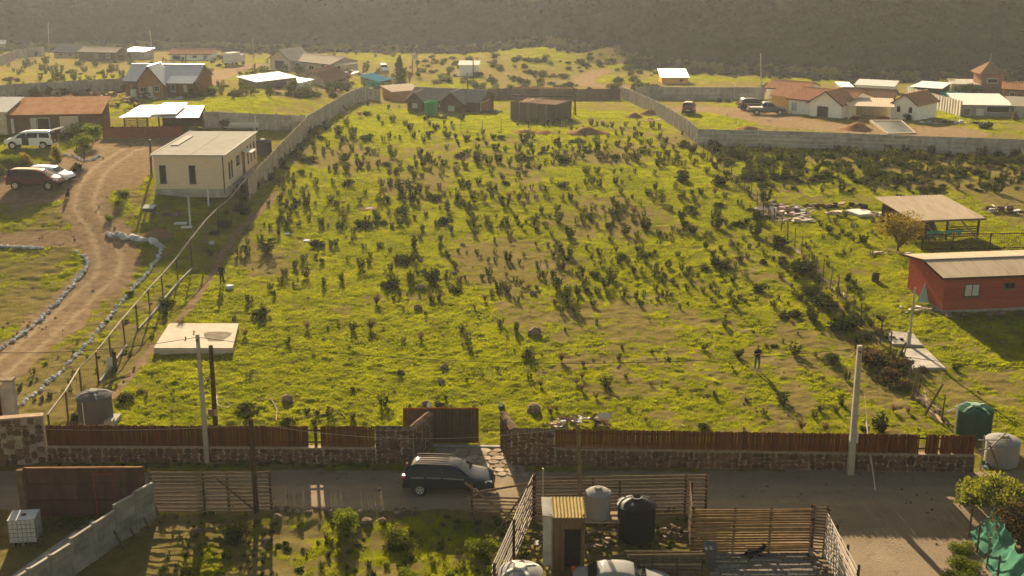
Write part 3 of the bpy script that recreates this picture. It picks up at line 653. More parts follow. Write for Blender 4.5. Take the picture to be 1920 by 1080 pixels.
# beige flat-roofed house
a = G(292, 363); L = 133/SCL(a); t = T('flat_roof_house', 'beige flat roofed house with narrow dark windows beside the drive', 'house', a-Vector((0, 0, .15)), R(-1.5))
hh = HT(350, 364, 290); D = 13.5
MB().box(0, L, 0, D, -.2, .62).ob('plinth', CONC, t); MB().box(0.03, L-.03, .03, D-.03, .62, hh-.05).ob('wall', CREAM, t)
for i in range(1, int((hh-.62)/.2)): 
    pass
b = MB(); b.box(-.14, L+.14, -.16, D+.1, hh-.05, hh+.06).ob('roof_slab', FLATROOF, t)
for q in ((-.16, L+.16, -.2, -.1), (-.2, -.1, -.1, D+.1), (L+.1, L+.2, -.1, D+.1)): MB().box(*q, hh-.02, hh+.12).ob('roof_edge', WHITE, t)
MB().box(L*.05, L*.16, D*.35, D*.75, hh+.06, hh+.16).ob('roof_hatch', FLATROOF, t); MB().box(L*.52, L*.53, 0.05, D, hh+.062, hh+.085).ob('roof_seam', CONC, t)
for u in (.5, L*.49): window(t, 'f', u+.03, 1.15, .62, 1.75, L, D, .03, 0, 'w', STEELD, GLASS, 1)
for u, z, w_, h_, k in ((1.6, 1.3, .4, 1.6, 'w'), (2.6, 1.3, .4, 1.6, 'w'), (4.6, 2.0, 1.2, .9, 'w'), (7.0, .62, 1.0, 2.2, 'd'), (9.2, 1.3, .5, 1.8, 'w'), (10.6, 1.3, .5, 1.8, 'w'), (12, 1.3, .5, 1.8, 'w')): window(t, 'r', u, z, w_, h_, L-.03, D, 0, 0, k, STEELD, GLASS, 1)
MB().slab((L, 6.6, 3.1), (L+1.1, 6.6, 2.95), (L+1.1, 8.6, 2.95), (L, 8.6, 3.1), .05).ob('door_canopy', WHITE, t)
MB().tube((L-.12, -.03, .3), (L-.12, -.03, hh-.1), .05).ob('downpipe', STEELD, t)
MB().box(L, L+1.5, 6, 9.5, -.2, .5).ob('side_steps', CONC, t)
# red house on the east
t, L = B('red_house', 'red clad house with tan sheet roof at the eastern edge', (1766, 588), (1960, 579)); hh = HT(1766, 588, 519); D = 6.0
a0 = t.location; A2 = G(1701, 541)
rise = .42; wall = MB().prismx([(0, .25), (D, .25), (D, hh), (D/2, hh+rise), (0, hh)], 0, L+4).ob('wall', BRICK, t)
for i in range(int((hh-.3)/.21)):
    MB().box(-.012, L+4, -.014, .0, .3+.21*i, .3+.21*i+.195).ob('siding_board', BRICK, t)
MB().box(.05, L+4, .05, D-.05, -.4, .25).ob('plinth', CONC, t)
k = rise/(D/2); zr = hh+rise+.1; ov = .4; x1 = L+4
n = 7
for i in range(n):
    xa, xb = -ov+(x1+ov)*i/n, -ov+(x1+ov)*(i+1)/n-.03
    MB().corr((xa, -ov, hh-k*ov+.1), (xb, -ov, hh-k*ov+.1), (xb, D/2, zr), (xa, D/2, zr), .2, .012).ob('roof_sheet', TINROOF, t)
    MB().corr((xb, D+ov, hh-k*ov+.1), (xa, D+ov, hh-k*ov+.1), (xa, D/2, zr), (xb, D/2, zr), .2, .012).ob('roof_sheet', TINROOF, t)
MB().bar((-ov, D/2, zr+.04), (x1, D/2, zr+.04), .3, .05).ob('ridge_cap', STEEL, t); MB().bar((-ov, -ov-.02, hh-k*ov), (x1, -ov-.02, hh-k*ov), .04, .16).ob('fascia', WOODD, t)
for q in ((0, -ov, D/2), (1, D+ov, D/2)):
    MB().bar((-ov-.02, q[1], hh-k*ov+.02), (-ov-.02, D/2, zr-.06), .04, .16).ob('bargeboard', WOODD, t)
window(t, 'f', 1.55, 1.25, 1.25, 1.0, L, D, -.016, 0, 'w', STEELD, PALEG, 2); window(t, 'f', 4.7, 1.75, .85, .5, L, D, -.016, 0, 'w', WOODG, GLASS, 2)
for i in range(9): 
    q = Vector((ru(.2, 7), ru(-.9, -.3), 0)); MB().lathe([(.3*ru(.6, 1), -.05), (.28, .1), (.12, .2)], 7).ob('foundation_stone', ROCK, t, q)
p = G(1733, 570); rzb = t.rotation_euler[2]
TAG(MB().slab((0, 0, 0), (.8, .0, 0), (1.5, .95, 1.55), (.7, .95, 1.65), .06).ob('leaning_board', M('pale_green_board', (.30, .45, .36), .6, .15, 3), None, p+Vector((-.5, .2, .1)), -.2), 'pale green board leaning on the end of the red house', 'panel')
# open barn
t, L = B('open_barn', 'open sided barn with tan corrugated roof and dark posts', (1715, 452), (1832, 446), 'barn'); D = 6.5; hf = HT(1770, 450, 409); hb = hf+.5
k = (hb-hf)/D
MB().corr((-.55, -.5, hf), (L+.4, -.5, hf-.04), (L+.4-.2, D+.5, hb), (-.75, D+.5, hb+.05), .32, .03).ob('roof', TINROOF, t)
MB().bar((-.55, -.53, hf-.1), (L+.4, -.53, hf-.14), .05, .16).ob('fascia', WOODG, t)
for x in (0, L*.5, L): 
    for y in (0, D): ubox('post', WOODD, t, (x, y, hf/2-.05), (.16, .16, hf-.05))
for x in (0, L*.5, L): ubar('beam', WOODD, t, (x, 0, hf-.15), (x, D, hb-.2), .1, .16)
MB().box(0, L*.62, D-.1, D, 0, 1.9).ob('back_wall', WOODG, t); MB().box(0, .1, .3, D, 0, 1.9).ob('side_wall', WOODD, t); MB().box(L*.3, L*.34, .5, D-.2, 0, 2).ob('partition', WOODD, t)
for i in range(5): ubox('rail', WOODD, t, (L*.76, 0, .25+.22*i), (L*.44, .05, .1))
MB().box(.3, L*.55, 2.5, D-.4, 0, .8).ob('hay_stack', WOODP, t)
# pen beside the barn
pen = P2([(1728, 470), (1785, 468), (1855, 468), (1925, 466), (1990, 465)]); t = T('animal_pen', 'dark mesh animal pen between the barn and the red house', 'pen', pen[0]); o = pen[0]
for i, p in enumerate(pen):
    ucyl('post', WOODD, t, p-o, p-o+Vector((0, 0, 1.5)), .07)
    if i:
        for z in (.1, 1.42): ubar('rail', WOODD, t, pen[i-1]-o+Vector((0, 0, z)), p-o+Vector((0, 0, z)), .08)
        m = MB(); q = pen[i-1]
        for k_ in range(1, 16): m.tube(q.lerp(p, k_/16)-o+Vector((0, 0, .1)), q.lerp(p, k_/16)-o+Vector((0, 0, 1.42)), .014, n=3)
        for k_ in range(1, 6): m.tube(q-o+Vector((0, 0, .1+.22*k_)), p-o+Vector((0, 0, .1+.22*k_)), .010, n=3)
        m.ob('wire_mesh', STEELD, t)
p = G(1735, 466); q = G(1800, 462)
b = MB(); nx_ = 14
for i in range(nx_):
    for j in (0, 1): b.v.append((p.lerp(q, i/(nx_-1))-p+Vector((0, ru(-.1, .1), 1.55-j*(.35+.25*math.sin(i*1.7)))))[:])
b.f = [(2*i, 2*i+1, 2*i+3, 2*i+2) for i in range(nx_-1)]; b.m = [0]*(nx_-1)
TAG(b.ob('green_cloth', TEAL, None, p+Vector((0, -.1, 0))), 'torn teal shade cloth hung on the pen rail', 'cloth')
for a_, b_, lb in (((1718, 432), (1752, 462), 'pale bent pole across the western pen corner'), ((1776, 432), (1832, 466), 'pale curved branch pole over the pen')):
    pa, pb = G(*a_), G(*b_); pts = [pa+Vector((0, 0, 1.9)), pa.lerp(pb, .35)+Vector((0, 0, 1.75)), pa.lerp(pb, .7)+Vector((0, 0, 1.2)), pb+Vector((0, 0, .9))]
    TAG(MB().path(pts, .08, 6).ob('branch_pole', WOODP), lb, 'pole')
# ------------------------------------------------------------------ houses further back
def GB(name, label, pa, pb, eave, D, rise, wall, roof, ridge='x', wins=(), cat='house', shedb=None, **k):
    t, L = B(name, label, pa, pb, cat); hh = HT((pa[0]+pb[0])/2, (pa[1]+pb[1])/2, eave)
    W_ = [tuple([w_[0], (w_[1]*L if w_[0] == 'f' else w_[1]*D), w_[2]*hh, (w_[3]*L if w_[0] == 'f' else w_[3]*D), w_[4]*hh]+list(w_[5:])) for w_ in wins]
    if shedb is not None: shed(t, L, D, hh, hh+shedb, wall, roof, wins=W_, **k)
    else: gable(t, L, D, hh, rise, wall, roof, ridge, wins=W_, **k)
    return t, L, hh
# dark wooden cabin at the far end of the field
t, L, hh = GB('wooden_cabin', 'dark plank cabin with twin gables at the far end of the field', (766, 207), (898, 211), 187, 7, 1.3, CABIN, GROOF, 'x', [('f', .28, .4, .07, .34, 'w', PALEG), ('f', .38, .48, .07, .3, 'w', PALEG), ('f', .69, .36, .09, .42, 'w', PALEG), ('r', .1, .02, .6, .85, 'd', WOODH)], corr=.5)
gable(t, L*.22, 3.5, hh, 1.15, CABIN, GROOF, 'y', .3, L*.03, -1.3, wins=[('f', L*.075, hh*.38, L*.07, hh*.36, 'w', PALEG)], corr=.5)
gable(t, L*.30, 4.2, hh, 1.45, CABIN, GROOF, 'y', .4, L*.52, -1.6, wins=[('f', L*.10, hh*.30, L*.09, hh*.42, 'w', PALEG)], corr=.5)
for i in range(9):
    MB().box(-.01, L*.5, -.02, 0, hh*i/9+.02, hh*(i+1)/9-.03).ob('plank', CABIN, t)
MB().box(L+.2, L+3.2, -1.5, 2, -.3, .35).ob('deck', WOODG, t)
t, L, hh = GB('annex', 'low orange brick annex behind the dark cabin', (737, 189), (790, 190), 173, 4, .4, M('orange_brick', (.36, .17, .08), .85, .2, 3), CREAMROOF, shedb=.5, cat='shed')
p = G(736, 178); TAG(MB().add([(0, 0, 0), (.9, 0, 0), (.1, .1, 2.2)], [(0, 1, 2)]).add([(0, .12, 0), (.9, .12, 0), (.1, .22, 2.2)], [(2, 1, 0)]).ob('white_tarp', WHITE, None, p), 'small white tarp peaked beside the orange annex', 'tarp')
# block shed
t, L = B('block_shed', 'square grey brown block shed without roof beside the cabin', (957, 224), (1041, 229), 'shed'); hh = HT(1000, 226, 192); D = 5.5
MB().box(0, L, 0, .18, -.2, hh).ob('front_wall', M('block_wall', (.12, .088, .062), .9, .25, 3, stretch=(1, 1, 4)), t)
for q in ((0, .18, .18, D), (L-.18, L, .18, D)): MB().box(*q, -.2, hh-.004).ob('side_wall', MATS['block_wall'], t)
MB().box(.18, L-.18, D-.2, D, -.2, hh-.01).ob('rear_wall', MATS['block_wall'], t); MB().slab((.1, .1, hh-.25), (L-.1, .1, hh-.25), (L-.1, D-.1, hh-.1), (.1, D-.1, hh-.1), .06).ob('roof_sheet', WOODG, t)
for i in range(1, 5): MB().box(L*i/5-.05, L*i/5+.05, -.04, 0, 0, hh-.03).ob('pilaster', CONC, t)
for i in range(4): ubar('loose_board', WOODP, t, (ru(0, L*.5), ru(.3, 2), hh+.05), (ru(.5, L), ru(1, D), hh+.12), .2, .04)
GB('long_house', 'long low house with tiled red roof behind the block shed', (962, 186), (1068, 187), 178, 6, .85, TAN, TERRA, corr=.35)
# grey metal roofed wooden house
t, L, hh = GB('metal_roof_house', 'honey wood house with grey metal roof and front gable', (237, 179), (366, 180), 151, 8, 1.9, WOODH, ZINC, 'x', [('f', .08, .0, .16, .7, 'o', DARK), ('f', .50, .45, .05, .35), ('f', .66, .3, .06, .5), ('f', .84, .3, .05, .45, 'w', WHITE)], corr=.45)
gable(t, L*.36, 4.6, hh, 2.3, WOODH, ZINC, 'y', .4, L*.26, -2.2, wins=[('f', L*.03, hh*.35, L*.10, hh*.35), ('f', L*.15, .05, L*.06, hh*.75, 'd', WHITE), ('f', L*.24, hh*.4, L*.07, hh*.4)], corr=.45)
MB().corr((L*.64, -1.6, hh-.15), (L+.3, -1.6, hh-.15), (L+.3, 1.0, hh+.6), (L*.64, 1.0, hh+.6), .45, .02).ob('porch_roof', ZINCW, t)
for x in (.66, .8, .99): ubox('porch_post', WOODD, t, (L*x, -1.45, hh/2-.1), (.14, .14, hh-.1))
MB().box(L*.16, L*.24, -2.6, -1.8, 0, 1.2).ob('washtub', WHITE, t)
# rusty shed and neighbours
t, L, hh = GB('rusty_shed', 'long timber shed with rusty corrugated roof by the parked van', (18, 252), (190, 249), 214, 5.5, 1.1, M('shed_wood', (.13, .075, .05), .85, .35, 2, stretch=(3, 3, .5)), RUST, shedb=1.1, wins=[('f', .03, .05, .03, .75, 'd', WHITE), ('f', .24, .02, .06, .8, 'd', PALEG), ('f', .31, .02, .14, .8, 'o', DARK), ('f', .56, .03, .2, .85, 'd', CREAMROOF)], cat='shed', corr=.28)
GB('small_shed', 'pale roofed shed cut by the western picture edge', (-40, 252), (15, 252), 210, 5, .6, TAN, PALETIN, shedb=.9, cat='shed')
# shiny carport
t, L = B('carport', 'open shelter with shiny white metal roof and slatted side', (226, 256), (372, 257), 'shelter'); hh = HT(300, 256, 220); D = 7
MB().corr((0, 0, hh), (L*.5, 0, hh), (L*.5+.6, D, hh+.35), (.9, D, hh+.35), .35, .02).ob('roof_sheet', ZINCW, t)
MB().corr((L*.36, .6, hh+.28), (L*.72, .6, hh+.28), (L*.74, D, hh+.6), (L*.42, D, hh+.6), .35, .02).ob('roof_sheet', ZINCW, t)
MB().corr((L*.5, 0, hh-.08), (L+.2, 0, hh-.08), (L-.3, D, hh+.25), (L*.5+.6, D, hh+.25), .35, .02).ob('roof_sheet', ZINCW, t)
for x in (.06, .35, .65, .97):
    for y in (.3, D-.3): ubox('post', WOODD, t, (L*x, y, hh/2), (.16, .16, hh-.1))
for i in range(8): ubox('slat', WOODP, t, (L*.21, .9, .9+.26*i), (L*.30, .04, .13))
MB().box(L*.4, L*.95, D-.4, D-.3, 0, hh-.3).ob('back_wall', WOODD, t)
a, rz, L2 = FR((197, 257), (345, 257)); tt = T('low_wooden_wall', 'low dark red plank wall in front of the shiny roofed shelter', 'wall', a+Vector((0, -.6, 0)), rz); h2 = HT(270, 257, 236)
for i in range(6): ubox('plank', REDW, tt, (L2/2, ru(-.01, .01), h2*(i+.5)/6), (L2, .05, h2/6*.93))
for i in range(9): ubox('post', WOODD, tt, (L2*i/8, .08, h2/2), (.12, .1, h2+.1))
# white canopy, bench on the drive behind
p = G(450, 246); t = T('bench_seat', 'pale long bench behind the roof of the beige house', 'bench', p); MB().box(-2, 2.2, 0, .5, .45, .52).ob('seat', WHITE, t); MB().box(-2, 2.2, .5, .56, .6, 1.0).ob('backrest', WHITE, t)
for x in (-1.8, 2): MB().box(x-.05, x+.05, 0, .5, 0, .45).ob('leg', STEELD, t)
# settlement at the foot of the hill
GB('tan_house', 'tan gabled house near the foot of the hill', (102, 107), (147, 108), 97, 6, 1.6, TAN, GROOF, wins=[('f', .2, .3, .15, .4), ('f', .6, .3, .15, .4)])
GB('dark_brown_house', 'dark brown timber house with pale roof near the hill', (149, 113), (217, 114), 97, 6, .8, CABIN, CREAMROOF, wins=[('f', .45, .35, .07, .4), ('f', .75, .35, .1, .4)])
GB('grey_shed', 'small grey shed right of the dark brown house', (234, 110), (271, 111), 96, 4, .4, CONCW, ZINC, shedb=.5, cat='shed', wins=[('f', .1, .2, .25, .6, 'd', WOODD)])
GB('blue_roof_shed', 'small bluish roofed hut at the western hill foot', (-14, 93), (10, 93), 83, 4, .6, TAN, ZINC, shedb=.6, cat='shed')
GB('white_house', 'low white house with red tiled roof near the hill', (318, 113), (397, 113), 101, 7, .9, WWALL, TERRA, wins=[('f', .06, .05, .2, .75, 'o', DARK), ('f', .55, .35, .1, .4), ('f', .82, .35, .08, .4)])
t, L, hh = GB('cream_roof_house', 'large house with cream roof sections and a front gable', (548, 133), (620, 136), 114, 8, 1.15, TAN, CREAMROOF, 'x', [('f', .1, .2, .12, .6), ('f', .45, .2, .12, .5), ('f', .75, .1, .12, .8, 'd', WOODD)], corr=.5)
gable(t, L*.55, 6, hh*1.05, 2.0, TAN, CREAMROOF, 'y', .4, -L*.5, -1.0, wins=[('f', L*.13, .2, L*.27, hh*.85, 'o', DARK)], corr=.5)
shed(t, L*.22, 4, hh*.95, hh*1.0, TAN, CREAMROOF, x0=L*1.03, y0=1, wins=[('f', L*.04, .1, L*.1, hh*.8, 'd', WOODD)])
GB('white_roof_shed', 'long low shed with bright white roof below the cream house', (482, 166), (557, 164), 153, 4.5, .5, M('drab_wall', (.17, .14, .11), .9, .3, 2), ZINCW, shedb=.45, cat='shed')
GB('brown_hut', 'small hut with brown pyramid-like roof beside the white roofed shed', (612, 163), (655, 163), 153, 5, 1.4, TAN, DROOF, cat='hut', wins=[('f', .1, .1, .3, .7), ('f', .55, .1, .3, .7)])
GB('long_brown_hut', 'low brown roofed hut behind the pyramid-like one', (604, 152), (640, 152), 143, 5, .8, TAN, DROOF, cat='hut')
GB('white_lean_to', 'low white walled lean-to by the white roofed shed', (562, 167), (586, 166), 155, 3, .2, WHITE, ZINC, shedb=.2, cat='shed')
GB('teal_roof_shed', 'little shed with turquoise roof beside the tall conifer', (711, 163), (734, 163), 153, 4, .4, M('drab_wall2', (.16, .15, .13), .9, .3, 2), M('turquoise_roof', (.16, .42, .46), .45, .1, 2), shedb=.8, cat='shed')
p = G(700, 163); TAG(MB().box(-1.6, 1.3, 0, .06, .1, 1.0).ob('green_sheet', TEAL, None, p), 'small bright teal sheet left of the turquoise roofed shed', 'sheet')
GB('white_shed', 'white box shed with flat roof on the grass near the hill', (861, 142), (896, 142), 122, 4.5, .3, WWALL, PALETIN, shedb=.35, cat='shed', corr=.4)
GB('yellow_house', 'small ochre house with shiny white roof under the hill', (1241, 157), (1290, 157), 145, 6, 1.0, YELLOW, ZINCW, shedb=.9, wins=[('f', .68, .35, .12, .35)], fm=WOODD)
# tall house with terracotta roof in the pool compound
t, L, hh = GB('compound_house', 'white compound house with brown tiled gables and carport', (1478, 213), (1585, 221), 187, 9, 1.2, WWALL, TERRA, 'x', [('f', .05, .25, .10, .5, 'w', PALEG), ('l', .3, .3, .2, .4)], corr=.4)
gable(t, L*.55, 5, hh, 1.7, WWALL, TERRA, 'y', .4, L*.44, -1.2, wins=[('f', L*.13, .02, L*.20, hh*.78, 'o', DARK)], corr=.4)
MB().prismx([(1, -.3), (7, -.3), (7, hh), (4, hh+.9), (1, hh)], -3.5, -.02).ob('side_wing_wall', YELLOW, t)
MB().corr((-4, .6, hh), (-.2, .6, hh), (-.2, 4, hh+1.0), (-4, 4, hh+1.0), .4, .02).ob('side_wing_roof', TERRA, t); MB().corr((-.2, 7.4, hh), (-4, 7.4, hh), (-4, 4, hh+1.0), (-.2, 4, hh+1.0), .4, .02).ob('side_wing_roof', TERRA, t)
t, L, hh = GB('guest_house', 'white guest house with two arched windows and brown tiled roof', (1672, 222), (1718, 226), 193, 6, 1.3, WWALL, TERRA, 'y', [], corr=.4)
for u in (.18, .66):
    b = MB(); w_ = L*.14; b.prism([(L*u, hh*.45), (L*u+w_, hh*.45), (L*u+w_, hh*.7)]+[(L*u+w_/2+w_/2*math.cos(a), hh*.7+w_/2*math.sin(a)) for a in (.4, .9, 1.57, 2.2, 2.7)]+[(L*u, hh*.7)], -.04, .01).ob('arched_window', GLASS, t)
t, L, hh = GB('covered_terrace', 'white roofed terrace between the compound house and guest house', (1590, 223), (1672, 225), 199, 4.5, .4, WHITE, CREAMROOF, shedb=.5, cat='terrace', open_front=True, wins=[])
for x in (.02, .98): ubox('post', WHITE, t, (L*x, .1, hh/2), (.25, .25, hh))
MB().box(0, L, 4.3, 4.5, 0, hh).ob('back_wall', TAN, t); MB().box(L*.1, L*.25, -.4, .4, 0, .45).ob('red_bench', REDW, t); MB().box(L*.7, L*.95, -.4, .4, 0, .5).ob('red_bench', REDW, t)
t2 = GB('tiled_wing', 'long brown tiled roof wing behind the terrace', (1578, 208), (1672, 211), 181, 6, .9, TAN, DROOF, corr=.4)
GB('rear_house', 'pale rear house with tiled roof behind the compound house', (1436, 186), (1512, 189), 165, 7, .9, WWALL, TERRA, wins=[('f', .12, .3, .1, .4), ('f', .4, .3, .1, .4)], corr=.4)
GB('white_block_house', 'flat white house under the dark hill behind the tiled wing', (1603, 175), (1674, 177), 160, 6, .3, WWALL, PALETIN, shedb=.3, wins=[('f', .1, .3, .12, .4), ('f', .5, .3, .1, .4)])
GB('pale_shed', 'small pale shed left of the flat white house', (1578, 174), (1598, 174), 163, 4, .3, TAN, ZINC, shedb=.3, cat='shed')
t, L, hh = GB('black_shed', 'black netted shed with white gable side near the pale fence', (1712, 188), (1762, 190), 164, 6, .3, M('black_net', (.03, .03, .032), .9, .2, 3), ZINC, shedb=.3, cat='shed')
MB().box(-.9, -.01, 0, 6, -.2, hh).ob('white_side', WHITE, t)
a, rz, L = FR((1762, 190), (1838, 192)); h = HT(1800, 191, 172); t = T('net_screen', 'green netting screen behind the pale fence', 'screen', a, rz)
MB().box(0, L*.6, 0, .05, 0, h).ob('netting', TEAL, t); MB().box(L*.6+.02, L, 0, .05, 0, h-.1).ob('netting', M('blue_sheet', (.07, .12, .20), .7, .2, 2), t)
for i in range(7): ubox('post', STEELD, t, (L*i/6, .06, h/2), (.08, .06, h))
t, L, hh = GB('stable', 'low stable with bright white roof and dark open front', (1800, 218), (1896, 219), 197, 8, .6, M('stable_wall', (.30, .27, .24), .9, .25, 2), PALETIN, shedb=.55, cat='stable', wins=[('f', .05, .05, .15, .7, 'd', WOODG), ('f', .5, .35, .45, .6, 'o', DARK), ('f', .3, .1, .16, .6, 'd', WHITE)], corr=.4)
GB('stable_annex', 'grey roofed annex at the east end of the stable', (1900, 220), (1990, 222), 200, 7, .4, MATS['stable_wall'], GROOF, shedb=.4, cat='stable')
# brick watch tower with pyramid roof
p = G(1850, 178); t = T('brick_tower', 'square brick tower with pointed pyramid roof under the hill', 'tower', p); s = 2.0; h = HT(1850, 178, 136)
MB().box(-s, s, -s, s, -.5, h).ob('shaft', M('tower_brick', (.22, .12, .08), .9, .25, 3), t)
MB().add([(-s-.6, -s-.6, h), (s+.6, -s-.6, h), (s+.6, s+.6, h), (-s-.6, s+.6, h), (0, 0, h+2.1)], [(3, 2, 1, 0), (0, 1, 4), (1, 2, 4), (2, 3, 4), (3, 0, 4)]).ob('roof', DROOF, t)
MB().tube((0, 0, h+2), (0, 0, h+3.4), .05).ob('spire_rod', STEEL, t); MB().box(-1.0, 1.0, -s-.05, -s, h-1.7, h-.8).ob('window', WHITE, t); MB().box(-.85, .85, -s-.08, -s-.05, h-1.55, h-.95).ob('pane', GLASS, t)
GB('terrace_block', 'brick block with flat parapet roof beside the brick tower', (1782, 178), (1842, 179), 158, 6, .2, TAN, CONC, shedb=.15, wins=[('f', .1, .3, .15, .4)])
GB('east_brick_house', 'brick house with tiled roof at the eastern edge under the hill', (1880, 186), (1960, 188), 167, 7, .8, MATS['tower_brick'], TERRA, corr=.4, wins=[('f', .15, .3, .12, .4)])
# swimming pool
A_, B_, C_, D_ = G(1664, 252), G(1718, 251), G(1690, 232), G(1630, 232); t = T('swimming_pool', 'empty swimming pool with white concrete rim', 'pool', A_)
q = [v-A_ for v in (A_, B_, C_, D_)]; zt = max(v.z for v in q)+.12; cen = sum(q, Vector())/4; q = [Vector((v.x, v.y, zt)) for v in q]; qi = [cen+(v-cen)*.88 for v in q]
qi = [Vector((v.x, v.y, zt)) for v in qi]
for i in range(4):
    j = (i+1) % 4; MB().slab(q[i], q[j], qi[j], qi[i], .3).ob('rim', STONEP, t)
    MB().add([qi[i], qi[j], qi[j]-Vector((0, 0, .10)), qi[i]-Vector((0, 0, .10))], [(0, 1, 2, 3)]).ob('pool_wall', CONC, t)
MB().add([v-Vector((0, 0, .085)) for v in qi], [(0, 1, 2, 3)]).ob('pool_water', glassy(M('pool_water', (.05, .055, .05), .3, .2, 1, spec=.05)), t)
def mound(px, py, w_, h_, label, mat, name='earth_mound', cat='mound'):
    p = G(px, py); b = MB(); n = 14; rs = 6; rr = random.Random(px)
    b.v = [(0, 0, h_)]; 
    for j in range(1, rs+1):
        for i in range(n):
            a = 2*math.pi*i/n; r = w_*j/rs*(1+rr.uniform(-.12, .12)); b.v.append((r*math.cos(a), r*math.sin(a)*.8, h_*(math.cos(math.pi*j/rs)*.5+.5)*(1+rr.uniform(-.15, .15))-.06*(j == rs)))
    b.f = [(0, 1+i, 1+(i+1) % n) for i in range(n)]+[(1+j*n+i, 1+(j+1)*n+i, 1+(j+1)*n+(i+1) % n, 1+j*n+(i+1) % n) for j in range(rs-1) for i in range(n)]; b.m = [0]*len(b.f)
    return TAG(b.ob(name, mat, None, p, smooth=True), label, cat)
EARTH = M('dug_earth', (.19, .105, .055), .95, .35, 3, bump=.4)
mound(1607, 243, 2.6, 1.0, 'brown earth heap beside the swimming pool', EARTH); mound(1630, 226, 1.8, .6, 'low earth heap behind the swimming pool', EARTH)
mound(1100, 250, 3.2, .8, 'reddish brown soil mound in the far field', EARTH); mound(985, 248, 2.0, .35, 'flat soil heap near the block shed', EARTH); mound(1022, 250, 2.0, .35, 'second flat soil heap near the block shed', EARTH)
mound(1190, 220, 1.6, .7, 'dark spoil heap by the slab fence', EARTH); mound(1218, 215, 2.0, .8, 'brown spoil heap nearest the slab fence', EARTH); mound(1404, 243, 2.4, .5, 'low earth bank behind the long precast wall', EARTH)
mound(295, 441, 1.6, .6, 'brown earth heap beside the whitewashed stones', EARTH)
# cypress water tower hut
p = G(778, 140); t = T('water_stand', 'small water tank on a timber stand near the hill', 'tank stand', p)
for x in (-.5, .5):
    for y in (-.5, .5): ubox('leg', WOODD, t, (x, y, 1.6), (.12, .12, 3.2))
MB().lathe([(.6, 3.2), (.65, 3.5), (.65, 4.3), (.3, 4.6)], 12).ob('tank', CREAMROOF, t)
# junk at the back: timber piles, pallets, scrap
def junk(name, label, px, py, w_, d_, n, mats, hmax=.8, lmin=.8, lmax=2.6, cat='junk pile', flat=.25):
    p = G(px, py); t = T(name, label, cat, p)
    for i in range(n):
        x, y = ru(-w_, w_), ru(-d_, d_); z = H0(p.x+x, p.y+y)-p.z+ru(.03, hmax)*max(.1, 1-abs(x)/w_); a = ru(0, 6.28); L = ru(lmin, lmax); k = random.choice(('plank', 'plank', 'plank', 'sheet', 'sheet', 'sheet', 'block'))
        if k == 'plank': ubar('plank', random.choice(mats), t, (x, y, z), (x+math.cos(a)*L, y+math.sin(a)*L*.6, z+ru(-flat, flat)*.6), ru(.08, .2), .06)
        elif k == 'sheet': ubox('sheet', random.choice(mats), t, (x, y, z), (L*.7, L*.45, .03), (ru(-flat, flat), ru(-flat, flat), a))
        else: ubox('block', random.choice(mats), t, (x, y, max(z*.5, .15)), (ru(.3, .7)*min(1, lmax*.7), ru(.3, .6)*min(1, lmax*.7), ru(.25, .5)*min(1, lmax*.6)), (0, 0, a))
    return t
W3 = [WOODG, WOODD, WOODP, WOODG, RUST]
junk('timber_heap', 'heap of dark leaning timbers against the slab fence', 112, 183, 5, 1.2, 30, [WOODD, WOODG, WOODD], 1.6, 1.5, 3.5, 'timber', .9)
junk('timber_heap', 'long dark beams stacked on trestles in the junk yard', 30, 194, 4, .8, 26, [WOODD, WOODG, WOODG, RUST], 1.0, 1.5, 3.2, 'timber', .5)
junk('scrap_heap', 'boards and drums left of the honey wood house', 215, 192, 4, .8, 24, [WOODD, WOODG, RUST, STEELD], .9, .8, 2.0)
junk('scrap_heap', 'mixed scrap between the white roofed shed and the slab fence', 520, 176, 7, 2.0, 40, [WOODD, WOODG, RUST, CONC, WOODP], .7, .8, 2.2)
junk('scrap_heap', 'timber and sheet scraps below the brown hut', 610, 172, 5, 1.2, 26, [WOODD, WOODG, TERRA, WOODP], .7, .8, 2.0)
junk('timber_heap', 'scattered beams and boards in the junk yard behind the rusty shed', 60, 190, 6, 1.0, 30, W3, .5)
junk('timber_heap', 'pallets and planks stacked behind the rusty shed roof', 150, 189, 6, 1.0, 34, W3, .9)
junk('timber_heap', 'low spread of boards in front of the slab fence', 190, 178, 4, 1.5, 24, W3, .5)
junk('scrap_heap', 'tubs and boxes in front of the metal roofed house', 205, 182, 2.5, .8, 14, [WHITE, TERRA, WOODG, STEELD], .6, .4, .9)
junk('scrap_heap', 'pale crates and tubs beside the gabled metal roofed house', 290, 186, 4, .8, 22, [WHITE, PLASW, CONC, WOODG], .8, .4, 1.2)
junk('scrap_heap', 'green and grey troughs lying on the grass by the honey wood house', 345, 186, 2.5, .5, 10, [TEAL, CONC, WHITE], .3, .8, 2)
junk('pallet_stack', 'upright pallets standing behind the shiny shelter', 240, 201, 2.2, .5, 16, [WOODG, WOODP, WOODD], 1.6, 1, 1.8, 'timber', 1.0)
junk('scrap_heap', 'scrap and firewood under the dark brown house', 190, 118, 6, .8, 30, [WOODG, WOODD, WHITE, WOODG], .5)
junk('scrap_heap', 'white rubble along the slab fence at the hill foot', 45, 114, 8, 3.0, 40, [WHITE, CONC, STONEP], .6, .6, 1.6)
junk('scrap_heap', 'clutter right of the cream roofed house', 655, 140, 6, 1.5, 34, [WOODD, WHITE, WOODG, STEELD, PINK], 1.0)
junk('scrap_heap', 'clutter left of the cream roofed house', 492, 133, 5, 1.5, 24, [WOODD, WOODG, PINK, WOODG], 1.0)
junk('scrap_heap', 'white building waste by the pyramid roof hut', 590, 150, 5, 1.0, 18, [WHITE, WOODG, CONC], .7)
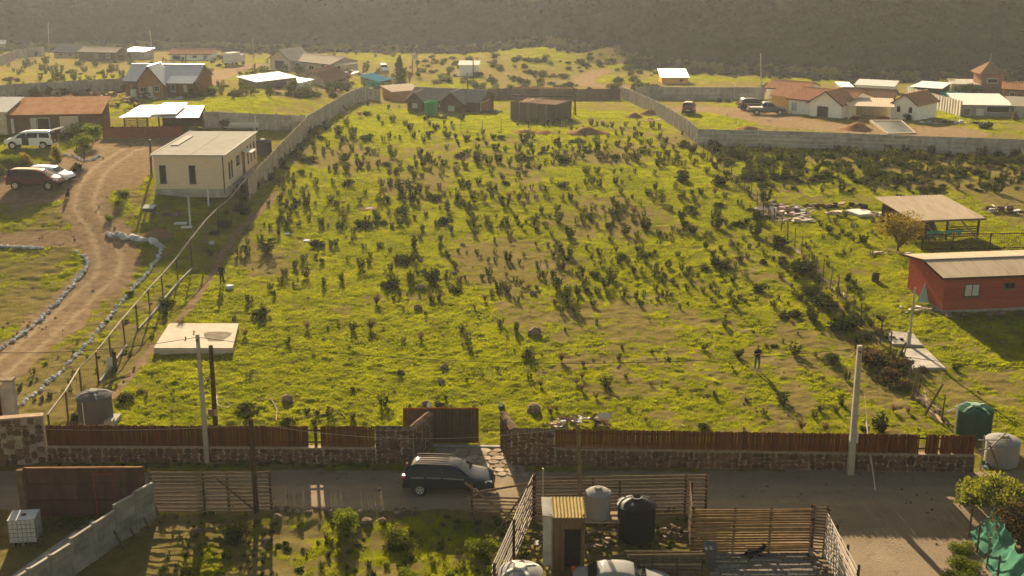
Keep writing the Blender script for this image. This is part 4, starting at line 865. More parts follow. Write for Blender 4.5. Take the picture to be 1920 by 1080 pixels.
junk('scrap_heap', 'scrap beside the white box shed', 845, 143, 3, 1, 14, [WOODD, WHITE, WOODG], .7)
junk('rubbish_heap', 'heap of pink and white rubbish sheets beside the east fence', 1462, 398, 2.6, 2.2, 70, [PINK, WHITE, PINK, CREAMROOF, WOODG], .8, .5, 1.6, 'rubbish', .5)
junk('rubbish_heap', 'white and pink offcuts in front of the larger rubbish heap', 1490, 412, 1.8, 1.0, 26, [PINK, WHITE, CREAMROOF], .4, .5, 1.4, 'rubbish')
junk('rubbish_heap', 'pale boards strewn between the rubbish heap and the barn', 1640, 402, 1.6, .7, 22, [PINK, WHITE, WOODP], .25, .5, 1.5, 'rubbish')
junk('scrap_heap', 'dark tarp and boards lying west of the open barn', 1537, 388, 1.6, .6, 16, [BLACK, WOODD, WOODP, BLACK], .5, .6, 1.6)
junk('scrap_heap', 'black tarp bundle with pale boards behind a white slab', 1590, 388, 1.7, .5, 16, [BLACK, BLACK, WOODP], .5, .6, 1.6)
junk('plank_stack', 'pale planks stacked west of the barn', 1570, 400, .9, .6, 12, [WOODP, CREAMROOF], .3, .9, 1.5)
junk('rubble_heap', 'rubble and bricks by the pale green board at the red house', 1730, 583, 1.6, .5, 24, [CONC, WOODP, WHITE, STONEP], .25, .3, .8, 'rubble')
junk('rubble_heap', 'timber scraps behind the ochre tree trunk', 1668, 476, 1.8, .4, 16, [WOODG, WOODP, WHITE], .3, .4, 1.2, 'rubble')
junk('log_stack', 'dark log stack on the slope east of the barn', 1885, 396, 1.6, .7, 26, [WOODD, WOODG, WHITE], .9, .8, 1.8, 'logs')
junk('scrap_heap', 'white stones and pipes in the garden left of the stable', 1800, 231, 6, 1.2, 34, [WHITE, CONC, STEELD], .5, .4, 1.6)
junk('scrap_heap', 'planks lying under the leaning slab fence prop', 640, 214, 3, 1.2, 14, [WOODG, WOODP, TERRA], .25, 1, 2.4)
junk('scrap_heap', 'white sheeting scraps by the slanting slab fence', 1232, 226, 2.2, .8, 16, [WHITE, PINK, WOODP], .25, .6, 1.6)
junk('debris_heap', 'tyre, sticks and pale board heap just behind the east gate wall', 1095, 795, 1.5, .45, 30, [WOODG, PINK, WHITE, WOODD], .45, .4, 1.3, 'debris', .5)
junk('debris_heap', 'pale boards at the end of the east gate wall', 1040, 800, .5, .3, 8, [WHITE, PINK, WOODP], .35, .4, .8, 'debris', .6)
p = G(1125, 795); TAG(MB().slab((-.2, 0, .35), (.6, 0, .30), (.75, .5, .5), (0, .5, .55), .05).ob('pale_board', CREAMROOF, None, p), 'large cream board lying on the debris heap behind the east fence', 'board')
p = G(1688, 407); 
p = G(1610, 402); TAG(MB().box(-.75, .75, -1.1, 1.1, 0, .28).ob('white_slab', WHITE, None, p, .35), 'white foam slab lying on the grass west of the barn', 'slab')
junk('scrap_heap', 'slabs and boards on the grass below the beige house', 310, 402, 1.5, .7, 10, [WOODG, CONC, GROOF], .2, .9, 1.9)
for px, py, s, lb in ((338, 420, .9, 'white slab lying on the grass left of the thin white post'), (350, 427, .8, 'white slab nearest the pipe fence')):
    TAG(MB().box(-s*.6, s*.6, -.25, .25, 0, .12).ob('white_slab', WHITE, None, G(px, py), .1), lb, 'slab')
# little handcart tank below the beige house
p = G(281, 405); t = T('barrel_grill', 'white topped barrel grill below the beige house', 'grill', p)
MB().box(-.5, .5, -.35, .35, .45, .8).ob('box', STEELD, t); MB().slab((-.52, -.4, .82), (.52, -.4, .82), (.52, .4, .98), (-.52, .4, .98), .05).ob('lid', PLASW, t)
for x in (-.42, .42):
    for y in (-.28, .28): MB().box(x-.03, x+.03, y-.03, y+.03, 0, .45).ob('leg', STEELD, t)
# concrete slabs in the field
def slab_px(name, label, quad, h, mat, cat='slab', patch=None):
    Q = [G(*p) for p in quad]; o = Q[0]; zt = max(q.z for q in Q)-o.z+h; V = [Vector((q.x-o.x, q.y-o.y, zt)) for q in Q]
    t = T(name, label, cat, o); MB().slab(*V, h+.35).ob('concrete_body', mat, t)
    if patch:
        c = [sum((V[i]*wt for i, wt in zip(range(4), w_)), Vector()) for w_ in patch]; MB().add([q+Vector((0, 0, .006)) for q in c], [tuple(range(len(c)))]).ob('damp_patch', M('damp_concrete', (.17, .14, .11), .85, .3, 2, rnd=0), t)
    return t, V
pt = []
for i in range(14):
    a = 2*math.pi*i/14; u = .75+.17*math.cos(a)*(1+.3*math.sin(3*a)); v = .45+.26*math.sin(a)*(1+.25*math.cos(2*a)); pt.append(((1-u)*(1-v), u*(1-v), u*v, (1-u)*v))
t, V = slab_px('concrete_slab', 'large pale concrete slab in the field with a damp patch', [(289, 664), (437, 664), (448, 613), (318, 613)], .28, M('slab_concrete', (.40, .335, .265), .9, .18, 1.2, rnd=0), patch=pt)
for x, y in ((.35, .35), (.42, .6)): 
    q = V[0].lerp(V[1], x).lerp(V[3].lerp(V[2], x), y); MB().tube(q, q+Vector((0, 0, .18)), .05).ob('pipe_stub', STEELD, t)
slab_px('yard_paving', 'grey concrete yard paving beside the caged tote tank', [(-60, 1150), (60, 1120), (262, 975), (170, 975)], .03, CONC, 'paving')
slab_px('concrete_path', 'pale concrete path east of the broken fence, upper piece', [(1672, 648), (1730, 651), (1712, 628), (1658, 620)], .06, CONC, 'path'); slab_px('concrete_path', 'pale cracked concrete path east of the broken fence, lower piece', [(1712, 694), (1772, 694), (1736, 655), (1690, 655)], .06, CONC, 'path')
junk('ash_heap', 'small heap of dark cloth on the concrete path', 1683, 638, .4, .3, 9, [BLACK, STEELD, M('violet_cloth', (.14, .11, .2), .8, .2, 5)], .2, .2, .5, 'heap')
# grinding stone and covers in the grass
for px, py, r, h, m, lb in ((431, 541, .34, .28, STONEW, 'white round stone drum beside the person in dark clothes'), (692, 391, .42, .08, CONC, 'pale round manhole cover set in bare earth'), (575, 452, .3, .1, STONEW, 'pale flat stone beside a shrub at the field edge'), (539, 439, .25, .08, STONEW, 'small white flat stone by the path')):
    TAG(MB().lathe([(r*.95, -.1), (r, .02), (r, h*.8), (r*.85, h)], 14).ob('round_stone', m, None, G(px, py), smooth=False), lb, 'stone')
p = G(691, 391); TAG(MB().lathe([(.95, -.1), (.85, .06), (.5, .02)], 14).ob('earth_ring', EARTH, None, p), 'bare earth ring around the round manhole cover', 'earth ring')
# ------------------------------------------------------------------ foreground yards
def slat_fence(label, pa, pb, ht, n, posts, group=None, sag=.03, mat=WOODG, sh=.085, z0=.12, ext=.1, name='slat_fence'):
    a = G(*pa) if isinstance(pa, tuple) else pa; b = G(*pb) if isinstance(pb, tuple) else pb
    d = b-a; L = Vector((d.x, d.y)).length; rz = math.atan2(d.y, d.x); dz = d.z; t = T(name, label, 'fence', a, rz, group)
    for i in range(n):
        z = z0+(ht-z0-.06)*i/(n-1); k = random.choice((1, 2)) if L > 4 else 1; xs = [0]+([L*ru(.4, .6)] if k == 2 else [])+[L]
        for j in range(len(xs)-1):
            ubar('slat', mat, t, (xs[j]-ext*(j == 0), -.05+.03*(j % 2), z+dz*xs[j]/L+ru(-sag, sag)), (xs[j+1]+ext*(j == len(xs)-2), -.05+.03*(j % 2), z+dz*xs[j+1]/L+ru(-sag, sag)), .035, sh*ru(.85, 1.1))
    for u, hp in posts: ucyl('post', WOODD, t, (L*u, .05, dz*u-.2), (L*u+ru(-.04, .04), .05, dz*u+hp), .065)
    return t
hl = HT(400, 962, 884)
slat_fence('horizontal slat fence beside the rusty gate', (288, 962), (480, 962), hl, 11, [(0, hl+.05), (.5, hl+.05), (.74, hl-.1), (1, hl)])
slat_fence('narrow slat panel right of the dark wooden post', (485, 960), (509, 960), hl-.02, 11, [(1, hl)])
p = G(477, 962); q = AT(480, 958, p.y); 
b = MB().bar((-.9, -.12, hl-.35), (1.0, -.12, .1), .06, .06); TAG(b.ob('diagonal_brace', WOODD, None, G(446, 962)), 'dark diagonal brace across the slat fence', 'brace')
hr = HT(1150, 978, 894)
slat_fence('long slat fence behind the grey and black water tanks', (1000, 978), (1322, 972), hr, 13, [(0, hr+.1), (.34, hr-.05), (.5, hr-.3), (.88, hr), (1, hr+.02)])
slat_fence('low broken slat fence in front of the dark car', (880, 968), (998, 972), HT(940, 970, 930), 6, [(.04, 1.75)], sag=.05)
for a_, b_, lb in (((872, 905), (962, 975), 'long brown pole slanting across the broken slat fence'), ((996, 905), (925, 1005), 'crooked pole leaning down from the corner of the slat fence'), ((990, 908), (965, 965), 'short crooked pole at the slat fence corner'), ((880, 925), (992, 907), 'nearly level pole over the broken slat fence')):
    p = G(b_[0], max(b_[1], 968)); q = AT(*a_, p.y+.25); pb = AT(*b_, p.y-.1) if b_[1] < 968 else p; TAG(ucyl('leaning_pole', WOODG, None, pb, q, .055), lb, 'pole')
slat_fence('slat fence running toward the viewer west of the outhouse', G(1000, 972), G(925, 1150), hr*.97, 9, [(0, hr), (.55, hr), (1, hr)], mat=M('bleached_wood', (.36, .30, .25), .6, .25, 4, rnd=.2), sh=.075)
hg = HT(1400, 1036, 952)
slat_fence('brown slat gate beside the paved drive', (1296, 1038), (1515, 1036), hg, 17, [(0, hg+.1), (.35, hg), (.66, hg)], mat=M('gate_slat_wood', (.20, .12, .06), .75, .35, 3, rnd=.25), name='slat_gate', sh=.1)
slat_fence('narrow ladder-like slat panel between two dark posts', (1520, 1036), (1544, 1038), hg+.1, 15, [(-.08, hg+.15), (.05, hg+.12), (1, hg+.15)], mat=WOODG)
slat_fence('pale slat fence running down the east side of the paved drive', G(1546, 1038), G(1600, 1150), hg*.95, 13, [(0, hg), (.3, hg), (.66, hg), (1, hg)], mat=MATS['bleached_wood'], sh=.08)
slat_fence('short slat return west of the brown slat gate', (1292, 985), (1296, 1036), hg+.05, 10, [(0, hg), (1, hg)])
# rusty sheet gate and posts
a, rz, L = FR((58, 968), (275, 966)); hg2 = HT(160, 967, 876); t = T('rusty_gate', 'large rusty brown sheet metal gate with wicket door', 'gate', a, rz)
n = 12
for i in range(n): ubox('sheet_panel', RUSTG, t, (L*(i+.5)/n, ru(-.004, .004), hg2/2+.03), (L/n-.012, .03, hg2-.12))
for z in (.05, hg2*.33, hg2*.66, hg2): ubox('rail', RUST if z > 2 else RUSTG, t, (L/2, -.03, z), (L+.05, .06, .07))
for x in (0, L): ubox('stile', RUSTG, t, (x, -.02, hg2/2), (.12, .12, hg2+.05))
for x in (.58, .74): ubox('wicket_stile', REDW, t, (L*x, -.035, hg2*.45), (.06, .06, hg2*.86))
ubox('wicket_rail', REDW, t, (L*.66, -.036, hg2*.87), (L*.16, .062, .07))
ubox('post', WOODG, t, (-.28, 0, hg2/2-.1), (.3, .25, hg2)); 
# concrete slab wall running toward the viewer
SLABD = M('weathered_slab', (.20, .18, .155), .9, .35, 1.5, bump=.25, rnd=.15)
def slab_wall(pa, pb, ht, label, n, frames=()):
    a, b = G(*pa), G(*pb); d = b-a; L = d.length; rz = math.atan2(d.y, d.x); t = T('slab_wall', label, 'wall', a, rz)
    for i in range(n):
        st = .1*((i+1) % 2)
        for k in range(4): ubox('slab', SLABD, t, (L*(i+.5)/n, .005*(k % 2), ht*(k+.5)/4+d.z*(i+.5)/n+st*0), (L/n-.06, .07, ht/4-.02))
        ubox('post', SLABD, t, (L*i/n, .0, ht/2+d.z*i/n), (.12, .16, ht+.2))
        ubox('coping', CONC, t, (L*(i+.5)/n, 0, ht+.025+d.z*(i+.5)/n), (L/n-.14, .14, .05))
    for x0, x1, z0, z1 in frames:
        for p, q in (((x0, z0), (x0, z1)), ((x1, z0), (x1, z1)), ((x0, z1), (x1, z1)), (((x0+x1)/2, z0), ((x0+x1)/2, z1))):
            ubar('prop_bar', STEELD, t, (L*p[0], -.16, p[1]*ht), (L*q[0], -.14, q[1]*ht), .07)
    return t
slab_wall((222, 1020), (293, 972), HT(260, 995, 925), 'grey slab wall with dark bar frame, stretch nearest the rusty gate', 2)
slab_wall((140, 1078), (222, 1020), HT(180, 1050, 985), 'grey slab wall stretch in the middle of the sloping yard wall', 2)
slab_wall((20, 1165), (140, 1085), HT(100, 1112, 1045), 'low grey slab wall stretch at the bottom picture edge', 3)
for a_, b_, lb in (((208, 987), (230, 1024), 'dark bar leaning on the slab wall, lowest one'), ((232, 968), (250, 1003), 'dark bar leaning on the slab wall, middle one'), ((256, 945), (276, 985), 'dark bar leaning on the slab wall, upper one'), ((280, 928), (294, 960), 'dark bar leaning on the slab wall at its top end')):
    p = G(b_[0]+4, b_[1]+6); TAG(ubar('leaning_bar', STEELD, None, p, AT(a_[0], a_[1], p.y+.35), .07), lb, 'bar')
# IBC tote
p = G(50, 1012); s = 1.0; t = T('tote_tank', 'white caged plastic tote tank in the western yard', 'tank', p, .12); k = .62; hh = 1.35
MB().box(-k, k, -.55, .55, .14, hh).ob('plastic_body', PLASW, t); MB().lathe([(.13, hh), (.13, hh+.05), (.1, hh+.07)], 10).ob('lid', STEELD, t)
for i in range(7):
    x = -k+2*k*i/6
    for y in (-.57, .57): MB().bar((x, y, .12), (x, y, hh+.02), .022).ob('cage_bar', STEEL, t)
for i in range(6):
    z = .2+(hh-.2)*i/5
    for y in (-.575, .575): MB().bar((-k-.02, y, z), (k+.02, y, z), .022).ob('cage_bar', STEEL, t)
    for x in (-k-.015, k+.015): MB().bar((x, -.57, z), (x, .57, z), .022).ob('cage_bar', STEEL, t)
for i in range(5):
    y = -.55+1.1*i/4
    for x in (-k-.02, k+.02): MB().bar((x, y, .12), (x, y, hh+.02), .022).ob('cage_bar', STEEL, t)
for x in (-.5, 0, .5): MB().box(x-.08, x+.08, -.58, .58, -.05, .12).ob('pallet_block', WOODG, t)
MB().tube((k, 0, .25), (k+.22, 0, .22), .05).ob('valve', STEELD, t)
# ------------------------------------------------------------------ water tanks
def tank(label, px, py, r, h, mat, kind='dome', name='water_tank', z0=0, lidm=None, cross=False, ribs=0, open_neck=False, at=None):
    g = at or G(px, py); t = T(name, label, 'tank', g+Vector((0, 0, z0)))
    prof = [(r*.97, 0), (r, .05), (r, h*.04)]
    if ribs:
        for i in range(ribs):
            z = h*(.10+.72*i/ribs); prof += [(r, z), (r*1.012, z+.03), (r*1.012, z+.09), (r, z+.12)]
    prof += [(r, h*.84), (r*1.05, h*.85), (r*1.05, h*.875), (r*.98, h*.89), (r*.8, h*.945), (r*.5, h*.985), (r*.3, h)]
    MB().lathe(prof, 36).ob('tank_body', mat, t, smooth=True).data.set_sharp_from_angle(angle=R(40))
    lm = lidm or mat
    if open_neck:
        MB().lathe([(r*.30, h*.97), (r*.30, h+.12), (r*.2, h+.12), (r*.2, h+.02)], 18).ob('neck', mat, t); MB().lathe([(r*.2, h+.02), (r*.02, h+.021)], 16).ob('mouth', BLACK, t)
    else: MB().lathe([(r*.3, h*.98), (r*.3, h+.07), (r*.26, h+.10), (r*.05, h+.11)], 18).ob('lid', lm, t)
    if cross:
        for a in (.5, 2.07):
            pts = [(r*1.0*math.cos(a)*s_, r*1.0*math.sin(a)*s_, h*(.86+.145*math.sqrt(max(0, 1-s_*s_)))) for s_ in (-1, -.7, -.35, 0, .35, .7, 1)]
            b = MB()
            for i in range(6): b.bar(pts[i], pts[i+1], .14, .08)
            b.ob('rib', lm, t)
    else:
        for i in range(8):
            a = 2*math.pi*i/8; MB().bar((r*.35*math.cos(a), r*.35*math.sin(a), h*.992), (r*1.0*math.cos(a), r*1.0*math.sin(a), h*.88), .05, .05).ob('rib', mat, t)
    return t
# tank inside the western corner
p = G(186, 797); t = T('tank_plinth', 'pale concrete block carrying the grey tank by the fence corner', 'plinth', p); MB().box(-.95, 1.0, -.6, 1.1, -.2, .28).ob('concrete_block', CONC, t); MB().box(.5, 1.0, -.6, -.1, .28, .5).ob('concrete_step', CONC, t)
t = tank('squat grey water tank with pale lid on a block at the fence corner', 0, 0, 1.0, 1.75, TANKG, at=p+Vector((-.25, .3, .28)), lidm=TANKL, cross=True)
MB().tube((-.35, -1.03, 0), (-.35, -1.03, 1.45), .03).ob('pipe', PLASW, t)
tank('dark green water tank beyond the broken fence', 1824, 812, 1.0, 1.75, TANKDG, cross=True, lidm=M('sage_plastic', (.20, .27, .20), .5, .1, 3))
t = tank('grey water tank with pipe frame at the east end of the fence', 1876, 868, .9, 1.6, TANKL, cross=False)
fr = T('pipe_scaffold', 'rusty pipe scaffold in front of the eastern grey tank', 'scaffold', G(1842, 880))
for x in (-.1, 1.15): ucyl('upright', STEEL, fr, (x, 0, -.1), (x, 0, 2.0), .04)
ucyl('crossbar', STEEL, fr, (-.4, 0, 1.75), (1.3, 0, 1.75), .035); ucyl('crossbar', STEEL, fr, (-.3, 0, 1.2), (1.25, 0, 1.2), .035); ucyl('brace', STEEL, fr, (.1, .05, 1.0), (1.05, .05, 2.15), .045); ucyl('brace', WOODG, fr, (.9, -.1, .0), (.2, -.1, 1.5), .05)
junk('rubbish_heap', 'blue and white bags beneath the eastern pipe scaffold', 1862, 872, .7, .2, 12, [BLACK, PLASW, M('blue_bag', (.12, .22, .32), .6, .2, 4)], .2, .25, .6, 'rubbish')
pf = T('pipe_bracket', 'white plastic pipe bracket beside the green tank', 'pipe', G(1790, 815)); ucyl('upright', PLASW, pf, (0, 0, 0), (0, 0, 1.7), .05); ucyl('arm', PLASW, pf, (-.15, 0, 1.7), (.5, .1, 2.0), .045); ucyl('side_arm', PLASW, pf, (0, 0, 1.7), (-.5, .2, 1.35), .04); ucyl('strut', WOODG, pf, (.35, 0, 0), (1.1, .1, -.1), .07)
t = tank('green water tank standing in front of the dark cabin', 809, 215, 1.05, 2.1, TANKGR)
p = G(494, 298); tank('dark blue tank behind the tan fence by the beige house', 494, 290, .95, 1.7, M('navy_polyethylene', (.03, .035, .06), .4, .15, 2), lidm=WHITE)
# yard tanks
p = G(1120, 1002); hs = 1.0; st = T('tank_stand', 'timber stand under the small grey tank', 'stand', p)
for x in (-.9, .95):
    for y in (-.55, .65): ubox('leg', WOODG, st, (x, y, hs/2-.05), (.12, .12, hs))
MB().box(-1.0, 1.05, -.65, .75, hs-.06, hs+.02).ob('platform', WOODP, st); ubar('brace', WOODG, st, (-.9, -.62, .1), (.6, -.62, hs-.1), .1, .05); ubar('brace', WOODG, st, (-.9, -.6, .55), (.95, -.6, .5), .06)
tank('small grey water tank on a timber stand in the yard', 0, 0, .62, 1.45, TANKL, at=p+Vector((.0, .05, hs+.02)))
t = tank('large black water tank with open round mouth in the yard', 1192, 1006, .93, 2.05, TANKB, open_neck=True, lidm=M('grey_cap', (.30, .30, .31), .5, .1, 3))
tank('pale grey tank with crossed ribs at the bottom picture edge', 975, 1128, .98, 1.75, TANKL, cross=True, lidm=M('warm_plastic', (.50, .46, .40), .45, .1, 3))
DULLW = M('dull_white', (.33, .295, .25), .85, .25, 3)
# outhouse with yellow tin roof
a = G(1033, 1068); t = T('outhouse', 'narrow wooden outhouse with yellow corrugated roof', 'outhouse', a, .02); wd, dp = 1.45, 1.3; hh = HT(1050, 1068, 968)
MB().box(0, .06, 0, dp, -.2, hh).ob('side_wall', DULLW, t); MB().box(wd-.06, wd, 0, dp, -.2, hh).ob('side_wall', WOODG, t); MB().box(.06, wd-.06, dp-.06, dp, -.2, hh).ob('rear_wall', WOODG, t)
MB().box(-.38, .0, -.06, .0, .25, hh+.15).ob('white_panel', DULLW, t)
OUTW = M('outhouse_wood', (.13, .078, .042), .8, .35, 3, stretch=(3, 3, .6))
for i in range(4): MB().box(.06+i*.14, .19+i*.14, -.035, .0, 0, hh-.02).ob('front_plank', OUTW, t)
MB().box(.63, wd-.05, -.035, 0, hh*.76, hh-.02).ob('lintel_board', OUTW, t); MB().box(.65, wd-.08, .3, .34, 0, hh*.74).ob('dark_doorway', DARK, t)  # dark sheet painted as the shade within the doorway
MB().corr((.0, -.25, hh+.06), (wd+.15, -.25, hh+.04), (wd+.15, dp+.1, hh+.28), (.0, dp+.1, hh+.30), .15, .035, .02).ob('roof', YTIN, t); MB().slab((-.42, -.2, hh+.16), (.05, -.2, hh+.1), (.05, dp, hh+.33), (-.42, dp, hh+.36), .04).ob('roof_board', DULLW, t)
ucyl('post', WOODG, t, (wd+.05, -.15, -.1), (wd+.05, -.1, hh+.15), .05)
# wood rack, bin, car roofs, pavers
p = G(1245, 1082); t = T('log_rack', 'rack of stacked logs and boards in front of the black tank', 'log rack', p)
for x in (-1.75, -.6, .55, 1.7):
    for y in (-.3, .3): ubox('upright', STEELD, t, (x, y, .6), (.05, .05, 1.25))
for i in range(16):
    z = .12+.155*(i//2); ucyl('log', random.choice([WOODP, WOODG, WOODG]), t, (ru(-1.9, -1.6), -.15+.3*(i % 2)+ru(-.03, .03), z), (ru(1.5, 1.9), -.15+.3*(i % 2), z+ru(-.03, .03)), .08)
p = G(1330, 1060); t = T('wheelie_bin', 'dark grey wheeled bin by the slat gate', 'bin', p)
MB().add([(-.2,-.25,.05),(.2,-.25,.05),(.2,.2,.05),(-.2,.2,.05),(-.28,-.32,.95),(.28,-.32,.95),(.28,.28,.95),(-.28,.28,.95)], [(0,3,2,1),(4,5,6,7),(0,1,5,4),(1,2,6,5),(2,3,7,6),(3,0,4,7)]).ob('body', TANKG, t); MB().slab((-.31,-.36,1.0),(.31,-.36,1.0),(.31,.32,1.1),(-.31,.32,1.1),.06).ob('lid', TANKG, t)
for x in (-.25, .25): MB().tube((x-.03, .25, .1), (x+.03, .25, .1), .1, n=12).ob('wheel', BLACK, t)
# paved drive behind the slat gate: blocks laid one by one
pv = T('block_paving', 'grey block paved drive inside the slat gate', 'paving', G(1430, 1060)); o = pv.location.copy()
x0, x1 = G(1335, 1060).x, G(1527, 1060).x; y0, y1 = G(1430, 1110).y, G(1430, 1040).y; pm = MB().box(-.5, .5, -.5, .5, -.06, .035).mesh('paver', PAVER); r_ = 0; y = y1
bw, bl = .30, .52
cnt = 0
while y > y0 and cnt < 295:
    x = x0+(bl/2 if r_ % 2 else 0)
    while x < x1 and cnt < 295:
        OB('paver', pm, pv, (x-o.x, y-o.y, H0(x, y)-o.z+.025+ru(-.005, .005)), (0, 0, ru(-.02, .02)), (bl-.03, bw-.03, 1)); x += bl; cnt += 1
    y -= bw; r_ += 1
junk('rubble_heap', 'dark stones and pots at the end of the slat gate', 1535, 1058, .35, .8, 16, [ROCK, STONEP, CONC], .5, .2, .4, 'rubble'); junk('rubble_heap', 'pots and stones behind the black tank', 1262, 1000, .8, .5, 18, [WOODG, STONEP, BLACK, ROCK], .3, .25, .6, 'rubble')
junk('rubble_heap', 'clutter beneath the tank stand', 1120, 1020, .9, .4, 14, [WOODG, STONEP, ROCK], .25, .25, .7, 'rubble'); junk('rubble_heap', 'rubble between the outhouse and slat fence', 1020, 1010, .5, .8, 16, [STONEP, ROCK, WHITE], .3, .2, .5, 'rubble')
# ------------------------------------------------------------------ poles and cables
def pole(name, label, pb, pt_, w_, mat, taper=.65, square=True, y=None):
    g = G(*pb); top = AT(pt_[0], pt_[1], g.y); t = T(name, label, 'pole', g); v = top-g
    b = MB(); w2 = w_*taper; n = 4 if square else 10; q = v.to_track_quat('Z', 'Y')
    vs = []
    for c, rr in ((Vector((0, 0, -.3)), w_), (v, w2)):
        for i in range(n): a = 2*math.pi*(i+.5)/n; vs.append(c+Vector((rr*.7*math.cos(a), rr*.7*math.sin(a), 0)))
    b.add(vs, [(i, (i+1) % n, n+(i+1) % n, n+i) for i in range(n)]+[tuple(range(n, 2*n))]); b.ob('shaft', mat, t); return t, top
t, topL = pole('utility_pole', 'pale slender concrete pole in front of the west fence', (389, 868), (370, 627), .26, POLEC)
ucyl('insulator', STEELD, t, topL-t.location-Vector((0, 0, .3)), topL-t.location-Vector((0, .25, .28)), .05)
t, topR = pole('utility_pole', 'pale concrete pole in front of the east fence', (1594, 888), (1612, 648), .36, POLEC)
MB().box(.12, .2, -.25, -.15, 1.9, 2.6).ob('conduit', PLASW, t); ucyl('insulator', STEELD, t, topR-t.location-Vector((0, 0, .3)), topR-t.location-Vector((0, .25, .28)), .05)
t, topM = pole('meter_post', 'dark wooden post with meter boxes inside the west fence', (404, 798), (395, 648), .22, WOODD, .8, False)
MB().box(-.3, -.05, -.3, -.1, .7, 1.15).ob('meter_box', WOODG, t); MB().box(.02, .22, -.28, -.1, .75, 1.1).ob('meter_box', WOODP, t)
t, topA = pole('timber_post', 'dark timber post in front of the west fence and slat fence', (481, 962), (470, 786), .2, WOODD, .8, False)
t, topB = pole('timber_post', 'brown timber post rising behind the small grey tank', (1089, 980), (1084, 796), .2, WOODG, .7, False)
t, topC = pole('thin_mast', 'thin steel mast rising from the yard beside the outhouse', (1018, 985), (1018, 878), .07, STEEL, .9, False)
for pb, pt_, w_, m, lb in (((357, 424), (353, 370), .13, PLASW, 'thin white post on the grass below the beige house'), ((391, 386), (389, 345), .13, PLASW, 'thin white post in front of the beige house wall'), ((284, 330), (281, 262), .18, STEELD, 'dark lamp post at the corner of the beige house'), ((479, 248), (478, 217), .16, PLASW, 'short white post above the beige roof'),
        ((142, 128), (138, 40), .18, STEEL, 'thin mast near the hill foot'), ((92, 100), (90, 42), .2, STEEL, 'pale street pole under the hill at the west'), ((288, 118), (281, 58), .2, STEEL, 'faint lattice mast under the hill'), ((888, 150), (887, 112), .2, WOODD, 'dark pole beside the white box shed'), ((877, 168), (876, 138), .2, WOODD, 'dark post behind the dark cabin'), ((349, 124), (348, 103), .25, WOODD, 'dark post in front of the low white house'), ((1079, 216), (1078, 188), .22, WOODD, 'dark post on the grass right of the block shed'),
        ((1428, 175), (1426, 100), .18, STEEL, 'tall thin mast left of the rear house'), ((1380, 186), (1379, 157), .12, PLASW, 'thin white pole behind the compound wall'), ((476, 110), (474, 70), .16, STEEL, 'thin pale mast left of the cream roofed house')):
    if w_ == .18 and pb == (142, 128): continue
    pole('post', lb, pb, pt_, w_, m, .8, False)
t, topP = pole('lamp_pole', 'thin pale pole with thick base beside the red house', (1703, 648), (1716, 540), .12, POLEC, .8, False); MB().box(-.12, .12, -.12, .12, -.2, 1.05).ob('base_sleeve', CONC, t)
def cable(label, pts, sag, r=.012, mat=WIRE, name='cable', n=14):
    b = MB()
    for a, c in zip(pts[:-1], pts[1:]):
        P = [a.lerp(c, i/n)-Vector((0, 0, sag*4*(i/n)*(1-i/n))) for i in range(n+1)]; b.path(P, r, 4)
    return TAG(b.ob(name, mat), label, 'cable')
o = Vector((0, -.02, -.15))
cable('black cable sagging between the two concrete poles', [topL+o, topR+o], 1.15, .016); cable('black cable leaving the west concrete pole past the picture edge', [topL+o, AT(-60, 660, topL.y-1)], .35, .016); cable('black cable leaving the east concrete pole past the picture edge', [topR+o, AT(1990, 690, topR.y-2)], .3, .016)
cable('pale low cable from the west edge to the dark timber post', [AT(-40, 799, topA.y), topA+Vector((0, 0, -.3))], .25, .012, STEEL); cable('pale low cable between the two timber posts', [topA+Vector((0, 0, -.2)), topB+Vector((0, 0, -.1))], .75, .012, STEEL)
cable('pink rope slanting down across the eastern road', [AT(1624, 790, 64), AT(1668, 1100, 53)], .1, .03, ROPE, 'rope'); cable('thin stay wire left of the pink rope', [AT(1621, 738, 66), AT(1630, 840, 62)], .0, .01, STEEL, 'stay_wire')
cable('guy wire from the mast to the compound house', [AT(1426, 126, G(1428, 175).y), AT(1465, 160, G(1470, 200).y)], .2, .02, WIRE, 'guy_wire')
hose = [G(*p)+Vector((0, 0, .06)) for p in ((400, 775), (408, 752), (420, 750), (432, 760), (428, 766), (412, 763), (405, 755), (407, 742))]
TAG(MB().path(hose, .016, 5).ob('garden_hose', STEEL), 'coiled pale hose lying beside the meter post', 'hose')
for pts, lb in (([(187, 722), (212, 712), (245, 702)], 'crooked pale stick on the path near the pipe fence'), ([(555, 786), (590, 780), (640, 775), (647, 782)], 'long pale branch lying behind the west fence'), ([(480, 748), (510, 752), (520, 770), (518, 790)], 'bent pale branches behind the west fence')):
    TAG(MB().path([G(*p)+Vector((0, 0, .05)) for p in pts], .035, 5).ob('branch', WOODP), lb, 'branch')
p = G(200, 690); TAG(MB().slab((0, 0, .05), (.55, .1, .05), (.6, .2, .6), (.05, .1, .75), .03).ob('white_sheet', PLASW, None, p), 'grey white plastic sheet caught on the pipe fence', 'sheet'); p = G(212, 695); TAG(MB().slab((0, 0, 0), (.3, 0, 0), (.28, .05, 1.3), (.02, .05, 1.3), .03).ob('dark_board', WOODD, None, p), 'dark upright board leaning on the pipe fence', 'board')
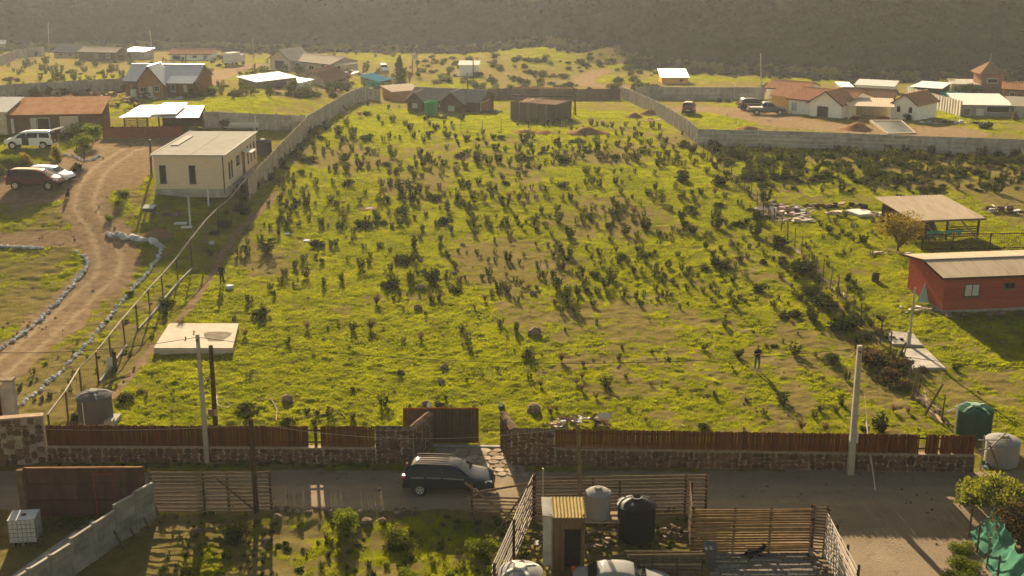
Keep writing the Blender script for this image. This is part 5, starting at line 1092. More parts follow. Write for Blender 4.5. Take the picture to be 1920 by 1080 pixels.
# ------------------------------------------------------------------ vehicles
def car(name, label, px, py, rz, L, W, H, paint, style='suv', cat='car', open_doors=False, loc=None, rails=False):
    """x runs from the tail (0) to the nose (L); the Empty sits under the middle of the car"""
    g = loc or G(px, py); t = T(name, label, cat, g, rz); cx = L/2
    if style == 'suv':   top = [(0, .50), (.012, .62), (.03, .72), (.075, .93), (.12, .985), (.25, 1), (.42, 1), (.56, .975), (.62, .90), (.745, .645), (.80, .62), (.92, .56), (.975, .50), (1, .36)]
    elif style == 'van': top = [(0, .50), (.01, .66), (.03, .80), (.06, .96), (.12, .99), (.3, 1), (.5, .99), (.60, .96), (.66, .90), (.82, .63), (.88, .58), (.95, .52), (.985, .44), (1, .34)]
    elif style == 'sedan': top = [(0, .48), (.01, .60), (.05, .68), (.16, .70), (.26, .93), (.32, .985), (.45, 1), (.55, .98), (.61, .92), (.74, .66), (.80, .63), (.92, .57), (.98, .50), (1, .36)]
    else: top = [(0, .50), (.01, .56), (.02, .585), (.30, .59), (.365, .60), (.37, .93), (.42, .99), (.5, 1), (.60, .97), (.64, .90), (.735, .66), (.79, .63), (.92, .59), (.98, .53), (1, .40)]
    belt = .60*H; hw = W/2
    def ztop(u): return H*float(np.interp(u, [a for a, _ in top], [b for _, b in top]))
    def taper(u): return 1-.16*max(0, (u-.8)/.2)**2-.10*max(0, (.12-u)/.12)**2
    us = sorted(set([a for a, _ in top]+[.18, .35, .5, .68, .86]))
    b = MB(); rings = []
    for u in us:
        zt = ztop(u); w_ = hw*taper(u); zb = .17*H+(.05*H*max(0, (u-.93)/.07)); bz = min(belt, zt-.05); inn = max(0, zt-bz)*.30
        half = [(w_*.80, zb), (w_*.98, zb+.10*H), (w_*1.0, zb+.22*H), (w_*.985, bz-.03), (w_*.95, bz), (w_*.95-inn*.85, zt-.045*H*.6), (w_*.95-inn-.10, zt-.005), (0, zt+.012*H)]
        half = [(x_, max(z_, zb)) for x_, z_ in half]
        ring = [(u*L-cx, -y_, z_) for y_, z_ in half]+[(u*L-cx, y_, z_) for y_, z_ in half[-2::-1]]
        rings.append(len(b.v)); b.v += ring
    k = 15
    for r0, r1 in zip(rings[:-1], rings[1:]): b.f += [(r0+i, r1+i, r1+i+1, r0+i+1) for i in range(k-1)]+[(r0+k-1, r1+k-1, r1, r0)]
    b.f += [tuple(rings[0]+i for i in range(k)), tuple(rings[-1]+i for i in range(k-1, -1, -1))]; b.m = [0]*len(b.f)
    o = b.ob('body', paint, t, smooth=True); sm = o.modifiers.new('s', 'SUBSURF'); sm.levels = 1; sm.render_levels = 1
    def side(u, f, sgn, off=.02):
        zt = ztop(u); w_ = hw*taper(u); bz = min(belt, zt-.05); inn = max(0, zt-bz)*.30; z_ = bz+(zt-.05*H-bz)*f; y_ = w_*.95-inn*.85*f+off; return Vector((u*L-cx, sgn*y_, z_))
    if style == 'suv': wins = [(.10, .24, .13, .25), (.26, .43, .265, .43), (.45, .69, .45, .60)]
    elif style == 'van': wins = [(.05, .26, .07, .27), (.29, .50, .29, .50), (.53, .76, .53, .655)]
    elif style == 'sedan': wins = [(.24, .44, .30, .44), (.46, .70, .46, .59)]
    else: wins = [(.39, .49, .39, .49), (.51, .70, .51, .62)]
    for s in (-1, 1):
        for i, (a0, a1, c0, c1) in enumerate(wins):
            m = MB(); n = 4; lo = [side(a0+(a1-a0)*j/n, .10, s) for j in range(n+1)]; hi = [side(c0+(c1-c0)*j/n, .86, s) for j in range(n+1)]; m.v = [v[:] for v in lo+hi]
            m.f = [(j, j+1, n+2+j, n+1+j) if s < 0 else (j+1, j, n+1+j, n+2+j) for j in range(n)]; m.m = [0]*n
            gl = m.ob('side_window', GLASS, t); 
            if style == 'suv': m2 = MB().bar(lo[0]+Vector((0, s*.012, -.03)), lo[-1]+Vector((0, s*.012, -.03)), .02, .03); m2.ob('chrome_strip', ALLOY, gl)
        for u in ((.33, .50) if style != 'pickup' else (.44, .55)):
            p = side(u, -.12, s, .035); MB().box(p.x-.09, p.x+.09, p.y-.02, p.y+.02, p.z-.02, p.z+.02).ob('door_handle', paint, t)
        p = side(.70 if style != 'van' else .72, .1, s, .1); MB().box(p.x-.07, p.x+.07, p.y-.1, p.y+.1, p.z-.06, p.z+.09).ob('mirror', paint, t)
        z_ = .50*H; y_ = hw*taper(.955)
        MB().add([((.915*L)-cx, s*(hw*taper(.915)+.012), z_-.02), ((.915*L)-cx, s*(hw*taper(.915)*.97+.0), z_+.07), ((.985*L)-cx, s*hw*taper(.985)*.72, z_-.01+.03), ((.99*L)-cx, s*(hw*taper(.99)*.78+.02), z_-.10)], [(0, 1, 2, 3) if s > 0 else (3, 2, 1, 0)]).ob('headlight', LAMP, t)
        MB().box(-cx-.015, -cx+.16, min(s*hw*.66, s*hw*.90), max(s*hw*.66, s*hw*.90), .50*H, .66*H).ob('tail_light', TAIL, t)
    def cross(u0, f0, u1, f1, nm, off=.02):
        q = []
        for u, dz in ((u0, off), (u1, off)):
            zt = ztop(u); w_ = hw*taper(u); bz = min(belt, zt-.05); inn = max(0, zt-bz)*.30; yy = w_*.95-inn-.06; q += [(u*L-cx, -yy, zt+dz-.01), (u*L-cx, -yy*.5, zt+dz+.008), (u*L-cx, 0, zt+dz+.014), (u*L-cx, yy*.5, zt+dz+.008), (u*L-cx, yy, zt+dz-.01)]
        fs = [(i, 5+i, 6+i, 1+i) for i in range(4)] if u1 < u0 else [(i, i+1, 6+i, 5+i) for i in range(4)]
        m = MB(); m.v = q; m.f = fs; m.m = [0]*4; return m.ob(nm, GLASS, t, loc=((.03 if u0 > .5 else -.03), 0, .015))
    if style == 'suv': cross(.735, 0, .625, 0, 'windscreen'); cross(.028, 0, .078, 0, 'rear_window')
    elif style == 'van': cross(.81, 0, .665, 0, 'windscreen'); cross(.028, 0, .062, 0, 'rear_window')
    elif style == 'sedan': cross(.735, 0, .615, 0, 'windscreen'); cross(.165, 0, .255, 0, 'rear_window')
    else: cross(.73, 0, .645, 0, 'windscreen')
    wr = .205*H if style != 'sedan' else .215*H
    wx = {'suv': (.195, .80), 'van': (.19, .81), 'sedan': (.19, .81), 'pickup': (.22, .83)}[style]
    for u in wx:
        for s in (-1, 1):
            y_ = s*(hw-.10); x_ = u*L-cx
            a_ = MB().lathe([(wr*1.18, -.02), (wr*1.18, .012)], 20); 
            ar = a_.ob('wheel_arch', BLACK, t, (x_, s*(hw*.985), wr)); ar.rotation_euler = (R(90)*-s*-1 if False else R(90), 0, 0)
            w_ = MB().lathe([(wr*.6, -.11), (wr*.93, -.11), (wr, -.07), (wr, .07), (wr*.93, .11), (wr*.6, .11)], 22).ob('wheel', BLACK, t, (x_, y_+s*.03, wr), smooth=False); w_.rotation_euler = (R(90), 0, 0)
            r_ = MB().lathe([(wr*.62, -.118), (wr*.62, .118), (wr*.55, .122)], 20)
            r_.m = [0]*len(r_.f); rim = r_.ob('rim', STEELD, w_); sp = MB()
            for i in range(5):
                a = 2*math.pi*i/5+.3
                for zz in (-.125, .125): sp.bar((wr*.08*math.cos(a), wr*.08*math.sin(a), zz), (wr*.58*math.cos(a), wr*.58*math.sin(a), zz), wr*.20, .02)
            for zz in (-.127, .127): sp.lathe([(wr*.63, zz-.006), (wr*.63, zz+.006), (wr*.52, zz+.006), (wr*.52, zz-.006)], 20)
            sp.ob('spokes', ALLOY, w_)
    MB().box(-cx-.02, -cx+.1, -hw*.82, hw*.82, .20*H, .33*H).ob('rear_bumper', BLACK if paint.name != 'white_van_paint' else paint, t); MB().box(cx-.12, cx+.01, -hw*.7, hw*.7, .20*H, .34*H).ob('grille', BLACK, t)
    MB().box(-cx-.035, -cx-.02, -.26, .26, .38*H, .45*H).ob('number_plate', WHITE, t)
    if rails:
        for s in (-1, 1):
            y_ = s*(hw*.95-.4*H*.30-.05); MB().path([(.12*L-cx, y_, ztop(.12)+.01), (.15*L-cx, y_, ztop(.15)+.06), (.5*L-cx, y_, ztop(.5)+.06), (.56*L-cx, y_, ztop(.55)+.01)], .025, 6).ob('roof_rail', STEELD, t)
        for i in range(4): MB().box(.13*L-cx, .5*L-cx, -.42+.28*i-.012, -.42+.28*i+.012, H+.005, H+.03).ob('roof_ridge', paint, t)
    return t
SUVP = PAINT('navy_car_paint', (.012, .016, .024))
car('dark_suv', 'dark navy SUV on the road in front of the open gate', 843, 916, R(-3.5), 4.75, 1.88, 1.64, SUVP, 'suv', rails=True)
t = car('white_minivan', 'white minivan with raised tailgate and open sliding door', 58, 277, R(182), 5.3, 1.9, 1.95, PAINT('white_van_paint', (.68, .66, .62), 0), 'van', cat='van')
L_ = 5.3
MB().slab((-L_/2+.3, -.75, 1.95), (-L_/2+.3, .75, 1.95), (-L_/2-.9, .7, 2.25), (-L_/2-.9, -.7, 2.25), .07).ob('tailgate', MATS['white_van_paint'], t)
MB().box(-.15, .55, .93, .99, .45, 1.6).ob('door_gap', DARK, t)  # dark block stands for the shade behind the open door
MB().box(-1.35, -.2, 1.02, 1.08, .42, 1.15).ob('sliding_door', MATS['white_van_paint'], t)
MB().box(-L_/2-.03, -L_/2+.12, -.7, .7, .55, 1.75).ob('boot_opening', DARK, t)  # dark block stands for the shade inside the boot
car('maroon_minivan', 'maroon minivan parked nose to the drive with a white car behind', 68, 352, R(-3), 5.15, 1.9, 1.9, PAINT('maroon_paint', (.075, .014, .018)), 'van', cat='van')
car('white_hatchback', 'white hatchback parked behind the maroon minivan', 97, 340, R(-12), 4.5, 1.75, 1.55, PAINT('white_paint_car', (.62, .62, .63), 0), 'suv')
car('grey_pickup', 'grey pickup truck parked before the compound house', 1437, 214, R(-4), 5.6, 1.95, 1.9, PAINT('slate_paint', (.085, .095, .105)), 'pickup', cat='pickup')
car('black_jeep', 'black off-road car behind the grey pickup', 1412, 207, R(10), 4.4, 1.85, 1.95, PAINT('black_paint', (.018, .018, .02)), 'suv')
car('wine_van', 'wine red van seen from behind beside the slanting slab fence', 1291, 213, R(78), 4.4, 1.85, 1.95, PAINT('wine_paint', (.10, .035, .045)), 'van', cat='van')
car('white_far_van', 'small white van on the grass left of the tall conifer', 720, 136, R(-80), 4.2, 1.8, 1.9, PAINT('white_paint_far', (.66, .65, .63), 0), 'van', cat='van')
car('silver_car', 'silver car cut by the bottom picture edge in the yard', 1165, 1118, R(-3), 4.5, 1.8, 1.55, PAINT('silver_paint', (.20, .19, .175), .5), 'sedan')
# camper on the far track
p = G(440, 122); t = T('cab_truck', 'white truck with box body on the far dirt track', 'truck', p, R(60))
MB().box(-2.6, 1.0, -1.1, 1.1, .7, 3.0).ob('box_body', WHITE, t); MB().box(1.1, 2.6, -1.0, 1.0, .6, 2.4).ob('cab', WHITE, t); MB().box(1.9, 2.63, -.9, .9, 1.5, 2.2).ob('windscreen', GLASS, t)
for x in (-1.8, 1.8):
    for y in (-1, 1): MB().lathe([(.45, -.15), (.45, .15)], 14).ob('wheel', BLACK, t, (x, y, .45)).rotation_euler = (R(90), 0, 0)
# ------------------------------------------------------------------ people and dogs (one skinned body each)
def skinned(name, label, cat, loc, rz, joints, edges, root, paint, lvl=2):
    me = bpy.data.meshes.new(name); me.from_pydata([j[:3] for j in joints], edges, []); o = bpy.data.objects.new(name, me); COL.objects.link(o)
    o.modifiers.new('skin', 'SKIN'); sv_ = me.skin_vertices[0].data
    for i, j in enumerate(joints): sv_[i].radius = (j[3], j[4] if len(j) > 4 else j[3]); sv_[i].use_root = (i == root)
    m = o.modifiers.new('sub', 'SUBSURF'); m.levels = lvl; m.render_levels = lvl
    dg = bpy.context.evaluated_depsgraph_get(); dg.update(); nm = bpy.data.meshes.new_from_object(o.evaluated_get(dg)); bpy.data.objects.remove(o)
    mats, fn = paint; nm.materials.clear()
    for mm in mats: nm.materials.append(mm)
    for pg in nm.polygons: pg.material_index = fn(pg.center); pg.use_smooth = True
    nm.name = name; return TAG(OB(name, nm, None, loc, (0, 0, rz)), label, cat)
SKIN = M('skin', (.36, .20, .13), .6, .1, 5, rnd=0); HAIR = M('black_hair', (.012, .010, .009), .6, .2, 8, rnd=0); TEE = M('black_cotton', (.014, .014, .016), .9, .2, 6, rnd=0); JEANS = M('grey_denim', (.075, .085, .10), .9, .2, 6, rnd=0); SHOE = M('white_shoe', (.62, .60, .57), .6, .1, 6, rnd=0); DKCLOTH = M('dark_trousers', (.018, .017, .017), .9, .2, 6, rnd=0)
def person(label, px, py, rz, pose, mats, bag=False):
    J = []; E = []
    def j(x, y, z, r, r2=None, par=None):
        J.append((x, y, z, r, r2 or r)); i = len(J)-1
        if par is not None: E.append((par, i))
        return i
    pel = j(0, 0, .94, .155, .11); sp1 = j(0, .0, 1.12, .145, .10, pel); ch = j(0, .0, 1.32, .175, .115, sp1); nk0 = j(0, .0, 1.46, .075, .07, ch); nk = j(0, -.02, 1.52, .055, None, nk0)
    lean = -.05 if pose == 'phone' else 0
    hd = j(0, -.03+lean, 1.60, .082, .095, nk); ht = j(0, -.02+lean, 1.70, .080, .09, hd); j(0, lean, 1.765, .05, .06, ht)
    for s in (-1, 1):
        hip = j(s*.10, 0, .86, .095, .10, pel); kn = j(s*(.115+.02*(pose == 'phone')), -.02, .48, .065, .07, hip); an = j(s*.13, .01, .10, .042, .045, kn); j(s*.14, -.06, .05, .042, .04, an); J[-1] = (s*.145, -.10, .045, .045, .035)
        toe = len(J)-1; j(s*.155, -.19, .035, .035, .03, toe)
        sh = j(s*.19, 0, 1.40, .065, None, ch)
        if pose == 'phone': el = j(s*.25, -.05, 1.14, .048, None, sh); wr = j(s*.10, -.28, 1.24, .034, None, el); ha = j(s*.06, -.34, 1.27, .036, .025, wr)
        else: el = j(s*.26, .03, 1.14, .05, None, sh); wr = j(s*(.24 if s > 0 else .12), -.12 if s > 0 else -.26, .92 if s > 0 else 1.10, .034, None, el); ha = j(s*(.24 if s > 0 else .08), -.15 if s > 0 else -.31, .84 if s > 0 else 1.14, .036, .025, wr)
        bx_, by_, bz_ = J[ha][:3]; dx, dy, dz = [J[ha][i]-J[wr][i] for i in range(3)]; n_ = math.sqrt(dx*dx+dy*dy+dz*dz); dx, dy, dz = dx/n_, dy/n_, dz/n_
        for f in range(4):
            o_ = (f-1.5)*.018; a_ = j(bx_+dx*.04+o_*.3, by_+dy*.04, bz_+dz*.04+o_, .009, None, ha); j(bx_+dx*(.085-.008*abs(f-1.4)), by_+dy*.085-.012, bz_+dz*.085+o_, .008, None, a_)
        th = j(bx_-s*.03, by_+dy*.02, bz_+.025, .010, None, ha); j(bx_-s*.04, by_+dy*.05, bz_+.035, .009, None, th)
    top, leg, shoe = mats
    def fn(c):
        if c.z < .105: return 2
        if c.z < .97 and abs(c.x) < .215 and c.y > -.2 and not (pose != 'phone' and c.y < -.09 and c.z > .78): return 1
        if c.z > 1.505+0*c.y: return 4 if (c.z > 1.69 or c.y > .0+lean) else 3
        arm = abs(c.x) > .222 and c.z < (1.22 if pose == 'phone' else 1.0) or c.y < -.16
        return 3 if arm else 0
    o = skinned('person', label, 'person', G(px, py), rz, J, E, pel, ([top, leg, shoe, SKIN, HAIR], fn))
    hx = lean
    for s in (-1, 1):
        MB().lathe([(.004, -.006), (.011, 0), (.004, .006)], 8).ob('eye', HAIR, o, (s*.033, -.108+hx, 1.635)); MB().lathe([(.006, -.03), (.018, 0), (.006, .03)], 8).ob('ear', SKIN, o, (s*.086, -.02+hx, 1.63))
    MB().add([(-.014, -.11+hx, 1.60), (.014, -.11+hx, 1.60), (0, -.145+hx, 1.60), (0, -.11+hx, 1.65)], [(0, 1, 2), (0, 2, 3), (1, 3, 2)]).ob('nose', SKIN, o)
    MB().box(-.024, .024, -.112+hx, -.10+hx, 1.567, 1.577).ob('mouth', M('lip', (.25, .10, .08), .6, .1, 5, rnd=0), o)
    return o
pr = person('person in black shirt and grey jeans standing in the field holding a controller', 1419, 694, R(10), 'phone', (TEE, JEANS, SHOE))
g = G(1419, 694); TAG(MB().box(-.09, .09, -.03, .03, -.012, .012).ob('controller', BLACK, None, g+Vector((.06, -.385, 1.275)), R(10)), 'small black controller in the hands of the person in jeans', 'controller')
person('person in dark clothes standing beside the path in the field', 417, 534, R(-14), 'stand', (TEE, DKCLOTH, M('grey_shoe', (.25, .24, .23), .7, .1, 5, rnd=0)))
FURB = M('black_fur', (.014, .012, .011), .75, .3, 8, rnd=0)
def dog(label, px, py, rz, pose):
    J = []; E = []
    def j(x, y, z, r, r2=None, par=None):
        J.append((x, y, z, r, r2 or r)); i = len(J)-1
        if par is not None: E.append((par, i))
        return i
    if pose == 'lie':   # head towards +x
        pl = j(-.36, 0, .17, .13, .14); bl = j(-.05, 0, .18, .12, .13, pl); chs = j(.26, 0, .22, .14, .15, bl); nk = j(.42, 0, .38, .085, None, chs); hd = j(.50, 0, .50, .08, None, nk); mz = j(.60, 0, .48, .05, .045, hd); j(.68, 0, .465, .035, None, mz)
        for s in (-1, 1):
            e = j(.47, s*.06, .585, .022, .03, hd); j(.46, s*.075, .63, .01, .016, e)
            sh = j(.27, s*.11, .16, .06, None, chs); el = j(.20, s*.14, .06, .045, None, sh); wr = j(.45, s*.13, .045, .034, None, el); j(.56, s*.13, .035, .035, .028, wr)
            hp = j(-.32, s*.13, .14, .085, None, pl); kn = j(-.12, s*.19, .09, .055, None, hp); hk = j(-.36, s*.21, .045, .035, None, kn); j(-.20, s*.22, .03, .033, .026, hk)
        t1 = j(-.52, .03, .12, .035, None, pl); t2 = j(-.66, .12, .05, .025, None, t1); j(-.74, .22, .04, .015, None, t2)
    else:
        pl = j(-.16, 0, .16, .13, .12); bl = j(-.04, 0, .32, .12, .12, pl); chs = j(.10, 0, .48, .12, .13, bl); nk = j(.16, 0, .62, .08, None, chs); hd = j(.20, 0, .74, .08, None, nk); mz = j(.31, 0, .72, .045, None, hd); j(.38, 0, .71, .03, None, mz)
        for s in (-1, 1):
            e = j(.18, s*.06, .82, .02, .03, hd); j(.17, s*.07, .87, .01, .015, e)
            sh = j(.12, s*.10, .40, .055, None, chs); wr = j(.13, s*.09, .16, .034, None, sh); ft = j(.13, s*.09, .04, .034, None, wr); j(.20, s*.09, .03, .03, .024, ft)
            hp = j(-.13, s*.12, .14, .08, None, pl); kn = j(.06, s*.16, .16, .05, None, hp); hk = j(-.10, s*.16, .045, .034, None, kn); j(.06, s*.16, .03, .03, .025, hk)
        t1 = j(-.30, 0, .07, .03, None, pl); j(-.46, .08, .04, .018, None, t1)
    skinned('dog', label, 'dog', G(px, py)+Vector((0, 0, .03)), rz, J, E, 0, ([FURB], lambda c: 0), 1)
dog('black dog lying on the paved drive by the slat gate', 1413, 1044, R(12), 'lie')
dog('small black dog sitting on the dirt drive', 127, 371, R(-30), 'sit')
# ------------------------------------------------------------------ stones
def rock_mesh(i, mat, nm='rock'):
    rr = random.Random(i+900); b = MB(); n, m_ = 9, 4; b.v = [(0, 0, .5)]
    for j in range(1, m_+1):
        for k in range(n):
            a = 2*math.pi*(k+.5*(j % 2))/n; ph = math.pi*j/(m_+1)*.9; r = rr.uniform(.78, 1.1)*.5; b.v.append((math.sin(ph)*r*math.cos(a), math.sin(ph)*r*math.sin(a), math.cos(ph)*r))
    b.f = [(0, 1+k, 1+(k+1) % n) for k in range(n)]+[(1+j*n+k, 1+(j+1)*n+k, 1+(j+1)*n+(k+1) % n, 1+j*n+(k+1) % n) for j in range(m_-1) for k in range(n)]; b.m = [0]*len(b.f); return b.mesh(nm, mat)
RW = [rock_mesh(i, STONEW, 'stone') for i in range(5)]; RR = [rock_mesh(i+9, ROCK) for i in range(5)]
def stone_row(label, pts, n, s0, s1, wide=.12, var=RW):
    P = pline(pts, 8); o = P[0]; t = T('stone_border', label, 'stone border', o); d = [0]
    for a, b in zip(P[:-1], P[1:]): d.append(d[-1]+(b-a).length)
    for i in range(n):
        s_ = d[-1]*(i+rnd()*.7)/n; k = min(len(P)-2, int(np.searchsorted(d, s_))-1); k = max(k, 0); f = (s_-d[k])/max(1e-6, d[k+1]-d[k]); p = P[k].lerp(P[k+1], f)+Vector((ru(-wide, wide), ru(-wide, wide), 0)); sz = ru(s0, s1); p.z = H0(p.x, p.y)+sz*.15
        OB('stone', random.choice(var), t, p-o, (ru(-.3, .3), ru(-.3, .3), ru(0, 6)), (sz*ru(.9, 1.4), sz*ru(.9, 1.3), sz*ru(.7, 1)))
    return t
stone_row('whitewashed stone border on the west side of the drive', [(145, 473), (160, 482), (165, 496), (150, 518), (112, 562), (60, 612), (0, 655), (-40, 685)], 118, .12, .34, .14)
stone_row('whitewashed stone border on the east side of the drive', [(305, 462), (296, 485), (270, 520), (245, 545), (195, 607), (140, 672), (100, 708), (60, 745), (35, 764)], 134, .12, .34, .14)
stone_row('large whitewashed stones lining the bend of the drive', [(205, 441), (225, 445), (255, 450), (285, 455), (303, 462)], 26, .25, .8, .25)
stone_row('pale stone row beside the side track', [(-20, 461), (30, 464), (82, 466)], 34, .25, .42)
stone_row('pale stones edging the shrub bed by the parking yard', [(100, 288), (130, 293), (165, 302), (185, 293)], 26, .25, .45, .2)
stone_row('grey field stones along the near edge of the road', [(515, 958), (600, 960), (700, 962), (790, 962)], 40, .15, .4, .25, RR)
TAG(OB('boulder', RW[0], None, G(397, 458)+Vector((0, 0, .1)), (0, 0, 1), (.7, .5, .45)), 'pale boulder at the foot of the pipe fence', 'rock')
RL = [((783, 579), .75, 'dark lone boulder in the middle of the field'), ((790, 541), .8, 'reddish mound-shaped boulder in the field'), ((852, 514), .5, 'flat grey rock in the field'), ((850, 494), .55, 'flat pale rock right of a shrub clump'), ((1002, 626), 1.0, 'large pinkish boulder in the open field'), ((833, 690), .6, 'broken dark rock on the lower field'), ((752, 700), .5, 'dark flat rock above the gate'), ((828, 718), .55, 'pale split rock near the field centre'), ((539, 750), .75, 'tall dark boulder behind the west fence'), ((788, 489), .5, 'grey rock at the foot of a big shrub'), ((1000, 552), .7, 'brown rounded rock among shrubs'), ((867, 460), .5, 'flat stones beside a field shrub'), ((1275, 686), .2, 'small red stone on the open grass'), ((1001, 770), 1.0, 'brown rubble mound above the east gate wall'), ((940, 765), .5, 'reddish lump near the gate'), ((800, 760), .6, 'weedy rubble by the gate lantern'), ((650, 968), .55, 'pale boulder beneath the leafy shrub in the front plot'), ((645, 995), .75, 'large pale boulder stacked in the front plot'), ((688, 980), .6, 'brown boulder on the bank below the road'), ((520, 972), .5, 'pale boulder on the bank by the slat fence'), ((498, 1018), .5, 'brown stone in the shade of the slat fence'), ((717, 978), .45, 'grey stone on the front bank'), ((368, 1000), .6, 'tan stone in the front plot by the slab wall'), ((1650, 519), .6, 'dark stump like block in the eastern grass')]
for i, ((px, py), s, lb) in enumerate(RL):
    if 'stump' in lb: continue
    TAG(OB('rock', random.choice(RR), None, G(px, py)+Vector((0, 0, s*.12)), (ru(-.2, .2), ru(-.2, .2), ru(0, 6)), (s*1.15, s*.9, s*.75)), lb, 'rock')
TAG(MB().lathe([(.3, 0), (.3, .62), (.27, .64), (.27, .5), (.02, .5)], 14).ob('oil_drum', STEELD, None, G(1641, 527)), 'dark oil drum standing on the eastern grass', 'drum')
# scattered small stones: nobody could count them
def pebbles(N=2600):
    rg = np.random.RandomState(5); y = 48*np.exp(rg.rand(N)*math.log(190/48)); x = (rg.rand(N)*2-1)*(y*.43); c = fbm(x*.25, y*.25, 3); k = rg.rand(N) < sst(.42, .62, c); x, y = x[k], y[k]; b = MB()
    for xx, yy in zip(x, y):
        s = ru(.05, .15)*(yy/80)**.5; z = H0(xx, yy)+.02; a = ru(0, 6); vs = [(xx+s*math.cos(a+q*1.571)*ru(.7, 1.2), yy+s*math.sin(a+q*1.571)*ru(.7, 1.2), z-.03) for q in range(4)]+[(xx+ru(-.3, .3)*s, yy+ru(-.3, .3)*s, z+s*.7)]
        b.add(vs, [(0, 1, 4), (1, 2, 4), (2, 3, 4), (3, 0, 4)], 0 if rnd() < .7 else 1)
    return TAG(b.ob('gravel', [ROCK, STONEP]), 'small loose stones strewn over the ground', 'stones', kind='stuff')
pebbles()
# ------------------------------------------------------------------ plants
def leaf_faces(b, c, n, rad, size, rr, up=.3, mi=0, shape=None):
    for _ in range(n):
        d = Vector((rr.gauss(0, 1), rr.gauss(0, 1), rr.gauss(0, 1))); d.normalize(); r = rr.random()**.45
        p = Vector(c)+Vector((d.x*rad[0]*r, d.y*rad[1]*r, d.z*rad[2]*r)); a = Vector((rr.gauss(0, 1), rr.gauss(0, 1), rr.gauss(0, 1)+up)).normalized(); e = a.cross(Vector((rr.gauss(0, 1), rr.gauss(0, 1), rr.gauss(0, 1)))).normalized(); s = size*rr.uniform(.6, 1.35)
        b.add([p-a*s*.6, p+e*s*.38, p+a*s*.75, p-e*s*.38], [(0, 1, 2, 3)], mi)
def shrub_upright(i, mat, stems=(5, 9), name='shrub'):
    """candelabra of leafy stems, about 1 m tall"""
    rr = random.Random(i+100); b = MB()
    for s in range(rr.randint(*stems)):
        a = rr.uniform(0, 6.28); ln = rr.uniform(.06, .42); top = Vector((math.cos(a)*ln, math.sin(a)*ln, rr.uniform(.65, 1.05))); p0 = Vector((math.cos(a)*ln*.35, math.sin(a)*ln*.35, 0)); mid = p0.lerp(top, .5)+Vector((math.cos(a)*.07, math.sin(a)*.07, 0))
        b.tube(p0, mid, .02, .015, 3, 1, False); b.tube(mid, top, .015, .008, 3, 1, False)
        for k in range(rr.randint(34, 46)):
            u = rr.uniform(.12, 1.03); p = (p0.lerp(mid, u*2) if u < .5 else mid.lerp(top, u*2-1)); d = Vector((rr.gauss(0, 1), rr.gauss(0, 1), rr.gauss(.8, .5))).normalized(); e = d.cross(Vector((rr.gauss(0, 1), rr.gauss(0, 1), rr.gauss(0, 1)))).normalized(); L = rr.uniform(.11, .20)
            b.add([p, p+d*L*.5+e*L*.24, p+d*L, p+d*L*.5-e*L*.24], [(0, 1, 2, 3)], 0)
    return b.mesh(name, [mat, BARK])
def shrub_round(i, mat, n=260, name='bush', flat=.8, size=.12):
    rr = random.Random(i+300); b = MB()
    for s in range(7):
        a = rr.uniform(0, 6.28); r = rr.uniform(.05, .33); c = (math.cos(a)*r, math.sin(a)*r, rr.uniform(.12, .58)*flat); b.tube((0, 0, -.03), c, .025, .01, 3, 1, False); leaf_faces(b, c, n//7, (.30, .30, .30*flat), size, rr)
    return b.mesh(name, [mat, BARK])
def shrub_twig(i, mat, n=90, name='dry_bush'):
    rr = random.Random(i+500); b = MB(); b.tube((0, 0, -.05), (0, 0, .25), .03, .02, 4, 1)
    for s in range(n):
        a = rr.uniform(0, 6.28); l_ = rr.uniform(.1, .45); top = Vector((math.cos(a)*l_, math.sin(a)*l_, rr.uniform(.5, 1.0))); p0 = Vector((math.cos(a)*.03, math.sin(a)*.03, rr.uniform(.1, .3))); d = (top-p0).normalized(); e = d.cross(Vector((rr.gauss(0, 1), rr.gauss(0, 1), .2))).normalized()*.016
        b.add([p0-e, p0+e, top+e*.6, top-e*.6], [(0, 1, 2, 3)], 0)
        if s % 2: leaf_faces(b, top, 1, (.04,)*3, .07, rr)
    return b.mesh(name, [mat, BARK])
SU = [shrub_upright(i, LEAF) for i in range(8)]+[shrub_upright(40+i, LEAFV) for i in range(4)]+[shrub_upright(20+i, LEAFD, (7, 11)) for i in range(3)]
SR = [shrub_round(i, LEAF, 420) for i in range(4)]+[shrub_round(20+i, LEAFV, 420) for i in range(2)]+[shrub_round(10+i, LEAFD, 480) for i in range(3)]
SB = [shrub_twig(i, LEAFB) for i in range(4)]
SL = [shrub_round(30+i, LEAFL, 420, 'bush', .9) for i in range(3)]; SO = [shrub_round(40+i, LEAFO, 420, 'bush', .9) for i in range(2)]
SLL = [shrub_round(70+i, LEAFL, 1900, 'bush', .85, .055) for i in range(3)]; SDD = [shrub_round(80+i, LEAF, 1900, 'bush', .85, .055) for i in range(2)]
SBD = [shrub_round(50+i, LEAFB, 520, 'bush', .75, .10) for i in range(2)]
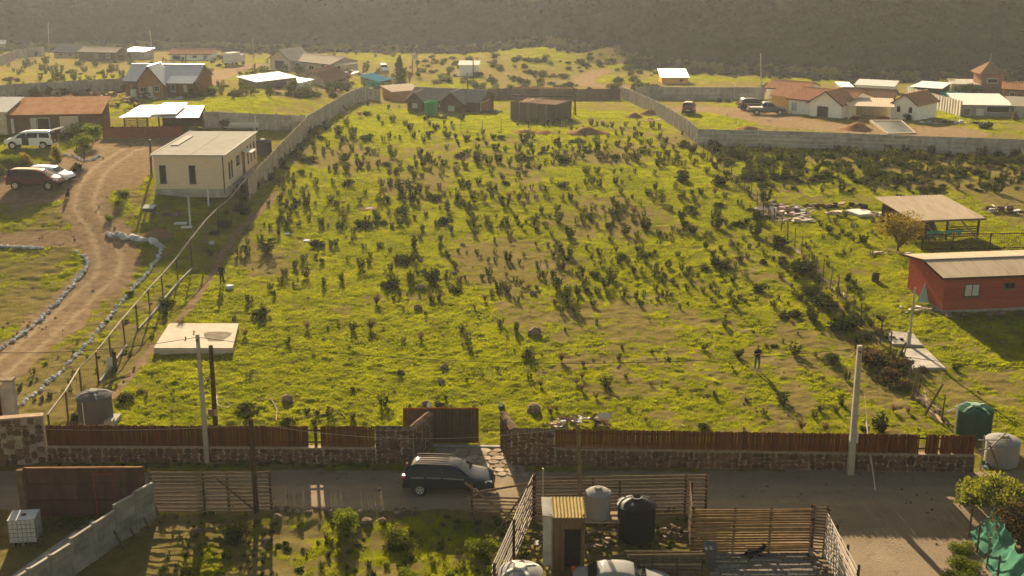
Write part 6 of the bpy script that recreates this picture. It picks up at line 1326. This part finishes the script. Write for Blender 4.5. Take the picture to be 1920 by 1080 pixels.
# positions read off the photograph: (x, y of the foot, height) in 4x zooms of tiles at the given corner; w wide bush, b dry, r round
C6 = "445,70,70 700,70,80w 560,195,60 615,140,45 395,215,110 230,210,50 180,185,60 95,215,45 345,130,60 780,205,60 930,200,90 940,85,90 1080,120,100 1160,120,120 1230,120,90 1300,170,60 1180,200,110 1220,210,50 1120,300,100 1190,320,40 1270,300,45 650,320,110 800,380,110w 730,435,60 860,380,60 965,365,50 1020,390,50 500,370,70 450,530,100w 560,535,70 600,520,70 175,445,70 265,430,50 40,500,80 90,580,130w 360,640,70 440,620,50 500,655,55 385,760,90 225,745,90 285,690,60 790,690,90 850,665,60 685,630,45 655,790,80 505,825,85 1010,710,70 1050,665,35 1180,540,110 1110,640,120w 1170,640,90 1020,830,120w 1140,805,110 1320,800,120w 1425,790,100 1495,865,90w 1310,930,80b 1380,920,80b 905,965,110b 1250,410,60 1240,470,50 1350,375,50 1415,360,90w 1465,425,60 1385,490,70 1380,560,80 1440,270,110 1380,250,40 1500,190,90 1410,145,40 1460,145,40 1375,95,55 1540,70,60 1620,150,55 1670,60,60 1745,80,60 1870,65,60w 1700,190,80 1770,160,60 1870,230,90 1830,190,60 1640,445,60 1720,360,40 1800,310,35 1900,450,60 1890,640,90 1755,750,70 1770,895,55 1715,940,70b 1820,860,80 1890,870,90 1640,1000,50b 100,850,60 140,900,60 40,1060,120w 200,360,50 240,330,40 60,370,40 105,390,50 610,230,60 690,250,50 820,140,50 900,300,60 990,290,60 1080,180,50 1330,170,50 1560,90,40 310,290,40 515,260,30"
C7 = "60,90,50 145,100,50 380,80,80w 295,40,40 440,180,70 480,110,60 555,70,70 600,60,60 660,80,80 775,60,70 825,60,40 880,20,35 810,130,45 115,180,70 180,170,40 275,185,40 90,240,70b 220,275,60 330,260,60w 380,180,60 480,230,60 530,280,70 600,270,80 620,160,35 755,200,60 680,250,40 740,290,70 790,310,60 900,170,45 865,205,50 920,250,50 965,220,60 990,300,50 910,320,50 1010,140,60w 1070,100,60 1060,200,50 1130,200,110 1190,260,50 1220,90,60 1290,160,60 1340,260,90w 1280,330,90w 1290,380,60 1350,140,50 1420,140,60 1520,140,80b 1550,230,70w 1550,290,50 1600,160,50 1700,220,60 1790,260,60w 1850,330,100w 1890,200,120 1690,370,80w 1610,370,60 1640,390,40 1530,390,90w 1820,450,120w 340,350,90w 30,320,45 110,355,40 265,375,45b 480,360,70 540,350,80 635,390,45 440,460,100w 300,450,50 710,400,60 740,430,40 840,440,90w 1000,400,90w 940,460,60 1110,450,60 1205,410,50 1190,450,40 1290,420,60 1360,430,80w 1440,460,70 1490,450,60 1450,540,60 740,490,50 930,510,40 1085,500,30 1115,510,35 1635,530,70 1695,520,40 1565,560,50 1500,600,60 1600,680,110w 1520,680,100 1450,700,80w 1710,640,70 1880,650,60w 350,570,90 445,600,100 555,550,55 265,530,45 180,530,60b 90,605,45 660,590,70 600,620,50 310,600,50 780,570,70b 830,620,90w 985,605,60w 940,560,50 740,650,50 800,660,60 870,660,60 50,660,50 195,690,70 260,660,50 360,690,80 240,770,70 310,760,80 380,700,60 435,730,50 530,760,100 625,750,80w 665,670,60b 920,730,70 975,740,80 1070,740,100 1180,690,80 1275,710,80 1310,760,60 1390,760,60 1355,810,60 1215,800,50 1140,800,50 750,780,100 700,830,90 850,790,40b 840,870,60 540,840,100 570,880,60 340,860,120 70,820,70b 40,950,60 400,920,110 430,870,70 490,890,80 640,880,60 720,900,60 830,920,70 930,920,70 1080,860,80 1145,900,60 1090,930,40 960,980,60 320,960,60 370,1020,80 410,990,90 490,1030,110 605,970,60 1260,990,50 1315,860,60 1430,870,50 1510,810,50b 1660,800,60 1750,760,60 1620,900,80 1660,980,80 1860,860,90w 1600,1070,60b"
C2 = "840,555,40 990,580,50 1075,570,30 830,620,60w 690,700,70 920,660,50 1025,670,60 720,780,80 620,770,80w 650,820,60 830,810,80w 730,800,80 950,700,40 1000,800,60 1115,700,50 1160,735,60 1080,810,50 955,820,50 1180,790,50 1300,790,60 1260,820,50 1430,790,60w 1500,800,50 1580,810,50w 1660,810,40w 1840,800,60w 1790,880,60w 1655,880,50 1730,850,40 1430,880,50 1520,850,40 1530,940,80w 1590,920,60 1680,980,110 1740,990,70 1820,980,90 1900,1000,80 1870,900,50 1220,930,70 1300,960,70 1250,1010,90 1190,960,50 1200,1010,50 1410,1000,60 1500,1060,70 1405,1060,50 1000,1060,50 1060,1060,50 1150,1040,60 1085,1010,60 980,1000,60w 920,1010,60 785,1020,70w 850,1030,40 660,970,80w 540,860,60 495,910,60 630,870,60 690,830,40 720,890,60 840,900,50 790,870,40 1000,890,60 1030,940,80 760,940,40 600,1040,70 690,1050,80 550,1040,50 300,940,90w 370,970,80w 230,880,100w 150,1000,90w 420,960,70w 220,1030,70w 340,1060,60w 440,850,60 400,770,60w 530,720,50 570,910,40 440,900,50 480,800,60w 1350,740,40 1480,740,40 1270,660,40w 1410,650,50w 1540,660,50w"
C3 = "110,690,30w 400,670,40 340,650,40w 90,830,90w 150,800,60 330,840,60w 500,830,70w 590,700,60 640,710,50 690,710,40 750,720,60 850,710,50 920,740,40 950,710,50 1050,720,60 1110,730,50 930,800,40 970,780,40 780,770,40 830,770,40 865,830,60 970,840,50 1040,850,60 1110,790,50 1140,880,60 1210,880,50 1290,850,70w 1350,900,70w 1520,850,90w 620,830,50 650,890,80 580,880,60 500,880,40 415,870,40 240,900,60w 140,870,60 50,900,80 100,960,80w 30,960,60 160,920,50 130,1000,60 200,1030,50 250,1000,40 60,1030,60 370,980,100w 430,960,60 340,930,60 530,950,60 540,900,30 700,960,70 650,960,70 770,950,80w 860,980,60 860,900,60 900,960,60 950,970,110 1000,900,60 1020,920,50 1090,1000,80 1170,930,60 1210,990,60 1290,1010,60 1340,950,50 1360,1000,60 1430,950,60 560,1060,70 640,1060,60 760,1060,50 820,1050,40 920,1060,50 1060,1070,50 1280,1070,80w 1120,980,50"
F1 = "385,190,90b 1240,275,90b 40,90,110 720,200,90 860,190,110b 235,300,60 700,330,40w 955,760,100 545,830,80 720,860,80 230,890,80w 290,890,60 430,900,50w 380,820,50w 820,900,40w 1835,160,60 1540,210,70 1605,360,60 1550,310,50 1365,760,60w 540,190,40"
F2 = "25,200,70 30,250,70 370,430,100b 140,400,90 90,410,70 215,620,80b 130,560,60 525,560,70b 485,600,70b 525,650,80b 630,710,80b 705,620,90 290,830,100b 1005,880,60b 1430,340,60w 1690,400,70w 1600,170,70 1525,700,60 1760,730,35w 1890,830,60 1430,930,80w 1740,950,50b 330,800,60b"
LF = "1690,380,100w 1600,440,60w 970,890,60w 1580,600,60 1560,570,40 1790,590,80 1860,590,80 1860,510,50 1850,410,50 1880,950,80 1850,300,130w 1780,270,80w 1240,960,90w 1700,290,50b"
LB_ = "935,720,110w 1365,170,90b 1840,240,90b 1840,790,120w 1750,130,60 570,860,100w 1230,100,70w 1290,820,50b 1100,680,50b 1560,590,60b"
RT = "580,310,60 510,350,50 635,390,50 460,420,70w 710,500,80w 240,700,120w 80,520,100w 290,900,110w 450,980,130w 50,980,60w 110,1050,60 210,1050,90w 330,1070,110 560,430,50 990,160,60w 1180,160,70w"
RB = "110,100,60w 205,80,60 340,140,110 190,380,110w 40,320,50w 110,750,110w 590,570,90 385,800,70 345,850,60 510,810,60 550,750,70 250,940,100b 430,950,90b 830,960,150w 940,810,80b 1050,820,80b 1400,490,60w 720,950,60w"
shr = []
def parse(s, ox, oy):
    for q in s.split():
        k = q[-1] if q[-1].isalpha() else ''; x, y, h = map(float, q.rstrip('wb').split(',')); px, py = ox+x/4, oy+y/4
        g = G(px, py); sc = SCL(g); hh = max(.26, h/4/sc*.84); shr.append((h/4*(1.6 if k == 'w' else 1), g, hh, k))
for s, ox, oy in ((C6, 480, 330), (C7, 960, 330), (C2, 480, 60), (C3, 960, 60), (F1, 480, 570), (F2, 960, 570), (LF, 0, 330), (LB_, 0, 570), (RT, 1440, 330), (RB, 1440, 570)): parse(s, ox, oy)
shr.sort(key=lambda q: -q[0])
GRPS = 'shrubs of the grassy field'
def put_shrub(q):
    _, g, hh, k = q
    if k == 'w': me = random.choice(SR if rnd() < .6 else SU[-3:]); sx = hh*ru(1.4, 2.0); nm, lb = 'bush', 'low wide dark green bush in the grassy field'
    elif k == 'b': me = random.choice(SB); sx = hh*ru(.95, 1.2); nm, lb = 'dry_bush', 'brown dry twiggy bush in the grassy field'
    else: me = random.choice(SU); sx = hh*ru(1.0, 1.6); nm, lb = 'shrub', 'upright dark green shrub in the grassy field'
    return nm, lb, me, g-Vector((0, 0, .04)), (ru(-.06, .06), ru(-.06, .06), ru(0, 6.28)), (sx, sx, hh)
NIND = 300; merged = []
def shrub_label(nm, p, sc):
    sz = 'very small' if sc[2] < .5 else 'small' if sc[2] < .75 else 'medium sized' if sc[2] < 1.05 else 'tall'
    wd = {'shrub': 'upright dark green shrub', 'bush': 'spreading dark green bush', 'dry_bush': 'brown twiggy bush'}[nm]
    u = (p.x+.42*p.y)/(.84*p.y); side = 'along the pipe fence' if u < .24 else 'on the western side' if u < .38 else 'west of the middle' if u < .5 else 'east of the middle' if u < .62 else 'on the eastern side' if u < .74 else 'along the leaning post fence'
    row = 'just behind the board fence' if p.y < 76 else 'in the lower field' if p.y < 95 else 'in the middle field' if p.y < 115 else 'in the upper field' if p.y < 150 else 'near the far cabin'
    return '%s %s %s, %s' % (sz, wd, row, side)
cnt = 0
for q in shr:
    nm, lb, me, loc, rot, sc = put_shrub(q)
    if cnt < NIND:
        lb = shrub_label(nm, loc, sc); TAG(OB(nm, me, None, loc, rot, sc), lb, 'shrub', GRPS+(', wide bushes' if nm == 'bush' else ', dry bushes' if nm == 'dry_bush' else '')); cnt += 1
    else: merged.append((me, loc, rot, sc))
# joined scatter meshes -----------------------------------------------------
_cache = {}
def mesh_np(me):
    if me.name not in _cache:
        n = len(me.vertices); co = np.empty(n*3); me.vertices.foreach_get('co', co); me.calc_loop_triangles(); tr = np.empty(len(me.loop_triangles)*3, int); me.loop_triangles.foreach_get('vertices', tr); mi = np.empty(len(me.loop_triangles), int); me.loop_triangles.foreach_get('material_index', mi); _cache[me.name] = (co.reshape(-1, 3), tr.reshape(-1, 3), mi)
    return _cache[me.name]
def join(name, items, label, mats):
    cs, ts, ms = [], [], []; off = 0; idx = {m.name: i for i, m in enumerate(mats)}
    for me, loc, rot, sc in items:
        co, tr, mi = mesh_np(me); Rm = np.array(Euler(rot).to_matrix()); c = (co*np.array(sc)) @ Rm.T+np.array(loc); cs.append(c); ts.append(tr+off); off += len(c); lut = np.array([idx.get(m.name, 0) for m in me.materials]); ms.append(lut[mi])
    me = np_mesh(name, np.concatenate(cs), np.concatenate(ts), mats, smooth=False); me.polygons.foreach_set('material_index', np.concatenate(ms).astype(np.int32)); me.update()
    return TAG(OB(name, me), label, 'scrub', kind='stuff')
PM = [LEAF, BARK, LEAFV, LEAFD, LEAFB, LEAFL, LEAFO]
rg = random.Random(77)
_mg = [masks(*np.meshgrid(np.arange(-110, 110, 1.0), np.arange(44, 300, 1.0)))[k] for k in (1, 2)]
def offroad(g):
    i, j = int(g.y-44), int(g.x+110)
    return 0 <= i < 256 and 0 <= j < 220 and (_mg[0][i, j] > .35 or _mg[1][i, j] > .35)
def px_scatter(n, box, hts, kinds, dens=None, avoid=None):
    out = []; tries = 0
    while len(out) < n and tries < n*6:
        tries += 1; px, py = rg.uniform(box[0], box[2]), rg.uniform(box[1], box[3])
        if dens and rg.random() > dens(px, py): continue
        g = G(px, py); h = rg.uniform(*hts); me = rg.choice(kinds)
        if offroad(g): continue
        w_ = h*rg.uniform(1.0, 1.6); out.append((me, g-Vector((0, 0, .05)), (0, 0, rg.uniform(0, 6.28)), (w_, w_, h)))
    return out
# dense scrub on the eastern plot
def east(px, py):
    xl = 1322+(py-285)*.95
    return 0 if px < xl or (py > 362 and px > 1420) else (1 if py < 345 else .5)
merged += px_scatter(420, (1310, 282, 1925, 372), (.45, 1.25), SU+SR+SR+SBD[:1], east)
merged += px_scatter(120, (440, 240, 640, 420), (.5, 1.0), SR+SU, lambda x, y: 1 if abs(x-(470+(330-y)*1.16)-22) < 20 else 0)
merged += px_scatter(260, (480, 215, 1340, 520), (.3, .7), SU+SB, lambda x, y: 1 if (x > 500+(330-y)*1.0 and x < 1385+(y-340)*.85) and vnp(x, y) else 0) if False else []
def fieldd(x, y): return .9 if (x > 520+(330-y)*1.0*(y < 330) and x < 1330+(y-300)*.95) else 0
merged += px_scatter(400, (500, 230, 1500, 430), (.25, .75), SU+SU+SR[:4]+SB[:2], lambda x, y: fieldd(x, y)*float(sst(.42, .6, fbm(np.array(x*.016), np.array(y*.03), 3))))
merged += px_scatter(170, (500, 400, 1600, 570), (.2, .55), SU+SU+SB, lambda x, y: fieldd(x, y)*float(sst(.4, .6, fbm(np.array(x*.016), np.array(y*.03), 3))))
merged += px_scatter(60, (440, 560, 1600, 790), (.2, .42), SU+SB)
merged += px_scatter(90, (1390, 480, 1700, 790), (.25, .7), SU+SR+SB, lambda x, y: 1 if abs(x-(1440+(y-420)*.92)) < 55 else 0)
merged += px_scatter(50, (1500, 400, 1660, 480), (.2, .45), SU+SL)
merged += px_scatter(150, (300, 970, 990, 1085), (.15, .4), SL+SR+SU)
merged += px_scatter(90, (1100, 925, 1320, 1040), (.1, .3), SL+SU)
merged += px_scatter(120, (90, 870, 700, 879), (.12, .3), SR+SL)+px_scatter(120, (1045, 877, 1590, 893), (.12, .3), SR+SL)
merged += px_scatter(70, (0, 300, 230, 345), (.2, .5), SL+SU, lambda x, y: 1 if x < 60 else .2)
merged += px_scatter(60, (0, 600, 330, 760), (.15, .4), SL+SU)
merged += px_scatter(70, (85, 970, 215, 1000), (.1, .35), SR+SU+SB)+px_scatter(60, (300, 965, 520, 1080), (.1, .3), SB+SU)
merged += px_scatter(90, (1775, 1000, 1850, 1095), (.2, .42), SL)
join('scrub', merged, 'dense low scrub and small weeds between the counted shrubs', PM)
# settlement greenery
far = px_scatter(340, (0, 100, 760, 185), (.6, 1.8), SR+SBD+SU, lambda x, y: .8 if y > 110 else .4)+px_scatter(200, (780, 108, 1240, 182), (.6, 2.0), SR+SL+SBD, lambda x, y: .8)+px_scatter(90, (380, 222, 620, 240), (.4, 1.0), SR+SBD)+px_scatter(90, (1430, 162, 1915, 190), (.8, 2.0), SR+SBD, lambda x, y: .7)+px_scatter(80, (1190, 160, 1240, 182), (.5, 1.2), SR+SBD)
join('distant_scrub', far, 'bushes and weeds around the distant settlement', PM)
# hillside shrubs
rgn = np.random.RandomState(8); items = []
hm_ = [shrub_round(60+i, M('hill_leaf', (.080, .070, .050), .85, .4, 1, rnd=0), 42, 'hill_bush', .8, .34) for i in range(4)]  # leaf colour lightened and greyed to stand in for distance haze
N = 13000; yy = rgn.uniform(250, 420, N); xx = rgn.uniform(-1, 1, N)*(yy*.45+10); dd = hill_d(xx, yy); ok = (dd > -3-9*rgn.rand(N)**3) & (dd < 75)
for x_, y_ in zip(xx[ok], yy[ok]):
    h_ = rgn.uniform(.7, 2.0); items.append((hm_[rgn.randint(4)], (x_, y_, H0(x_, y_)+(float(fbm(np.array(x_*.12), np.array(y_*.12), 4))-.5)*1.2*float(sst(4, 25, hill_d(x_, y_)))-.1), (0, 0, rgn.uniform(0, 6)), (h_*1.4, h_*1.4, h_)))
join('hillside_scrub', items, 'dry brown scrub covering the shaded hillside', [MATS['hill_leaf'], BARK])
# named bushes and trees
def bush(label, px, py, w_px, h_px, kind, name='bush'):
    g = G(px, py); s = SCL(g); me = random.choice({'l': SLL, 'd': SDD, 'o': SO, 'b': SBD, 'k': SR[-3:]}[kind]); return TAG(OB(name, me, None, g-Vector((0, 0, .05)), (0, 0, ru(0, 6)), (w_px/s*.95, w_px/s*.8, h_px/s*1.15)), label, 'bush')
for a in (('big dark evergreen bush beside the broken east fence', 1583, 617, 92, 42, 'k'), ('wide orange brown bush behind the east utility pole', 1640, 682, 95, 48, 'b'), ('greenish bush at the west end of the orange brown bush', 1560, 680, 50, 26, 'd'), ('brown bush between the concrete path and broken fence', 1690, 690, 50, 34, 'b'), ('brown grassy bush hanging below the broken fence', 1665, 715, 60, 36, 'b'), ('second brown grassy bush further down the broken fence', 1695, 728, 44, 28, 'b'), ('little brown bush on the concrete path edge', 1733, 698, 22, 22, 'b'),
        ('dark thick bush on the field side of the thin east fence', 1502, 512, 60, 28, 'k'), ('dark bush by the rubbish heap on the field side', 1462, 462, 48, 26, 'k'), ('dark bush halfway down the broken east fence', 1542, 570, 66, 30, 'k'), ('dark bush above the big evergreen bush', 1520, 545, 50, 24, 'd'), ('dense green bush in the front plot above the shadow', 752, 1020, 78, 44, 'd'), ('tall leafy shrub on the front bank below the road', 645, 1003, 62, 62, 'l'), ('dark bush in the front plot near the slat fence', 445, 1010, 70, 50, 'd'), ('bright green bush by the bottom edge of the front plot', 765, 1085, 45, 30, 'l'), ('bright bush beside the slat fence running toward the viewer', 905, 1040, 70, 40, 'l'), ('dark green bush under the broken slat fence', 955, 1000, 60, 45, 'd'), ('bright weeds below the slat fence corner', 930, 1075, 60, 30, 'l'),
        ('large round green bush in front of the rusty shed', 145, 262, 66, 52, 'd'), ('dark grey bush at the corner of the shrub bed', 146, 324, 28, 28, 'k'), ('round green conifer bush beside the drive', 231, 368, 24, 24, 'd'), ('second round green bush beside the drive', 225, 386, 22, 18, 'l'), ('bright small bush at the edge of the drive', 206, 412, 22, 16, 'l'), ('orange ochre bush behind the white hatchback', 106, 300, 28, 38, 'o'), ('yellow green bush at the west edge by the parked cars', 20, 318, 50, 36, 'l'), ('leafy bush behind the maroon minivan', 48, 312, 40, 34, 'o'),
        ('dark thick bush at the corner of the slanting slab fence', 1282, 276, 30, 16, 'k'), ('round dark bush in the upper east field', 1282, 339, 38, 20, 'k'), ('dark bush by the thin east fence', 1353, 346, 44, 24, 'k'), ('grey green bush before the guest house', 1702, 225, 22, 16, 'd'), ('dark round bush in the compound garden', 1851, 241, 36, 18, 'k'), ('tall bush by the stable annex', 1902, 226, 20, 26, 'b'), ('palm-like bush near the pickup truck', 1388, 197, 22, 16, 'd'), ('bush by the back compound wall', 1348, 192, 12, 12, 'd'), ('second bush by the back compound wall', 1365, 192, 12, 12, 'd'),
        ('dark bush left of the block shed', 1046, 228, 14, 10, 'k'), ('green bush right of the honey wood house', 400, 178, 30, 22, 'l'), ('dark green bush beyond the low post fence', 300, 205, 26, 18, 'd'), ('dark bush behind the precast wall', 420, 240, 30, 26, 'b'), ('second dark bush behind the precast wall', 500, 240, 30, 24, 'b'), ('low dark bush beside the brown hut', 560, 182, 26, 14, 'd'), ('dark bush by the cream house front', 565, 137, 26, 24, 'd')): bush(*a)
def tree(name, label, px, py, ht, wd, leaf, n, size, trunkh=.3, lumps=14, conical=False, seed=1, cat='tree', flat=.5):
    g = G(px, py); rr = random.Random(seed); t = T(name, label, cat, g); b = MB(); th = ht*trunkh
    b.tube((0, 0, -.2), (0, 0, th), ht*.035, ht*.025, 7); tips = []
    for i in range(lumps):
        if conical: z = th*.6+(ht-th*.6)*(i+.5)/lumps; r = wd/2*(1-((z-th*.6)/(ht-th*.6))**1.3)*.6+.1; a = rr.uniform(0, 6.28); tips.append((Vector((math.cos(a)*r*.5, math.sin(a)*r*.5, z)), r*.9+.15))
        else:
            a = rr.uniform(0, 6.28); r = wd/2*rr.uniform(.2, .75); z = th+(ht-th)*rr.uniform(.15, .85); r *= math.sqrt(max(.15, 1-((z-th)/(ht-th)-.35)**2*1.6)); tips.append((Vector((math.cos(a)*r, math.sin(a)*r, z)), wd*rr.uniform(.14, .24)))
    for c, r in tips: b.tube((0, 0, th*rr.uniform(.5, 1)), c, ht*.014, ht*.005, 4)
    if conical: b.tube((0, 0, th), (0, 0, ht*.95), ht*.022, .02, 5)
    b.ob('trunk', BARK, t); c_ = MB()
    for c, r in tips: leaf_faces(c_, c, n//lumps, (r, r, r*(1.5 if conical else .8)), size, rr)
    c_.ob('crown', leaf, t); return t
def hpx(px, py, top): return HT(px, py, top)
tree('ochre_tree', 'small ochre green tree between the barn and red house', 1683, 474, hpx(1683, 474, 402), 5.0, LEAFO, 2600, .16, .25, 18, seed=4)
tree('young_tree', 'bright lime green young tree at the drive corner', 158, 302, hpx(158, 302, 252), 2.9, LEAFL, 1500, .15, .3, 12, seed=5)
tree('young_tree', 'taller lime green tree in front of the round bush', 174, 272, hpx(174, 272, 232), 2.6, LEAFL, 1300, .15, .25, 12, seed=6)
tree('conifer', 'tall dark conifer standing behind the orange annex', 750, 168, hpx(750, 168, 106), 3.6, LEAFD, 2400, .22, .12, 22, True, 7)
tree('eucalyptus', 'thin pale tree right of the tall dark conifer', 768, 165, hpx(768, 165, 122), 2.0, LEAFO, 500, .2, .35, 8, seed=8)
tree('garden_tree', 'bushy green tree under the dark hill behind the black shed', 1770, 175, hpx(1770, 175, 150), 6, LEAFO, 900, .3, .25, 10, seed=9)
tree('garden_tree', 'dark tree beside the stable under the hill', 1815, 180, hpx(1815, 180, 160), 5, LEAFD, 900, .3, .25, 10, seed=10)
tree('thorn_tree', 'feathery bush tree overhanging the green netting', 1880, 985, 2.8, 4.0, M('feather_leaf', (.13, .14, .02), .65, .35, 2, rnd=.1, trans=(.45, (1.3, 1.2, .6))), 4200, .12, .2, 22, seed=12)
tree('thorn_tree', 'brown twiggy bush tree at the eastern bottom edge', 1915, 1035, 2.6, 3.6, LEAFB, 3000, .11, .2, 18, seed=13)
tree('thorn_tree', 'feathery bush tree at the roadside end of the green netting', 1822, 960, 1.9, 2.4, MATS['feather_leaf'], 1700, .12, .2, 14, seed=14)
# bright weeds at the net foot
for i, (px, py, w_, h_) in enumerate(((1800, 1032, 62, 22), (1812, 1064, 74, 24), (1800, 1090, 80, 24))):
    bush(['bright yellow green weeds at the top of the netting foot', 'bright yellow green weeds halfway down the netting foot', 'bright yellow green weeds at the bottom edge by the netting'][i], px, py, w_, h_, 'l', 'weed_clump')
# green netting fence
def net():
    top = [(1813, 955), (1822, 975), (1845, 1008), (1868, 1050), (1900, 1100)]; base = [(1817, 1005), (1832, 1035), (1850, 1065), (1868, 1100), (1895, 1150)]
    P = [G(*p) for p in base]; o = P[0]; t = T('green_net_fence', 'torn green shade netting hung along the eastern verge', 'netting', o); rr = random.Random(3); nu, nv = 40, 9; b = MB()
    for i in range(nu+1):
        u = i/nu*(len(P)-1.0001); k = int(u); f = u-k; g = P[k].lerp(P[k+1], f); h = 1.45+.12*math.sin(i*.9)
        for j in range(nv+1):
            v = j/nv; b.v.append((g.x-o.x+1.05*v**.8+.12*math.sin(i*.55+v*3)*(v+.2)+rr.uniform(-.03, .03), g.y-o.y+.1*math.cos(i*.7+v*2), g.z-o.z+.12+h*v+.05*math.sin(i*1.3)))
    b.f = [(i*(nv+1)+j, (i+1)*(nv+1)+j, (i+1)*(nv+1)+j+1, i*(nv+1)+j+1) for i in range(nu) for j in range(nv) if not (12 < i < 17 and j < 3) and not (i > 34 and j > 7)]; b.m = [0]*len(b.f); b.ob('netting', NETG, t, smooth=True)
    for p in P: ucyl('post', WOODG, t, p-o-Vector((0, 0, .2)), p-o+Vector((0, 0, 1.6)), .05)
net()
# ------------------------------------------------------------------ air
def haze():
    b = MB().box(-1000, 1000, -60, 1450, -14, 48); m = bpy.data.materials.new('haze_air'); m.use_nodes = True; n = m.node_tree.nodes; n.clear(); out = n.new('ShaderNodeOutputMaterial'); v = n.new('ShaderNodeVolumePrincipled')
    v.inputs['Color'].default_value = (.88, .92, 1.0, 1); v.inputs['Density'].default_value = .0001; v.inputs['Anisotropy'].default_value = .42; m.node_tree.links.new(v.outputs[0], out.inputs['Volume'])
    return TAG(b.ob('haze', m), 'thin warm haze over the valley', 'haze', kind='stuff')
haze()
